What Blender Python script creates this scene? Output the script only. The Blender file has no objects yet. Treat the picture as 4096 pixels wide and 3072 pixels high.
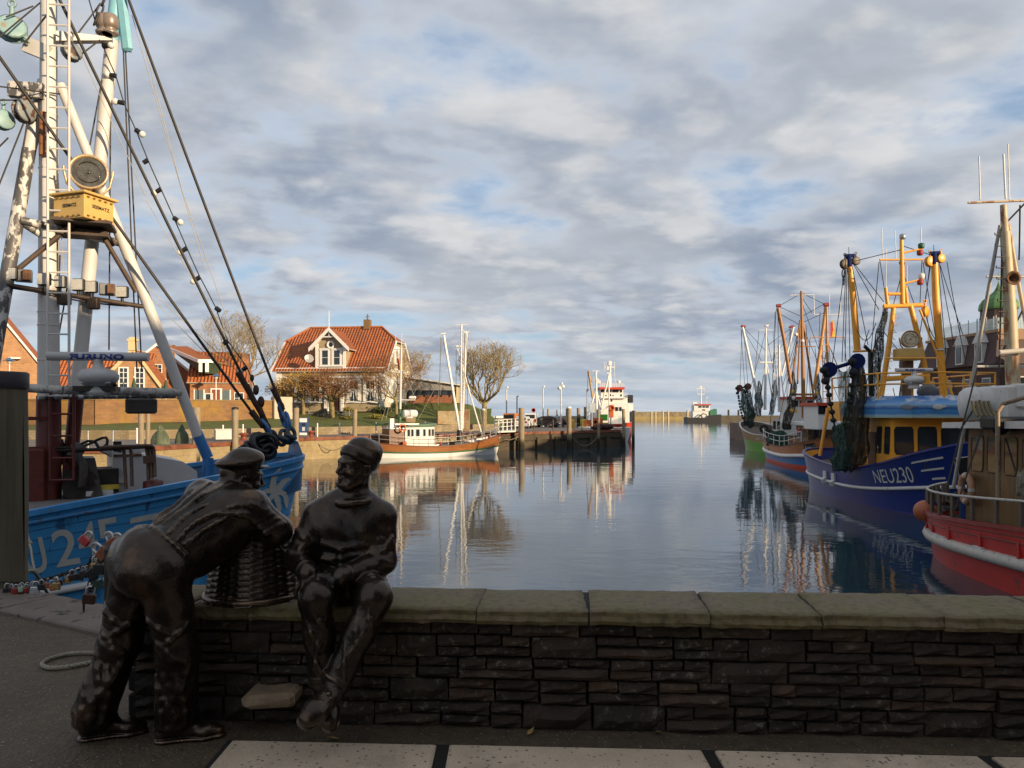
import bpy, bmesh, math, random
import numpy as np
from mathutils import Vector, Matrix, Quaternion
random.seed(7)
SC = bpy.context.scene
COL = SC.collection
PI = math.pi
F, HOR, EYE = 760.0, 411.0, 1.65
WATER = -2.35
QUAY = -0.55
def W(px, py, Y):
    return Vector(((px-512.0)/F*Y, Y, EYE-(py-HOR)/F*Y))
def WX(px, Y): return (px-512.0)/F*Y
def WZ(py, Y): return EYE-(py-HOR)/F*Y
def rad(d): return math.radians(d)
def V(*a): return Vector(a)
def lerp(a, b, t): return a+(b-a)*t
class MB:
    def __init__(s): s.v = []; s.f = []; s.m = []; s.s = []
    def add(s, verts, faces, mi=0, smooth=False):
        o = len(s.v)
        s.v.extend([tuple(p) for p in verts])
        for f in faces:
            s.f.append(tuple(i+o for i in f)); s.m.append(mi); s.s.append(smooth)
        return s
    def quad(s, a, b, c, d, mi=0): return s.add([a, b, c, d], [(0, 1, 2, 3)], mi)
    def box(s, c, d, mi=0, rz=0.0, rot=None, bev=0.0):
        """centre c, full size d"""
        c = Vector(c); x, y, z = d[0]/2, d[1]/2, d[2]/2
        R = rot if rot is not None else Matrix.Rotation(rz, 3, 'Z')
        if bev <= 0:
            P = [(-x,-y,-z),(x,-y,-z),(x,y,-z),(-x,y,-z),(-x,-y,z),(x,-y,z),(x,y,z),(-x,y,z)]
            Fc = [(3,2,1,0),(4,5,6,7),(0,1,5,4),(1,2,6,5),(2,3,7,6),(3,0,4,7)]
        else:
            b = min(bev, x*.9, y*.9, z*.9); P = []
            for zz, i in ((-z, b), (-z+b, 0), (z-b, 0), (z, b)):
                P += [(-x+i+(b if not i else 0)*0, -y+i, zz)] if False else []
                xa, ya = x-i, y-i
                P += [(-xa+b, -ya, zz), (xa-b, -ya, zz), (xa, -ya+b, zz), (xa, ya-b, zz), (xa-b, ya, zz), (-xa+b, ya, zz), (-xa, ya-b, zz), (-xa, -ya+b, zz)]
            Fc = [tuple(range(7, -1, -1)), tuple(range(24, 32))]
            for r in range(3):
                for k in range(8):
                    a = r*8+k; bb = r*8+(k+1) % 8
                    Fc.append((a, bb, bb+8, a+8))
        return s.add([c+R@Vector(p) for p in P], Fc, mi)
    def bar(s, p, q, w, h, mi=0, up=(0, 0, 1)):
        p = Vector(p); q = Vector(q); d = (q-p); L = d.length
        if L < 1e-6: return s
        x = d/L; u = Vector(up)
        if abs(x.dot(u)) > .98: u = Vector((0, 1, 0))
        y = u.cross(x).normalized(); z = x.cross(y)
        R = Matrix((x, y, z)).transposed()
        return s.box((p+q)/2, (L, w, h), mi, rot=R)
    def tube(s, p, q, r0, r1=None, n=8, mi=0, cap=True):
        if r1 is None: r1 = r0
        p = Vector(p); q = Vector(q); d = q-p; L = d.length
        if L < 1e-6: return s
        x = d/L; u = Vector((0, 0, 1)) if abs(x.z) < .95 else Vector((1, 0, 0))
        a = x.cross(u).normalized(); b = x.cross(a)
        vs = []
        for c, r in ((p, r0), (q, r1)):
            for k in range(n):
                t = 2*PI*k/n
                vs.append(c+a*(math.cos(t)*r)+b*(math.sin(t)*r))
        fs = [(k, n+k, n+(k+1) % n, (k+1) % n) for k in range(n)]
        s.add(vs, fs, mi, n > 5)
        if cap: s.add(vs, [tuple(range(n)), tuple(range(2*n-1, n-1, -1))], mi)
        return s
    def path(s, pts, r, n=6, mi=0, closed=False, cap=True):
        pts = [Vector(p) for p in pts]; N = len(pts)
        if N < 2: return s
        rs = r if isinstance(r, (list, tuple)) else [r]*N
        vs = []; prev = None
        for i in range(N):
            if closed: d = pts[(i+1) % N]-pts[i-1]
            else: d = pts[min(i+1, N-1)]-pts[max(i-1, 0)]
            d = d.normalized() if d.length > 1e-9 else Vector((0, 0, 1))
            if prev is None:
                u = Vector((0, 0, 1)) if abs(d.z) < .9 else Vector((1, 0, 0))
                a = d.cross(u).normalized()
            else:
                a = prev-d*prev.dot(d)
                a = a.normalized() if a.length > 1e-6 else d.orthogonal().normalized()
            prev = a; b = d.cross(a)
            for k in range(n):
                t = 2*PI*k/n
                vs.append(pts[i]+a*(math.cos(t)*rs[i])+b*(math.sin(t)*rs[i]))
        fs = []
        for i in range(N if closed else N-1):
            j = (i+1) % N
            for k in range(n):
                fs.append((i*n+k, i*n+(k+1) % n, j*n+(k+1) % n, j*n+k))
        s.add(vs, fs, mi, n > 4)
        if cap and not closed: s.add(vs, [tuple(range(n-1, -1, -1)), tuple(range((N-1)*n, N*n))], mi)
        return s
    def lathe(s, c, prof, n=16, mi=0, axis=(0, 0, 1), smooth=True):
        """prof: list of (r, h) along the axis"""
        c = Vector(c); ax = Vector(axis).normalized()
        u = Vector((1, 0, 0)) if abs(ax.x) < .9 else Vector((0, 1, 0))
        a = (u-ax*u.dot(ax)).normalized(); b = ax.cross(a)
        vs = [];
        for r, h in prof:
            for k in range(n):
                t = 2*PI*k/n
                vs.append(c+ax*h+a*(math.cos(t)*r)+b*(math.sin(t)*r))
        fs = []
        for i in range(len(prof)-1):
            for k in range(n):
                fs.append((i*n+k, i*n+(k+1) % n, (i+1)*n+(k+1) % n, (i+1)*n+k))
        s.add(vs, fs, mi, smooth)
        if prof[0][0] > 1e-4: s.add(vs[:n], [tuple(range(n-1, -1, -1))], mi)
        if prof[-1][0] > 1e-4: s.add(vs[-n:], [tuple(range(n))], mi)
        return s
    def ball(s, c, r, n=12, m=8, mi=0, sc=(1, 1, 1)):
        c = Vector(c); vs = [c+Vector((0, 0, -r*sc[2]))]
        for j in range(1, m):
            ph = -PI/2+PI*j/m
            for k in range(n):
                t = 2*PI*k/n
                vs.append(c+Vector((math.cos(ph)*math.cos(t)*r*sc[0], math.cos(ph)*math.sin(t)*r*sc[1], math.sin(ph)*r*sc[2])))
        vs.append(c+Vector((0, 0, r*sc[2]))); T = len(vs)-1
        fs = [(0, 1+(k+1) % n, 1+k) for k in range(n)]
        for j in range(m-2):
            for k in range(n):
                a = 1+j*n
                fs.append((a+k, a+(k+1) % n, a+n+(k+1) % n, a+n+k))
        a = 1+(m-2)*n
        fs += [(a+k, a+(k+1) % n, T) for k in range(n)]
        return s.add(vs, fs, mi, True)
    def prism(s, poly, d, mi=0):
        """poly: planar list of 3d points, extruded by vector d"""
        P = [Vector(p) for p in poly]; d = Vector(d); n = len(P)
        s.add(P+[p+d for p in P], [tuple(range(n-1, -1, -1)), tuple(range(n, 2*n))]+[(k, (k+1) % n, n+(k+1) % n, n+k) for k in range(n)], mi)
        return s
    def grid(s, rows, mi=0, smooth=True, flip=False):
        """rows: list of equal-length point lists"""
        n = len(rows[0]); vs = [p for r in rows for p in r]; fs = []
        for i in range(len(rows)-1):
            for k in range(n-1):
                q = (i*n+k, i*n+k+1, (i+1)*n+k+1, (i+1)*n+k)
                fs.append(q[::-1] if flip else q)
        return s.add(vs, fs, mi, smooth)
    def torus(s, c, R, r, axis=(0, 0, 1), n=20, m=8, mi=0):
        ax = Vector(axis).normalized(); u = ax.orthogonal().normalized(); w = ax.cross(u)
        return s.path([Vector(c)+u*(math.cos(2*PI*k/n)*R)+w*(math.sin(2*PI*k/n)*R) for k in range(n)], r, m, mi, closed=True)
    def xf(s, M):
        s.v = [tuple(M@Vector(p)) for p in s.v]; return s
    def join(s, o, M=None):
        off = len(s.v)
        s.v.extend([tuple(M@Vector(p)) if M is not None else p for p in o.v])
        s.f.extend([tuple(i+off for i in f) for f in o.f]); s.m.extend(o.m); s.s.extend(o.s); return s
    def build(s, name, mats, parent=None, world=True, recalc=True):
        """one mesh object.  world: vertices are in world space and are brought into the root's frame"""
        if not isinstance(mats, (list, tuple)): mats = [mats]
        me = bpy.data.meshes.new(name)
        vs = s.v
        if parent is not None and world:
            r = parent
            while r.parent is not None: r = r.parent
            Mi = Matrix.LocRotScale(r.location, r.rotation_euler, r.scale).inverted()
            vs = [tuple(Mi@Vector(p)) for p in vs]
        me.from_pydata(vs, [], s.f)
        me.polygons.foreach_set('material_index', s.m)
        me.polygons.foreach_set('use_smooth', s.s)
        for m in mats: me.materials.append(m)
        if recalc:
            bm = bmesh.new(); bm.from_mesh(me); bmesh.ops.recalc_face_normals(bm, faces=bm.faces); bm.to_mesh(me); bm.free()
        me.update()
        o = bpy.data.objects.new(name, me); COL.objects.link(o)
        if parent is not None: o.parent = parent
        return o
def thing(name, label, cat, loc=(0, 0, 0), rz=0.0, group=None):
    o = bpy.data.objects.new(name, None); COL.objects.link(o); o.empty_display_size = .2
    o.location = loc; o.rotation_euler = (0, 0, rz)
    o['label'] = label; o['category'] = cat
    if group: o['group'] = group
    return o
def tag(o, label, cat, group=None, kind=None):
    o['label'] = label; o['category'] = cat
    if group: o['group'] = group
    if kind: o['kind'] = kind
    return o
def struct(o): o['kind'] = 'structure'; return o
def dup(root, loc, rz, label, group=None):
    c = root.copy(); COL.objects.link(c); c.location = loc; c.rotation_euler = (0, 0, rz); c['label'] = label
    if group: c['group'] = group
    for ch in root.children:
        k = ch.copy(); COL.objects.link(k); k.parent = c
        for g in ch.children:
            h = g.copy(); COL.objects.link(h); h.parent = k
    return c
def sag(p, q, n=10, s=.1):
    p = Vector(p); q = Vector(q)
    return [p.lerp(q, i/n)-Vector((0, 0, s*4*(i/n)*(1-i/n))) for i in range(n+1)]
ORD = ['first', 'second', 'third', 'fourth', 'fifth', 'sixth', 'seventh', 'eighth', 'ninth', 'tenth', 'eleventh', 'twelfth', 'thirteenth', 'fourteenth', 'fifteenth', 'sixteenth']
class NT:
    def __init__(s, name):
        s.mat = bpy.data.materials.new(name); s.mat.use_nodes = True
        s.t = s.mat.node_tree; s.n = s.t.nodes; s.l = s.t.links
        s.n.clear(); s.out = s.n.new('ShaderNodeOutputMaterial'); s.b = s.n.new('ShaderNodeBsdfPrincipled')
        s.l.new(s.b.outputs[0], s.out.inputs[0])
        s.tc = s.n.new('ShaderNodeTexCoord')
    def node(s, ty, **kw):
        n = s.n.new(ty)
        for k, v in kw.items():
            if k in n.inputs: n.inputs[k].default_value = v
            else: setattr(n, k, v)
        return n
    def link(s, a, b): s.l.new(a, b)
    def coord(s, sc=(1, 1, 1), rot=(0, 0, 0), src='Object', loc=(0, 0, 0)):
        m = s.n.new('ShaderNodeMapping'); m.inputs['Scale'].default_value = sc; m.inputs['Rotation'].default_value = rot
        m.inputs['Location'].default_value = loc
        s.link(s.tc.outputs[src], m.inputs[0]); return m.outputs[0]
    def noise(s, co, scale=5, detail=4, rough=.55, dist=0):
        n = s.node('ShaderNodeTexNoise'); n.inputs['Scale'].default_value = scale; n.inputs['Detail'].default_value = detail
        n.inputs['Roughness'].default_value = rough; n.inputs['Distortion'].default_value = dist
        s.link(co, n.inputs['Vector']); return n.outputs['Fac']
    def ramp(s, fac, stops):
        r = s.node('ShaderNodeValToRGB'); e = r.color_ramp.elements
        while len(e) < len(stops): e.new(.5)
        for i, (p, c) in enumerate(stops):
            e[i].position = p; e[i].color = tuple(c)+(1,) if len(c) == 3 else c
        s.link(fac, r.inputs[0]); return r.outputs[0]
    def rng(s, fac, a, b, c=0, d=1):
        r = s.node('ShaderNodeMapRange'); r.clamp = True
        for i, v in zip((1, 2, 3, 4), (a, b, c, d)): r.inputs[i].default_value = v
        s.link(fac, r.inputs[0]); return r.outputs[0]
    def mix(s, fac, a, b, mode='MIX'):
        m = s.node('ShaderNodeMix'); m.data_type = 'RGBA'; m.blend_type = mode
        for val, idx in ((fac, 0), (a, 6), (b, 7)):
            if hasattr(val, 'is_output'): s.link(val, m.inputs[idx])
            elif idx == 0: m.inputs[0].default_value = val
            else: m.inputs[idx].default_value = tuple(val)+(1,) if len(val) == 3 else val
        return m.outputs[2]
    def math(s, op, a, b=0.0):
        m = s.node('ShaderNodeMath'); m.operation = op
        for i, val in enumerate((a, b)):
            if hasattr(val, 'is_output'): s.link(val, m.inputs[i])
            else: m.inputs[i].default_value = val
        return m.outputs[0]
    def bump(s, h, strength=.3, dist=.02):
        b = s.node('ShaderNodeBump'); b.inputs['Strength'].default_value = strength; b.inputs['Distance'].default_value = dist
        s.link(h, b.inputs['Height']); s.link(b.outputs[0], s.b.inputs['Normal']); return b
    def set(s, **kw):
        for k, v in kw.items():
            k = k.replace('_', ' ')
            if hasattr(v, 'is_output'): s.link(v, s.b.inputs[k])
            else:
                s.b.inputs[k].default_value = tuple(v)+(1,) if isinstance(v, (tuple, list)) and len(v) == 3 and k.endswith('Color') else v
        return s
_mc = {}
def M(name, col, rough=.6, metal=0.0, var=.25, vs=4.0, wear=None, bump=0.0, bs=30.0, stretch=(1, 1, 1), spec=.5):
    """plain surface: base colour broken up by noise, optional wear = (colour, coverage 0..1, scale[, stretch])"""
    if name in _mc: return _mc[name]
    t = NT(name); co = t.coord(stretch)
    n = t.noise(co, vs, 5, .6)
    k = t.rng(n, .25, .75, 0, 1)
    c = t.mix(k, tuple(max(0, x*(1-var)) for x in col), tuple(min(1, x*(1+var)) for x in col))
    if wear:
        wc, cov, ws = wear[:3]
        co2 = t.coord(wear[3]) if len(wear) > 3 else co
        w = t.noise(co2, ws, 6, .65, .3)
        mask = t.rng(w, .72-cov*.45, .78-cov*.45)
        c = t.mix(mask, c, wc)
    t.set(Base_Color=c, Roughness=rough, Metallic=metal)
    t.b.inputs['Specular IOR Level'].default_value = spec
    if bump > 0: t.bump(t.noise(co, bs, 4, .6), bump, .02)
    _mc[name] = t.mat; return t.mat
def M_brick(name, c1, c2, mortar, scale=1.0, bw=.22, bh=.07, stain=None, rough=.85, rot=(PI/2, 0, 0), bumps=.3):
    if name in _mc: return _mc[name]
    t = NT(name)
    sep = t.node('ShaderNodeSeparateXYZ'); t.link(t.tc.outputs['Object'], sep.inputs[0])
    g = t.node('ShaderNodeNewGeometry'); sn = t.node('ShaderNodeSeparateXYZ'); t.link(t.tc.outputs['Normal'], sn.inputs[0])
    ax = t.math('ABSOLUTE', sn.outputs[0]); ay = t.math('ABSOLUTE', sn.outputs[1])
    pick = t.math('GREATER_THAN', ax, ay)
    u = t.node('ShaderNodeMix'); t.link(pick, u.inputs[0]); t.link(sep.outputs[0], u.inputs[2]); t.link(sep.outputs[1], u.inputs[3])
    cmb = t.node('ShaderNodeCombineXYZ'); t.link(u.outputs[0], cmb.inputs[0]); t.link(sep.outputs[2], cmb.inputs[1])
    b = t.node('ShaderNodeTexBrick'); t.link(cmb.outputs[0], b.inputs['Vector'])
    b.inputs['Scale'].default_value = 1.0; b.inputs['Brick Width'].default_value = bw*scale; b.inputs['Row Height'].default_value = bh*scale
    b.inputs['Mortar Size'].default_value = .012*scale; b.inputs['Color1'].default_value = tuple(c1)+(1,); b.inputs['Color2'].default_value = tuple(c2)+(1,)
    b.inputs['Mortar'].default_value = tuple(mortar)+(1,); b.inputs['Bias'].default_value = 0
    co = t.coord(); n = t.noise(co, 1.2, 5, .6)
    c = t.mix(t.rng(n, .35, .7, 0, .35), b.outputs['Color'], (.05, .035, .025))
    if stain:
        n2 = t.noise(t.coord((1, 1, .6)), .55, 5, .6)
        c = t.mix(t.rng(n2, .46, .6, 0, .8), c, stain)
    t.set(Base_Color=c, Roughness=rough)
    if bumps: t.bump(b.outputs['Fac'], -bumps, .02)
    _mc[name] = t.mat; return t.mat
def M_wood(name, c1, c2, rough=.6, plank=None, axis='z', vs=3.0, tide=None):
    """grain stretched along an axis; plank=(spacing along 'axis2') draws seams"""
    if name in _mc: return _mc[name]
    t = NT(name); st = {'x': (.15, 3, 3), 'y': (3, .15, 3), 'z': (3, 3, .15)}[axis]
    co = t.coord(st); n = t.noise(co, vs, 7, .65, .2)
    c = t.ramp(n, [(.3, c1), (.52, tuple(lerp(a, b, .5) for a, b in zip(c1, c2))), (.7, c2)])
    n2 = t.noise(t.coord(), 1.5, 4); c = t.mix(t.rng(n2, .3, .75, 0, .45), c, tuple(x*.5 for x in c1))
    if plank:
        ax, sp, gap = plank
        sep = t.node('ShaderNodeSeparateXYZ'); t.link(t.tc.outputs['Object'], sep.inputs[0])
        fr = t.math('FRACT', t.math('DIVIDE', sep.outputs['xyz'.index(ax)], sp))
        line = t.math('LESS_THAN', fr, gap)
        c = t.mix(t.math('MULTIPLY', line, .75), c, tuple(x*.25 for x in c1))
    if tide:
        sp_ = t.node('ShaderNodeSeparateXYZ'); t.link(t.tc.outputs['Object'], sp_.inputs[0]); zz = t.math('ADD', sp_.outputs[2], t.math('MULTIPLY', n2, .35))
        c = t.mix(t.rng(zz, tide+.35, tide-.1), c, (.075, .068, .022)); c = t.mix(t.rng(zz, tide, tide-.35), c, (.016, .015, .010))
    t.set(Base_Color=c, Roughness=rough); t.bump(n, .25, .01)
    _mc[name] = t.mat; return t.mat
def M_tiles(name, c1, c2, pitch=.34, row=.42, rough=.8):
    """pantile roof in UV space (u along eave, v up slope, metres)"""
    if name in _mc: return _mc[name]
    t = NT(name); uv = t.tc.outputs['UV']
    sep = t.node('ShaderNodeSeparateXYZ'); t.link(uv, sep.inputs[0])
    wu = t.math('SINE', t.math('MULTIPLY', sep.outputs[0], 2*PI/pitch))
    fv = t.math('FRACT', t.math('DIVIDE', sep.outputs[1], row))
    h = t.math('ADD', t.math('MULTIPLY', wu, .5), t.math('MULTIPLY', fv, -.5))
    n = t.noise(uv, 1.1, 6, .65); n3 = t.noise(uv, .25, 3)
    wn = t.node('ShaderNodeTexWhiteNoise'); wn.noise_dimensions = '2D'
    q = t.node('ShaderNodeCombineXYZ'); t.link(t.math('FLOOR', t.math('DIVIDE', sep.outputs[0], pitch)), q.inputs[0]); t.link(t.math('FLOOR', t.math('DIVIDE', sep.outputs[1], row)), q.inputs[1])
    t.link(q.outputs[0], wn.inputs['Vector'])
    c = t.mix(wn.outputs['Value'], c1, c2)
    c = t.mix(t.rng(n, .45, .75, 0, .55), c, tuple(x*.45 for x in c1))
    c = t.mix(t.rng(n3, .5, .7, 0, .3), c, (.16, .1, .05))
    line = t.math('LESS_THAN', fv, .1); c = t.mix(t.math('MULTIPLY', line, .5), c, tuple(x*.3 for x in c1))
    t.set(Base_Color=c, Roughness=rough); t.bump(h, 1.0, .12)
    _mc[name] = t.mat; return t.mat
def M_glass(name='window_glass', col=(.015, .02, .025), rough=.05):
    if name in _mc: return _mc[name]
    t = NT(name); n = t.noise(t.coord(), 1.5, 3)
    t.set(Base_Color=t.mix(n, col, tuple(x*2.2 for x in col)), Roughness=rough); t.b.inputs['Specular IOR Level'].default_value = .7
    _mc[name] = t.mat; return t.mat
def roof_poly(mb_list, pts, eave_dir):
    """remember a roof polygon with its uv: u along eave_dir, v up the slope"""
    mb_list.append(([Vector(p) for p in pts], Vector(eave_dir).normalized()))
def build_roof(polys, name, mats, parent, thick=.12, world=True):
    """roof slabs with UVs in metres"""
    vs = []; fs = []; uvs = []; mi = []
    r = parent
    while r.parent is not None: r = r.parent
    Mi = Matrix.LocRotScale(r.location, r.rotation_euler, r.scale).inverted() if world else Matrix()
    for pts, e in polys:
        nrm = (pts[1]-pts[0]).cross(pts[2]-pts[0]).normalized()
        if nrm.z < 0: nrm = -nrm; pts = pts[::-1]
        up = nrm.cross(e).normalized()
        if up.z < 0: up = -up
        o = pts[0]; n = len(pts); b = len(vs)
        low = [p-nrm*thick for p in pts]
        vs += [Mi@p for p in pts]+[Mi@p for p in low]
        def uv(p): return ((p-o).dot(e), (p-o).dot(up))
        fs.append(tuple(range(b, b+n))); uvs.append([uv(p) for p in pts]); mi.append(0)
        fs.append(tuple(range(b+2*n-1, b+n-1, -1))); uvs.append([uv(p) for p in low[::-1]]); mi.append(len(mats)-1)
        for k in range(n):
            j = (k+1) % n
            fs.append((b+k, b+n+k, b+n+j, b+j)); uvs.append([uv(pts[k]), uv(low[k]), uv(low[j]), uv(pts[j])]); mi.append(len(mats)-1)
    me = bpy.data.meshes.new(name); me.from_pydata([tuple(v) for v in vs], [], fs)
    lay = me.uv_layers.new(name='UVMap'); k = 0
    for u in uvs:
        for q in u: lay.data[k].uv = q; k += 1
    for m in mats: me.materials.append(m)
    me.polygons.foreach_set('material_index', mi); me.update()
    o = bpy.data.objects.new(name, me); COL.objects.link(o); o.parent = parent
    return o
def text_mesh(txt, size=1.0, bold=0.0, sx=1.0, depth=0.0):
    """flat text -> (verts 2d list, faces); origin lower left of the text"""
    cu = bpy.data.curves.new('txt', 'FONT'); cu.body = txt; cu.size = size; cu.offset = bold; cu.resolution_u = 4
    ob = bpy.data.objects.new('txt', cu); COL.objects.link(ob)
    dg = bpy.context.evaluated_depsgraph_get(); ev = ob.evaluated_get(dg); me = ev.to_mesh()
    vs = [(v.co.x*sx, v.co.y) for v in me.vertices]; fs = [tuple(p.vertices) for p in me.polygons]
    ev.to_mesh_clear(); bpy.data.objects.remove(ob); bpy.data.curves.remove(cu)
    x0 = min(v[0] for v in vs); y0 = min(v[1] for v in vs)
    return [(a-x0, b-y0) for a, b in vs], fs
def place_text(mb, txt, o, ux, uy, h, w=None, bold=0.0, mi=0, depth=.004):
    """lettering of height h (and width w) standing on the plane at o with unit axes ux, uy"""
    vs, fs = text_mesh(txt, 1.0, bold)
    X = max(v[0] for v in vs); Yh = max(v[1] for v in vs); k = h/Yh; kx = (w/X) if w else k
    o = Vector(o); ux = Vector(ux).normalized(); uy = Vector(uy).normalized(); nn = ux.cross(uy)*depth
    mb.add([o+ux*(a*kx)+uy*(b*k)+nn for a, b in vs], fs, mi)
    return X*kx
cam_d = bpy.data.cameras.new('camera'); cam = bpy.data.objects.new('camera', cam_d); COL.objects.link(cam)
cam.location = (0, 0, EYE); cam.rotation_euler = (PI/2, 0, 0)
cam_d.sensor_width = 36; cam_d.lens = F/1024*36; cam_d.shift_y = 27/1024.0; cam_d.clip_start = .05; cam_d.clip_end = 9000
SC.camera = cam
SUN_AZ, SUN_EL = 128.0, 14.0           # azimuth clockwise from +Y (view direction)
sun_dir = V(math.sin(rad(SUN_AZ))*math.cos(rad(SUN_EL)), math.cos(rad(SUN_AZ))*math.cos(rad(SUN_EL)), math.sin(rad(SUN_EL)))
sl = bpy.data.lights.new('sun', 'SUN'); so = bpy.data.objects.new('sun', sl); COL.objects.link(so)
so.rotation_euler = sun_dir.to_track_quat('Z', 'Y').to_euler(); so.location = sun_dir*80
sl.energy = 5.0; sl.angle = rad(.5); sl.color = (1.0, .77, .50)
SC.view_settings.view_transform = 'Standard'; SC.view_settings.look = 'None'; SC.view_settings.exposure = .36; SC.view_settings.gamma = 1
SC.cycles.max_bounces = 6; SC.cycles.transparent_max_bounces = 8; SC.cycles.caustics_reflective = False; SC.cycles.caustics_refractive = False
SC.cycles.use_denoising = True
wd = bpy.data.worlds.new('World'); SC.world = wd; wd.use_nodes = True
nt = wd.node_tree; nt.nodes.clear(); N = nt.nodes.new; L = nt.links.new
def wmath(op, a, b=0.0, c=None):
    m = N('ShaderNodeMath'); m.operation = op
    for i, val in enumerate((a, b) if c is None else (a, b, c)):
        if hasattr(val, 'is_output'): L(val, m.inputs[i])
        else: m.inputs[i].default_value = val
    return m.outputs[0]
def wnoise(co, sc, det, ro, dist=0.0):
    n = N('ShaderNodeTexNoise'); n.inputs['Scale'].default_value = sc; n.inputs['Detail'].default_value = det
    n.inputs['Roughness'].default_value = ro; n.inputs['Distortion'].default_value = dist; L(co, n.inputs['Vector']); return n.outputs['Fac']
def wrange(f, a, b, c=0, d=1, smooth=True):
    r = N('ShaderNodeMapRange'); r.clamp = True
    if smooth: r.interpolation_type = 'SMOOTHSTEP'
    for i, v in zip((1, 2, 3, 4), (a, b, c, d)): r.inputs[i].default_value = v
    L(f, r.inputs[0]); return r.outputs[0]
def wmix(f, a, b):
    m = N('ShaderNodeMix'); m.data_type = 'RGBA'
    for val, idx in ((f, 0), (a, 6), (b, 7)):
        if hasattr(val, 'is_output'): L(val, m.inputs[idx])
        elif idx == 0: m.inputs[0].default_value = val
        else: m.inputs[idx].default_value = tuple(val)+(1,)
    return m.outputs[2]
sky = N('ShaderNodeTexSky'); sky.sky_type = 'NISHITA'; sky.sun_disc = False
sky.sun_elevation = rad(SUN_EL); sky.sun_rotation = rad(SUN_AZ); sky.altitude = 0; sky.air_density = 1.0; sky.dust_density = .6; sky.ozone_density = 1.5
tc = N('ShaderNodeTexCoord'); sp = N('ShaderNodeSeparateXYZ'); L(tc.outputs['Generated'], sp.inputs[0])
zc = wmath('MAXIMUM', sp.outputs[2], 0.0)
zz = wmath('ADD', zc, .17)
cm = N('ShaderNodeCombineXYZ'); L(wmath('DIVIDE', sp.outputs[0], zz), cm.inputs[0]); L(wmath('DIVIDE', sp.outputs[1], zz), cm.inputs[1])
def wmap(loc, sc, rz):
    m = N('ShaderNodeMapping'); m.inputs['Location'].default_value = loc; m.inputs['Rotation'].default_value = (0, 0, rad(rz)); m.inputs['Scale'].default_value = sc; L(cm.outputs[0], m.inputs[0]); return m.outputs[0]
SL = (0.4, 8.8, 0)
P = wmap(SL, (.9, 1.0, 1), -12)
big = wnoise(P, 1.0, 2, .45); med = wnoise(P, 2.5, 5, .52, .1); fine = wnoise(P, 6.5, 5, .55, .1)
h = wmath('ADD', wmath('MULTIPLY', big, .38), wmath('ADD', wmath('MULTIPLY', med, .46), wmath('MULTIPLY', fine, .15)))
P2 = wmap((SL[0]+.08, SL[1]-.10, 0), (.9, 1.0, 1), -12)
med2 = wnoise(P2, 2.5, 5, .52, .1)
slope = wmath('SUBTRACT', med, med2)
cover = wrange(h, .36, .485)
thick = wrange(h, .405, .535)
lit = wrange(slope, -.03, .19)
big2 = wnoise(wmap((7.7, 1.3, 0), (1, 1, 1), 20), .7, 3, .5)
c_thin = (.58, .61, .66); c_base = wmix(wrange(big2, .38, .62), (.25, .30, .39), (.38, .415, .47)); c_lit = (.76, .74, .71)
cc = wmix(thick, c_thin, c_base)
cc = wmix(wmath('MULTIPLY', lit, wmath('SUBTRACT', .85, wmath('MULTIPLY', thick, .3))), cc, c_lit)
veil = (.33, .47, .68)                                         # thin high haze in the gaps
cc = wmix(cover, veil, cc)
hzf = wrange(zc, -.01, .10)
hcol = wmix(wrange(wnoise(wmap((1, 2, 0), (.25, 1.6, 1), 5), 1.2, 4, .5), .42, .6), (.385, .46, .545), (.52, .555, .60))
cc = wmix(wmath('MULTIPLY', hzf, .92), hcol, cc)
fvar = wrange(fine, .3, .7, .85, .95)
bgc = N('ShaderNodeBackground'); L(cc, bgc.inputs[0]); L(fvar, bgc.inputs[1])
bgs = N('ShaderNodeBackground'); L(sky.outputs[0], bgs.inputs[0]); bgs.inputs[1].default_value = .10
fade = wmath('SUBTRACT', 1.0, wmath('MULTIPLY', wmath('SUBTRACT', 1.0, cover), wmath('MULTIPLY', hzf, .45)))
ms = N('ShaderNodeMixShader'); L(fade, ms.inputs[0]); L(bgs.outputs[0], ms.inputs[1]); L(bgc.outputs[0], ms.inputs[2])
wo = N('ShaderNodeOutputWorld'); L(ms.outputs[0], wo.inputs[0])
t = NT('harbour_water')
co = t.coord((1, 1, 1), (0, 0, rad(8)))
r1 = t.noise(t.coord((.55, 1.0, 1), (0, 0, rad(10))), 1.1, 3, .5, .3)
r2 = t.noise(t.coord((.5, 1.1, 1), (0, 0, rad(-16))), 3.4, 3, .55)
r3 = t.noise(t.coord((.22, .30, 1), (0, 0, rad(20))), .5, 2, .5)
pat = t.rng(t.noise(t.coord((.05, .11, 1)), 1.0, 3, .5), .35, .65, .35, 1.0)
hh = t.math('MULTIPLY', t.math('ADD', t.math('MULTIPLY', r1, 1.0), t.math('ADD', t.math('MULTIPLY', r2, .28), t.math('MULTIPLY', r3, 1.4))), pat)
t.set(Base_Color=(.018, .042, .060), Roughness=.012); t.b.inputs['IOR'].default_value = 1.42; t.b.inputs['Specular IOR Level'].default_value = .75
t.bump(hh, .15, .10)
mb = MB(); mb.quad((-4000, -60, WATER), (4000, -60, WATER), (4000, 8000, WATER), (-4000, 8000, WATER))
struct(mb.build('water', t.mat))
t = NT('aggregate_paving')
co = t.coord(); v = t.node('ShaderNodeTexVoronoi'); v.inputs['Scale'].default_value = 52; t.link(co, v.inputs['Vector'])
v2 = t.node('ShaderNodeTexVoronoi'); v2.inputs['Scale'].default_value = 90; t.link(co, v2.inputs['Vector'])
n = t.noise(co, 1.3, 5, .6); n4 = t.noise(co, 14, 4, .6)
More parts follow.
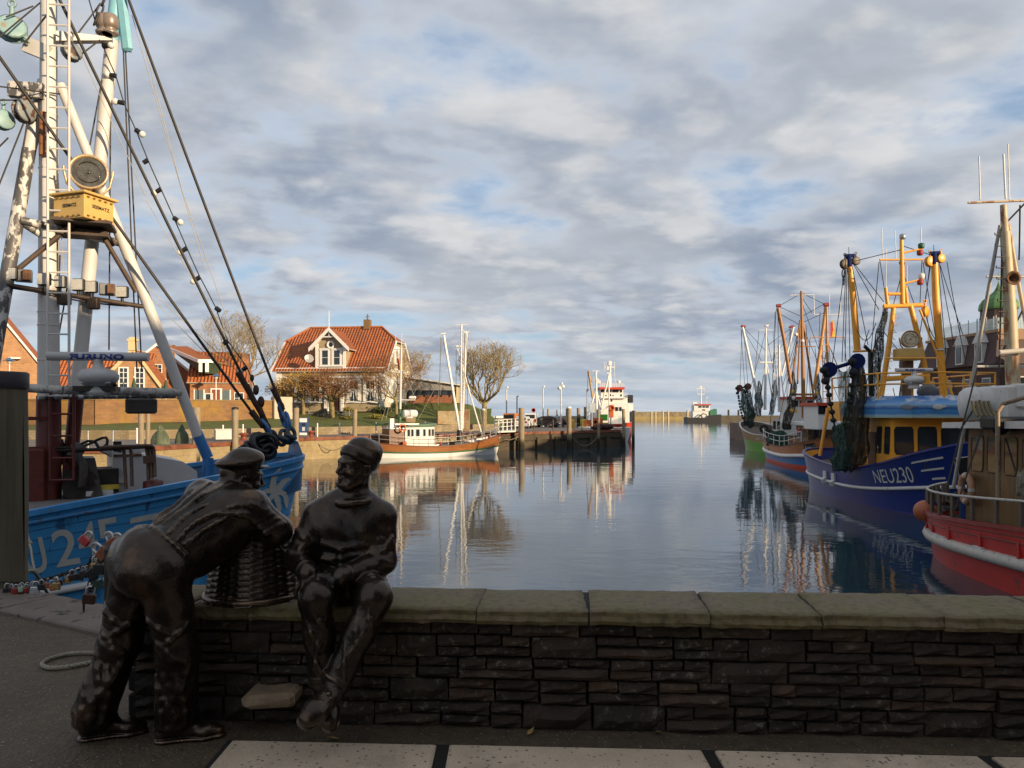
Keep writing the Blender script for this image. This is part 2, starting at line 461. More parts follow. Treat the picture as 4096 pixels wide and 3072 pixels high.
base = t.mix(t.rng(n, .3, .7), (.062, .041, .022), (.115, .077, .042))
base = t.mix(t.rng(n4, .35, .75, 0, .6), base, (.02, .017, .014))
sepc = t.node('ShaderNodeSeparateColor'); t.link(v.outputs['Color'], sepc.inputs[0])
peb = t.math('MULTIPLY', t.math('LESS_THAN', v.outputs['Distance'], .28), t.math('GREATER_THAN', sepc.outputs[0], .80))
base = t.mix(t.math('MULTIPLY', t.math('MULTIPLY', peb, t.rng(n4, .3, .7)), .85), base, (.34, .31, .26))
sepd = t.node('ShaderNodeSeparateColor'); t.link(v2.outputs['Color'], sepd.inputs[0])
peb2 = t.math('MULTIPLY', t.math('LESS_THAN', v2.outputs['Distance'], .35), t.math('GREATER_THAN', sepd.outputs[1], .75))
base = t.mix(t.math('MULTIPLY', peb2, .5), base, (.16, .14, .11))
t.set(Base_Color=base, Roughness=.75); t.bump(t.math('ADD', v.outputs['Distance'], n4), .5, .01)
m_agg = t.mat
t = NT('pebble_slab')
co = t.coord(); v = t.node('ShaderNodeTexVoronoi'); v.inputs['Scale'].default_value = 38; v.inputs['Randomness'].default_value = 1; t.link(co, v.inputs['Vector'])
sepc = t.node('ShaderNodeSeparateColor'); t.link(v.outputs['Color'], sepc.inputs[0])
n = t.noise(co, 3, 5, .6); nf = t.noise(co, 120, 3, .6)
base = t.mix(t.rng(n, .3, .7), (.50, .385, .27), (.68, .54, .39))
base = t.mix(t.rng(nf, .4, .7, 0, .35), base, (.12, .10, .08)); base = t.mix(t.rng(t.noise(t.coord(loc=(5, 2, 0)), 1.1, 6, .7), .5, .68, 0, .55), base, (.16, .13, .10))
holes = t.math('MULTIPLY', t.math('LESS_THAN', v.outputs['Distance'], .30), t.math('GREATER_THAN', sepc.outputs[0], .66))
base = t.mix(t.math('MULTIPLY', t.math('MULTIPLY', holes, t.rng(n, .3, .6, .25, 1)), .85), base, (.035, .03, .026))
lite = t.math('MULTIPLY', t.math('LESS_THAN', v.outputs['Distance'], .22), t.math('GREATER_THAN', sepc.outputs[1], .85))
base = t.mix(t.math('MULTIPLY', lite, .7), base, (.42, .40, .35))
t.set(Base_Color=base, Roughness=.7); t.bump(t.math('SUBTRACT', nf, t.math('MULTIPLY', holes, 2.0)), .4, .008)
m_slab = t.mat
m_conc = M('quay_edge_concrete', (.15, .115, .095), .8, var=.3, vs=3, wear=((.035, .03, .028), .35, 6), bump=.3, bs=60)
m_soil = M('dark_joint', (.012, .010, .008), .9, var=.4, vs=20)
def edge_y(x): return 4.47-.545*(x+0)         # water-side edge of the near quay, left of the wall
gp = [(-60, 37.2), (-1.0, 5.0), (30, 5.0), (30, -45), (-60, -45)]
gp[0] = (-60, edge_y(-60))
mb = MB(); mb.add([(x, y, 0) for x, y in gp], [tuple(range(len(gp)))]); mb.add([(gp[0][0], gp[0][1], 0), (gp[0][0], gp[0][1], -5), (gp[1][0], gp[1][1], -5), (gp[1][0], gp[1][1], 0)], [(0, 1, 2, 3)]); mb.add([(gp[1][0], gp[1][1], 0), (gp[1][0], gp[1][1], -5), (gp[2][0], gp[2][1], -5), (gp[2][0], gp[2][1], 0)], [(0, 1, 2, 3)])
struct(mb.build('ground', m_agg))
mb = MB(); d = V(1, -.545, 0).normalized(); nrm = V(-d.y, d.x, 0)
x = -14.0
while x < -1.4:
    L_ = 1.9; a = V(x, edge_y(x), 0)
    c = a+d*(L_/2)-nrm*.22; mb.box((c.x, c.y, .006), (L_-.012, .52, .05), rz=math.atan2(d.y, d.x), bev=.012)
    x += L_*d.x
struct(mb.build('quay_edge', m_conc))
mb = MB(); mb.quad((-1.42, 3.80, .004), (4.6, 3.52, .004), (4.6, 1.4, .004), (-1.42, 1.4, .004)); struct(mb.build('slab_bedding', m_soil))
mb = MB(); xs = [-1.385, -.335, .945, 2.235, 3.5]
for i in range(4):
    x0, x1 = xs[i]+.03, xs[i+1]-.035
    if i == 0: x0 = xs[0]
    for y0, y1 in ((2.62, None), (1.5, 2.56)):
        ya = (3.765-.048*(x0+1.4)) if y1 is None else y1; yb = (3.765-.048*(x1+1.4)) if y1 is None else y1
        zt = .022+.004*random.random()
        P4 = [(x0, y0), (x1, y0), (x1, yb), (x0, ya)]
        b = .012; cx, cy = (x0+x1)/2, (y0+yb)/2
        def ins(p): return (p[0]+(b if p[0] < cx else -b), p[1]+(b if p[1] < cy else -b))
        vs = [(p[0], p[1], 0) for p in P4]+[(p[0], p[1], zt-.008) for p in P4]+[ins(p)+(zt,) for p in P4]
        mb.add(vs, [(8, 9, 10, 11)]+[(k, (k+1) % 4, 4+(k+1) % 4, 4+k) for k in range(4)]+[(4+k, 4+(k+1) % 4, 8+(k+1) % 4, 8+k) for k in range(4)])
struct(mb.build('pavement_slabs', m_slab))
t = NT('wall_stone')
g = t.node('ShaderNodeNewGeometry'); ri = g.outputs['Random Per Island']
co = t.coord(); n = t.noise(co, 5, 6, .65); n2 = t.noise(co, 26, 5, .65); n3 = t.noise(co, 1.1, 4, .6)
c = t.ramp(ri, [(0, (.034, .019, .010)), (.3, (.060, .034, .018)), (.6, (.042, .028, .016)), (.8, (.12, .064, .032)), (1, (.058, .040, .024))])
c = t.mix(t.rng(n, .25, .7, .1, .8), c, (.010, .008, .0065))
c = t.mix(t.math('MULTIPLY', t.rng(n2, .57, .66, 0, .8), t.rng(n3, .42, .6)), c, (.21, .19, .155))                      # pale lichen crusts
moss = t.math('MULTIPLY', t.rng(n3, .55, .68), t.rng(n2, .45, .6))
c = t.mix(t.math('MULTIPLY', moss, .5), c, (.055, .052, .018))
t.set(Base_Color=c, Roughness=.85); t.bump(t.math('ADD', n2, n), .8, .02); m_wstone = t.mat
t = NT('coping_stone')
g = t.node('ShaderNodeNewGeometry'); ri = g.outputs['Random Per Island']
co = t.coord(); n = t.noise(co, 3.2, 6, .65); n2 = t.noise(co, 22, 6, .7); n3 = t.noise(co, 1.6, 4, .6)
c = t.ramp(ri, [(0, (.125, .092, .046)), (.5, (.175, .128, .075)), (1, (.145, .11, .05))])
c = t.mix(t.rng(n, .4, .62, 0, .75), c, (.135, .115, .026))                      # yellow-green algae
c = t.mix(t.rng(n2, .47, .7, 0, .75), c, (.04, .032, .018))
c = t.mix(t.rng(n3, .52, .75, 0, .4), c, (.21, .16, .12))
t.set(Base_Color=c, Roughness=.8); t.bump(t.math('ADD', n2, n), .6, .015); m_coping = t.mat
WL = V(-2.02, 4.035, 0); WA = math.atan(-.055); wd_ = V(math.cos(WA), math.sin(WA), 0); wn_ = V(-wd_.y, wd_.x, 0)
wall = thing('stone_wall', 'low wall of dark coursed stone with mossy slab coping at the harbour edge', 'wall', WL, WA)
rr = random.Random(11)
mb = MB(); length = 6.9
def stone(x0, x1, z0, z1):
    """rough-faced block: front y=0 side, uneven"""
    g_ = .007; x0 += g_*rr.uniform(.4, 1.3); x1 -= g_*rr.uniform(.4, 1.3); z0 += g_*rr.uniform(.4, 1.2); z1 -= g_*rr.uniform(.4, 1.2)
    nx, nz = max(2, int((x1-x0)/.07)), max(2, int((z1-z0)/.05)); off = rr.uniform(-.014, .016)
    rows = []
    for j in range(nz+1):
        row = []
        for i in range(nx+1):
            u = i/nx; w = j/nz; e = min(u, 1-u)*(x1-x0); ez = min(w, 1-w)*(z1-z0)
            edge = i in (0, nx) or j in (0, nz)
            y = off+(.022+rr.uniform(0, .012) if edge else rr.uniform(-.010, .006))
            row.append((lerp(x0, x1, u)+rr.uniform(-.004, .004), y, lerp(z0, z1, w)+rr.uniform(-.004, .004)))
        rows.append(row)
    b0 = len(mb.v); mb.grid(rows, 0, False)
    n_ = (nx+1); m_ = nz+1
    ring = [b0+i for i in range(n_)]+[b0+j*n_+nx for j in range(1, m_)]+[b0+nz*n_+i for i in range(nx-1, -1, -1)]+[b0+j*n_ for j in range(m_-2, 0, -1)]
    k0 = len(mb.v); mb.v += [(mb.v[i][0], .10, mb.v[i][2]) for i in ring]
    for i in range(len(ring)):
        j = (i+1) % len(ring); mb.f.append((ring[i], ring[j], k0+j, k0+i)); mb.m.append(0); mb.s.append(False)
z = 0.0; bands = [.13, .125, .11, .115, .075]
for bh in bands:
    x = -rr.uniform(0, .1)+.0
    x = 0.0
    while x < length:
        wid = min(rr.uniform(.16, .40), length-x)
        if length-x-wid < .12: wid = length-x
        r = rr.random()
        if r < .38 or bh < .08: stone(x, x+wid, z, z+bh)
        else:
            s1 = rr.uniform(.42, .58); k = wid*rr.uniform(.35, .65)
            stone(x, x+wid, z, z+bh*s1)
            if wid > .27: stone(x, x+k, z+bh*s1, z+bh); stone(x+k, x+wid, z+bh*s1, z+bh)
            else: stone(x, x+wid, z+bh*s1, z+bh)
        x += wid
    z += bh
mb.build('masonry', m_wstone, wall, world=False)
mb = MB(); mb.box((length/2, .27, .275), (length, .33, .55)); mb.box((length/2, .21, .592), (length, .44, .05));
zz_ = 0
for bh in (.14, .13, .15, .135): mb.box((-.012, .22, zz_+bh/2), (.06, .38-rr.uniform(0, .03), bh-.012), bev=.01); zz_ += bh
mb.build('core', M('mortar', (.018, .014, .011), .95, var=.4, vs=12), wall, world=False)
x = -.04; i = 0
while x < length:
    w = rr.uniform(.54, .63) if x > 1.0 else rr.uniform(.3, .4)
    c = MB(); nx, ny = 10, 8; th = .068; y0, y1 = -.035, .455; sk = rr.uniform(-.02, .03)
    rows = []; zt = .632+rr.uniform(-.003, .004)
    for j in range(ny+1):
        row = []
        for ii in range(nx+1):
            u, w_ = ii/nx, j/ny; e = ii in (0, nx) or j in (0, ny)
            row.append((x+.003+(w-.006)*u+sk*w_+(rr.uniform(-.004, .004) if e else 0), lerp(y0, y1, w_)+(rr.uniform(-.012, .010) if j in (0, ny) else 0), zt-(.008 if e else 0)+rr.uniform(-.0015, .0015)))
        rows.append(row)
    b0 = len(c.v); c.grid(rows, 0, True)
    n_ = nx+1; m_ = ny+1
    ring = [b0+q for q in range(n_)]+[b0+j*n_+nx for j in range(1, m_)]+[b0+ny*n_+q for q in range(nx-1, -1, -1)]+[b0+j*n_ for j in range(m_-2, 0, -1)]
    prev = ring
    for lv in range(1, 4):
        k0 = len(c.v)
        for q in ring:
            p = c.v[q]; inn = (.006, -.004, .012)[lv-1]
            c.v.append((p[0], p[1]+(-inn if p[1] > .2 else inn)*1.0+rr.uniform(-.008, .006)*(1 if p[1] < 0 else 0), zt-.008-th*lv/3))
        cur = list(range(k0, k0+len(ring)))
        for q in range(len(ring)):
            j = (q+1) % len(ring); c.f.append((prev[q], prev[j], cur[j], cur[q])); c.m.append(0); c.s.append(False)
        prev = cur
    c.f.append(tuple(prev)); c.m.append(0); c.s.append(False)
    c.build('coping_stone', m_coping, wall, world=False)
    x += w; i += 1
mb = MB(); mb.box((0, 0, 0), (.27, .20, .075), bev=.02)
for k in range(len(mb.v)): mb.v[k] = tuple(a+rr.uniform(-.006, .006) for a in mb.v[k])
p = W(272, 697, 3.92); mb.xf(Matrix.Translation((p.x, 3.95, p.z))@Matrix.Rotation(rad(-3), 4, 'Y'))
o = mb.build('projecting_stone', M('pale_step_stone', (.25, .18, .11), .8, var=.35, vs=9, bump=.6, bs=30), wall)
leafm = M('fallen_leaf', (.32, .20, .06), .7, var=.4, vs=30)
for i, (px, py, lab) in enumerate(((531, 734, 'yellow fallen leaf by the wall foot above the second slab'), (659, 735, 'small ochre leaf lying at the wall foot right of centre'), (333, 741, 'orange leaf lying at the slab edge below the seated statue'))):
    Y = 1.65*F/(py-HOR); mb = MB(); c = V(WX(px, Y), Y, .012)
    a = rr.uniform(0, 6); ux = V(math.cos(a), math.sin(a), .15); uy = V(-math.sin(a), math.cos(a), .25)
    mb.add([c-ux*.035, c-ux*.01+uy*.016, c+ux*.03+V(0, 0, .012), c-ux*.01-uy*.016+V(0, 0, .008)], [(0, 1, 2, 3)])
    tag(mb.build('fallen_leaf', leafm), lab, 'leaf')
m_pile = M_wood('weathered_pile', (.085, .070, .042), (.16, .135, .085), .85, axis='z', vs=6)
m_rust_iron = M('dark_iron', (.022, .017, .014), .6, .6, var=.4, vs=12, wear=((.07, .03, .015), .35, 9))
pl = thing('mooring_pile', 'thick weathered wooden mooring pile with a dark metal cap at the quay edge', 'mooring pile', (WX(2, 7.1), 7.1, -2.6))
Xp = pl.location.x
mb = MB(); nseg = 22; rows = []
for j in range(nseg+1):
    zz_ = -2.6+4.52*j/nseg
    rows.append([(Xp+math.cos(2*PI*k/24)*(.205+.007*math.sin(k*2.7+j*.5)+.004*math.sin(k*7)), 7.1+math.sin(2*PI*k/24)*(.205+.006*math.sin(k*3.1)), zz_) for k in range(25)])
mb.grid(rows, 0, True)
mb.box((Xp+.06, 7.1-.205, .6), (.012, .014, 2.4))
mb.build('shaft', m_pile, pl)
mb = MB(); mb.lathe((Xp, 7.1, 1.86), [(.216, 0), (.219, .02), (.219, .14), (.205, .155), (.0, .165)], 24); mb.build('metal_cap', M('cap_metal', (.045, .04, .045), .55, .5, var=.3, vs=8), pl)
po = thing('steel_post', 'plain dark steel post behind the leaning statue where the lock chain ends', 'post', (WX(118, 5.15), 5.15, 0))
mb = MB(); mb.tube((po.location.x, 5.15, 0), (po.location.x, 5.15, .72), .085, .085, 20); mb.lathe((po.location.x, 5.15, .72), [(.085, 0), (.075, .02), (0, .03)], 20); mb.build('tube', M('post_black', (.010, .009, .009), .5, .3, var=.3), po)
pa = V(Xp+.1, 6.95, WZ(583, 6.95)); pm = W(92, 563, 5.6); pb = W(112, 546, 5.25)
cpts = []
for i in range(61):
    s = i/60; a = pa.lerp(pm, min(1, s/.62)) if s < .62 else pm.lerp(pb, (s-.62)/.38)
    cpts.append(a-V(0, 0, .05*math.sin(min(1, s/.62)*PI)+(.0)))
def chain(mb, pts, lw=.016, r=.0045, pitch=None):
    pitch = pitch or lw*2.3; i = 0; acc = 0; out = []
    tot = 0; last = pts[0]; k = 0; lst = [pts[0]]
    for p in pts[1:]:
        seg = (p-last).length
        while acc+seg >= pitch:
            tt = (pitch-acc)/seg; q = last.lerp(p, tt); lst.append(q); seg = (p-q).length; last = q; acc = 0
        acc += seg; last = p
    for i in range(len(lst)-1):
        a, b = lst[i], lst[i+1]; d = (b-a).normalized(); s_ = d.orthogonal().normalized() if i % 2 else d.cross(d.orthogonal()).normalized()
        c = (a+b)/2; hl = pitch*.62
        mb.path([c+d*(hl*math.cos(q))+s_*(lw*.5*math.sin(q)) for q in [2*PI*w/10 for w in range(10)]], r, 5, closed=True)
mb = MB(); chain(mb, cpts, .03, .006)
ch = mb.build('lock_chain', m_rust_iron); tag(ch, 'dark steel chain hung with love locks between mooring pile and steel post', 'chain')
lock_cols = {'rusty brown': (.075, .035, .022), 'black': (.012, .012, .013), 'brass': (.36, .24, .09), 'silver': (.5, .52, .54), 'red': (.30, .022, .02), 'orange': (.42, .10, .015), 'mint green': (.36, .55, .38), 'dark green': (.03, .07, .06), 'pink red': (.42, .05, .05), 'copper': (.30, .11, .06)}
def padlock(c, kind, sz, rz, tilt, label, shape='box'):
    t_ = thing('padlock', label, 'padlock', c, 0, 'love locks on the quay chain')
    R = Matrix.Translation(c)@Matrix.Rotation(rz, 4, 'Z')@Matrix.Rotation(tilt, 4, 'Y')
    m = M('lock_'+kind.replace(' ', '_'), lock_cols[kind], .35, .6 if kind in ('brass', 'silver', 'copper', 'rusty brown') else .1, var=.25, vs=30)
    mb = MB()
    if shape == 'heart':
        pr = [(math.sin(a)**3*.5*sz, 0, (.40*math.cos(a)-.16*math.cos(2*a)-.06*math.cos(3*a)-.02*math.cos(4*a))*sz-sz*.95) for a in [2*PI*k/24 for k in range(24)]]
        mb.prism([(x, -sz*.14, z_) for x, y, z_ in pr], (0, sz*.28, 0))
    else: mb.box((0, 0, -sz*.95), (sz, sz*.36, sz*.8), bev=sz*.08)
    mb.box((0, -sz*.19, -sz*1.12), (sz*.12, sz*.02, sz*.18))
    mb.xf(R); mb.build('body', m, t_)
    mb = MB(); w = sz*.3
    mb.path([V(-w, 0, -sz*.58), V(-w, 0, -sz*.25)]+[V(-w*math.cos(PI*k/8), 0, -sz*.25+w*math.sin(PI*k/8)) for k in range(1, 8)]+[V(w, 0, -sz*.25), V(w, 0, -sz*.58)], sz*.085, 6)
    mb.xf(R); mb.build('shackle', M('shackle_steel', (.45, .45, .44), .3, .8, var=.3, vs=20), t_)
special = {9: ('silver', .075, 'large silver padlock low on the chain with a plain bright face'), 5: ('mint green', .055, 'narrow mint green padlock near the wooden pile'), 12: ('orange', .06, 'orange padlock hanging under the silver one'), 14: ('brass', .07, 'flat brass padlock in the middle of the chain'), 27: ('brass', .085, 'big pale brass padlock with faint engraving near the chain end'), 7: ('red', .05, 'small bright red padlock left of the silver one'), 16: ('brass', .045, 'little pale brass padlock hanging lowest mid chain'), 3: ('red', .06, 'dull red padlock beside the mint green one')}
for i in range(34):
    s = i/33; c = cpts[int(3+s*56)]+V(rr.uniform(-.012, .012), rr.uniform(-.03, .01), rr.uniform(-.012, .006))
    if i in special:
        k, sz, lab = special[i]; c = c-V(0, .03, .02*(i in (12, 16)))
    else:
        k = rr.choice(['rusty brown']*4+['black']*3+['copper']); sz = rr.uniform(.05, .068)
        lab = {'rusty brown': 'rust brown love lock packed among others on the quay chain', 'black': 'black love lock packed among others on the quay chain', 'copper': 'dull copper love lock packed among others on the quay chain'}[k]
    padlock(c, k, sz, rr.uniform(-.5, .5), rr.uniform(-.2, .2), lab)
top = pb+V(0, -.05, .06)
for (dx, dz, k, sz, til, lab, shp) in ((-.10, .045, 'pink red', .075, .7, 'pinkish red tilted padlock on top of the lock bundle at the post', 'box'), (.0, .04, 'copper', .085, -.5, 'rosy copper padlock at the centre of the lock bundle', 'box'), (.08, .03, 'red', .09, .5, 'dark red padlock on the right of the lock bundle', 'box'), (-.09, -.04, 'copper', .095, -.9, 'copper brown padlock lying sideways under the lock bundle', 'box'), (-.05, -.13, 'black', .085, .1, 'black padlock below the lock bundle', 'box'), (.03, -.06, 'black', .08, .3, 'black padlock in the middle of the lock bundle', 'box')):
    padlock(top+V(dx, rr.uniform(-.05, 0), dz), k, sz, rr.uniform(-.3, .3), til, lab, shp)
q1 = W(90, 558, 5.5); q2 = W(96, 560, 5.35)
mb = MB(); chain(mb, [q1, W(90, 587, 5.5), W(84, 600, 5.45), W(83.5, 615, 5.45)], .024, .005)
tag(mb.build('loose_chain', m_rust_iron), 'longer loose chain dangling below the lock bundle', 'chain')
mb = MB(); chain(mb, [q2, W(98, 575, 5.35), W(91, 592, 5.45)], .022, .005)
tag(mb.build('loose_chain', m_rust_iron), 'shorter chain holding the heart shaped lock beside the post', 'chain')
padlock(W(98.5, 572, 5.33), 'dark green', .085, 0, 0, 'dark green heart shaped padlock on a dangling chain', 'heart')
padlock(W(91, 587, 5.44), 'rusty brown', .09, .1, .15, 'brown padlock hanging lowest on the dangling chain', 'box')
padlock(W(101.5, 567, 5.3), 'black', .08, .2, .9, 'dark tilted padlock beside the green heart one', 'box')
m_rope = M('pale_rope', (.30, .27, .20), .85, var=.35, vs=60, bump=.6, bs=120)
def rope(mb, pts, r=.012, tw=3):
    """three-strand laid rope"""
    P_ = [Vector(p) for p in pts]
    for s_ in range(tw):
        out = []; acc = 0
        for i, p in enumerate(P_):
            d = (P_[min(i+1, len(P_)-1)]-P_[max(i-1, 0)]).normalized(); a = d.cross(V(0, 0, 1) if abs(d.z) < .9 else V(1, 0, 0)).normalized(); b = d.cross(a)
            if i: acc += (p-P_[i-1]).length
            ph = acc/(r*7)*2*PI+s_*2*PI/tw
            out.append(p+a*(r*.5*math.cos(ph))+b*(r*.5*math.sin(ph)))
        mb.path(out, r*.62, 5)
def resample(pts, step, closed=False):
    P_ = [Vector(p) for p in pts]; n = len(P_); out = []
    def cr(a, b, c, d, t): return .5*((2*b)+(c-a)*t+(2*a-5*b+4*c-d)*t*t+(3*b-a-3*c+d)*t**3)
    for i in range(n if closed else n-1):
        g_ = (lambda k: P_[k % n]) if closed else (lambda k: P_[min(max(k, 0), n-1)])
        m_ = max(2, int((g_(i+1)-g_(i)).length/step))
        for k in range(m_): out.append(cr(g_(i-1), g_(i), g_(i+1), g_(i+2), k/m_))
    if not closed: out.append(P_[-1])
    return out
mb = MB(); gr = [(110, 659), (100, 655.8), (85, 655.2), (68, 656.5), (53, 660), (44, 664), (43, 668), (52, 670.5), (67, 669.5), (85, 666), (104, 662), (118, 660), (128, 656)]
rope(mb, resample([V(WX(x, 1.65*F/(y-HOR)), 1.65*F/(y-HOR), .016) for x, y in gr], .012), .014)
tag(mb.build('rope', m_rope), 'loop of pale twisted rope lying on the quay behind the statue', 'rope')
mb = MB(); rope(mb, resample([W(24.5, 490, 9.5), W(25, 515, 9.2), W(29, 541, 8.6), W(31, 549, 8.4), W(32.5, 560, 8.2), W(35, 571, 8)], .02), .012); rope(mb, resample([W(10, 572, 7.3), W(24, 572.5, 7.4), W(32, 571, 7.6), W(38, 577, 7.8), W(45, 589, 8.6), W(48, 594, 10)], .02), .016); mb.ball(W(29.5, 543, 8.55), .03, 8, 6)
tag(mb.build('mooring_line', m_rope), 'knotted white line from the blue boat to the wooden pile', 'rope')
import openvdb as vdb
class SDF:
    def __init__(s, lo, hi, vox):
        s.lo = np.array(lo, np.float32); s.vox = vox
        s.n = np.ceil((np.array(hi)-s.lo)/vox).astype(int)+1
        s.D = np.full(s.n, .2, np.float32)
    def _sub(s, lo, hi, pad):
        a = np.maximum(0, np.floor((np.array(lo)-pad-s.lo)/s.vox).astype(int)); b = np.minimum(s.n, np.ceil((np.array(hi)+pad-s.lo)/s.vox).astype(int)+1)
        if (b <= a).any(): return None
        ax = [s.lo[i]+s.vox*np.arange(a[i], b[i], dtype=np.float32) for i in range(3)]
        X = np.stack(np.meshgrid(*ax, indexing='ij'), -1)
        return tuple(slice(a[i], b[i]) for i in range(3)), X
    def put(s, lo, hi, fn, k, op='u'):
        r = s._sub(lo, hi, k+.05)
        if r is None: return
        sl_, X = r; d = fn(X).astype(np.float32); A = s.D[sl_]
        if op == 'u':
            h = np.clip(.5+.5*(A-d)/k, 0, 1); s.D[sl_] = A*(1-h)+d*h-k*h*(1-h)
        else:      # smooth subtraction
            h = np.clip(.5-.5*(A+d)/k, 0, 1); s.D[sl_] = A*(1-h)-d*h+k*h*(1-h)
    def cap(s, p, q, r0, r1=None, k=.03, op='u', flat=None):
        """tapered capsule; flat=(axis vector, factor) squashes it along the axis"""
        r1 = r0 if r1 is None else r1; p = np.array(p, np.float32); q = np.array(q, np.float32); R = max(r0, r1)
        fx = None
        if flat is not None: fx = np.array(Vector(flat[0]).normalized(), np.float32); ff = flat[1]
        def fn(X):
            pa = X-p; ba = q-p; h = np.clip((pa@ba)/max(1e-9, float(ba@ba)), 0, 1)
            w = pa-h[..., None]*ba
            if fx is not None: w = w+(w@fx)[..., None]*fx*(1/ff-1)
            return np.linalg.norm(w, axis=-1)-(r0+(r1-r0)*h)
        s.put(np.minimum(p, q)-R, np.maximum(p, q)+R, fn, k, op)
    def chain(s, pts, rs, k=.02, op='u', flat=None):
        for i in range(len(pts)-1): s.cap(pts[i], pts[i+1], rs[i], rs[i+1], k, op, flat)
    def ell(s, c, r, M3=None, k=.03, op='u'):
        c = np.array(c, np.float32); r = np.array(r, np.float32); R = np.array(M3, np.float32) if M3 is not None else np.eye(3, dtype=np.float32); mx = float(r.max())
        def fn(X):
            w = (X-c)@R; k0 = np.linalg.norm(w/r, axis=-1); k1 = np.linalg.norm(w/(r*r), axis=-1)
            return k0*(k0-1)/np.maximum(k1, 1e-6)
        s.put(c-mx, c+mx, fn, k, op)
    def tor(s, c, R_, r, M3, k=.01, squash=1.0, sy=1.0):
        c = np.array(c, np.float32); Rm = np.array(M3, np.float32)
        def fn(X):
            w = (X-c)@Rm; q = np.sqrt(w[..., 0]**2+(w[..., 1]/sy)**2)-R_; return np.sqrt(q*q+(w[..., 2]/squash)**2)-r
        s.put(c-R_-r*2, c+R_+r*2, fn, k)
    def cut(s, c, nrm, k=.004):
        """remove everything beyond the plane"""
        c = np.array(c, np.float32); nn = np.array(Vector(nrm).normalized(), np.float32)
        pts = s.lo+s.vox*s.n
        def fn(X): return -((X-c)@nn)
        s.put(s.lo, pts, fn, k, 's')
    def fold(s, pts, r, k=.012): s.chain(pts, [r]*len(pts), k)
    def groove(s, pts, r, k=.008): s.chain(pts, [r]*len(pts), k, 's')
    def mesh(s, name, mat, parent, noise=0.0):
        if noise > 0:
            ax = [s.lo[i]+s.vox*np.arange(s.n[i], dtype=np.float32) for i in range(3)]; X, Y_, Z = np.meshgrid(*ax, indexing='ij', sparse=True)
            s.D += noise*(np.sin(17*X+4*np.sin(11*Z+2*Y_)+6*Y_)*np.sin(13*Z+3*np.sin(15*X)+9*Y_)+.5*np.sin(41*X+25*Z+3*np.sin(23*Y_))*np.sin(37*Y_-29*Z))
        g = vdb.FloatGrid(); g.background = .2; g.copyFromArray(np.ascontiguousarray(s.D));
        P_, T_, Q_ = g.convertToPolygons(isovalue=0.0, adaptivity=0.0)
        P_ = np.array(P_)*s.vox+s.lo
        lo = np.array(parent.location if parent.parent is None else parent.parent.location)
        me = bpy.data.meshes.new(name); me.from_pydata((P_-lo).tolist(), [], [tuple(int(i) for i in f[::-1]) for f in Q_]+[tuple(int(i) for i in f[::-1]) for f in T_])
        bm = bmesh.new(); bm.from_mesh(me)
        bmesh.ops.recalc_face_normals(bm, faces=bm.faces)
        bm.to_mesh(me); bm.free()
        me.polygons.foreach_set('use_smooth', [True]*len(me.polygons)); me.materials.append(mat); me.update()
        o = bpy.data.objects.new(name, me); COL.objects.link(o); o.parent = parent
        return o
def frame(f, u):
    """matrix with columns side (left of the figure), forward, up"""
    f = Vector(f).normalized(); u = Vector(u); u = (u-f*u.dot(f)).normalized(); sd = u.cross(f)
    return Matrix((sd, f, u)).transposed()
t = NT('bronze')
g = t.node('ShaderNodeNewGeometry'); co = t.coord(); n = t.noise(co, 3.5, 6, .6); n2 = t.noise(co, 28, 5, .6); n3 = t.noise(co, 9, 5, .6)
c = t.mix(t.rng(n, .3, .7), (.019, .0165, .0155), (.068, .050, .038))
worn = t.math('MULTIPLY', t.rng(g.outputs['Pointiness'], .50, .56), t.rng(n3, .35, .65))
c = t.mix(t.math('MULTIPLY', worn, .5), c, (.36, .24, .15))
pol = t.rng(t.noise(t.coord(loc=(3.1, 1, .4)), 4.2, 4, .55), .58, .68)
c = t.mix(t.math('MULTIPLY', pol, .45), c, (.24, .14, .08))
verd = t.math('MULTIPLY', t.rng(t.noise(t.coord(loc=(9, 2, 1)), 6, 5, .6), .66, .72), .5)
c = t.mix(verd, c, (.05, .075, .06))
t.set(Base_Color=c, Metallic=.8, Roughness=t.rng(n2, .3, .7, .20, .34)); t.bump(t.math('ADD', n2, t.math('MULTIPLY', n3, 2.5)), .22, .012)
m_bronze = t.mat
def hand(S, wrist, d, nrm, thumb_side, curl=.5, sc=1.0, spread=.16, k=.006):
    """palm + four fingers + thumb. d: along the hand, nrm: back of the hand, thumb_side: +1/-1 along (d x nrm)"""
    d = Vector(d).normalized(); nrm = Vector(nrm); nrm = (nrm-d*nrm.dot(d)).normalized(); sd = d.cross(nrm)*thumb_side
    w = Vector(wrist)
    pe = w+d*.085*sc
    for o in (-.028, -.010, .010, .028): S.cap(w+sd*o*.75*sc, pe+sd*o*sc, .013*sc, .0125*sc, .014)
    for i, (o, ln) in enumerate(((.030, .070), (.010, .080), (-.011, .075), (-.030, .058))):
        b = pe+sd*o*sc; dd = (d+sd*o*spread*8).normalized(); pts = [b]; nn = nrm
        a = 0
        for f_, c_ in ((.45, .35), (.32, .8), (.23, .7)):
            a += curl*c_
            pts.append(pts[-1]+(dd*math.cos(a)-nrm*math.sin(a))*ln*f_*sc)
        S.chain(pts, [.0102*sc, .0095*sc, .0088*sc, .0075*sc], k)
    tb = w+d*.025*sc+sd*.030*sc-nrm*.008*sc
    S.chain([tb, tb+(d*.55+sd*.75-nrm*.3).normalized()*.036*sc, tb+(d*.55+sd*.75-nrm*.3).normalized()*.036*sc+(d*.9+sd*.3-nrm*.35).normalized()*.034*sc], [.0135*sc, .0115*sc, .009*sc], k)
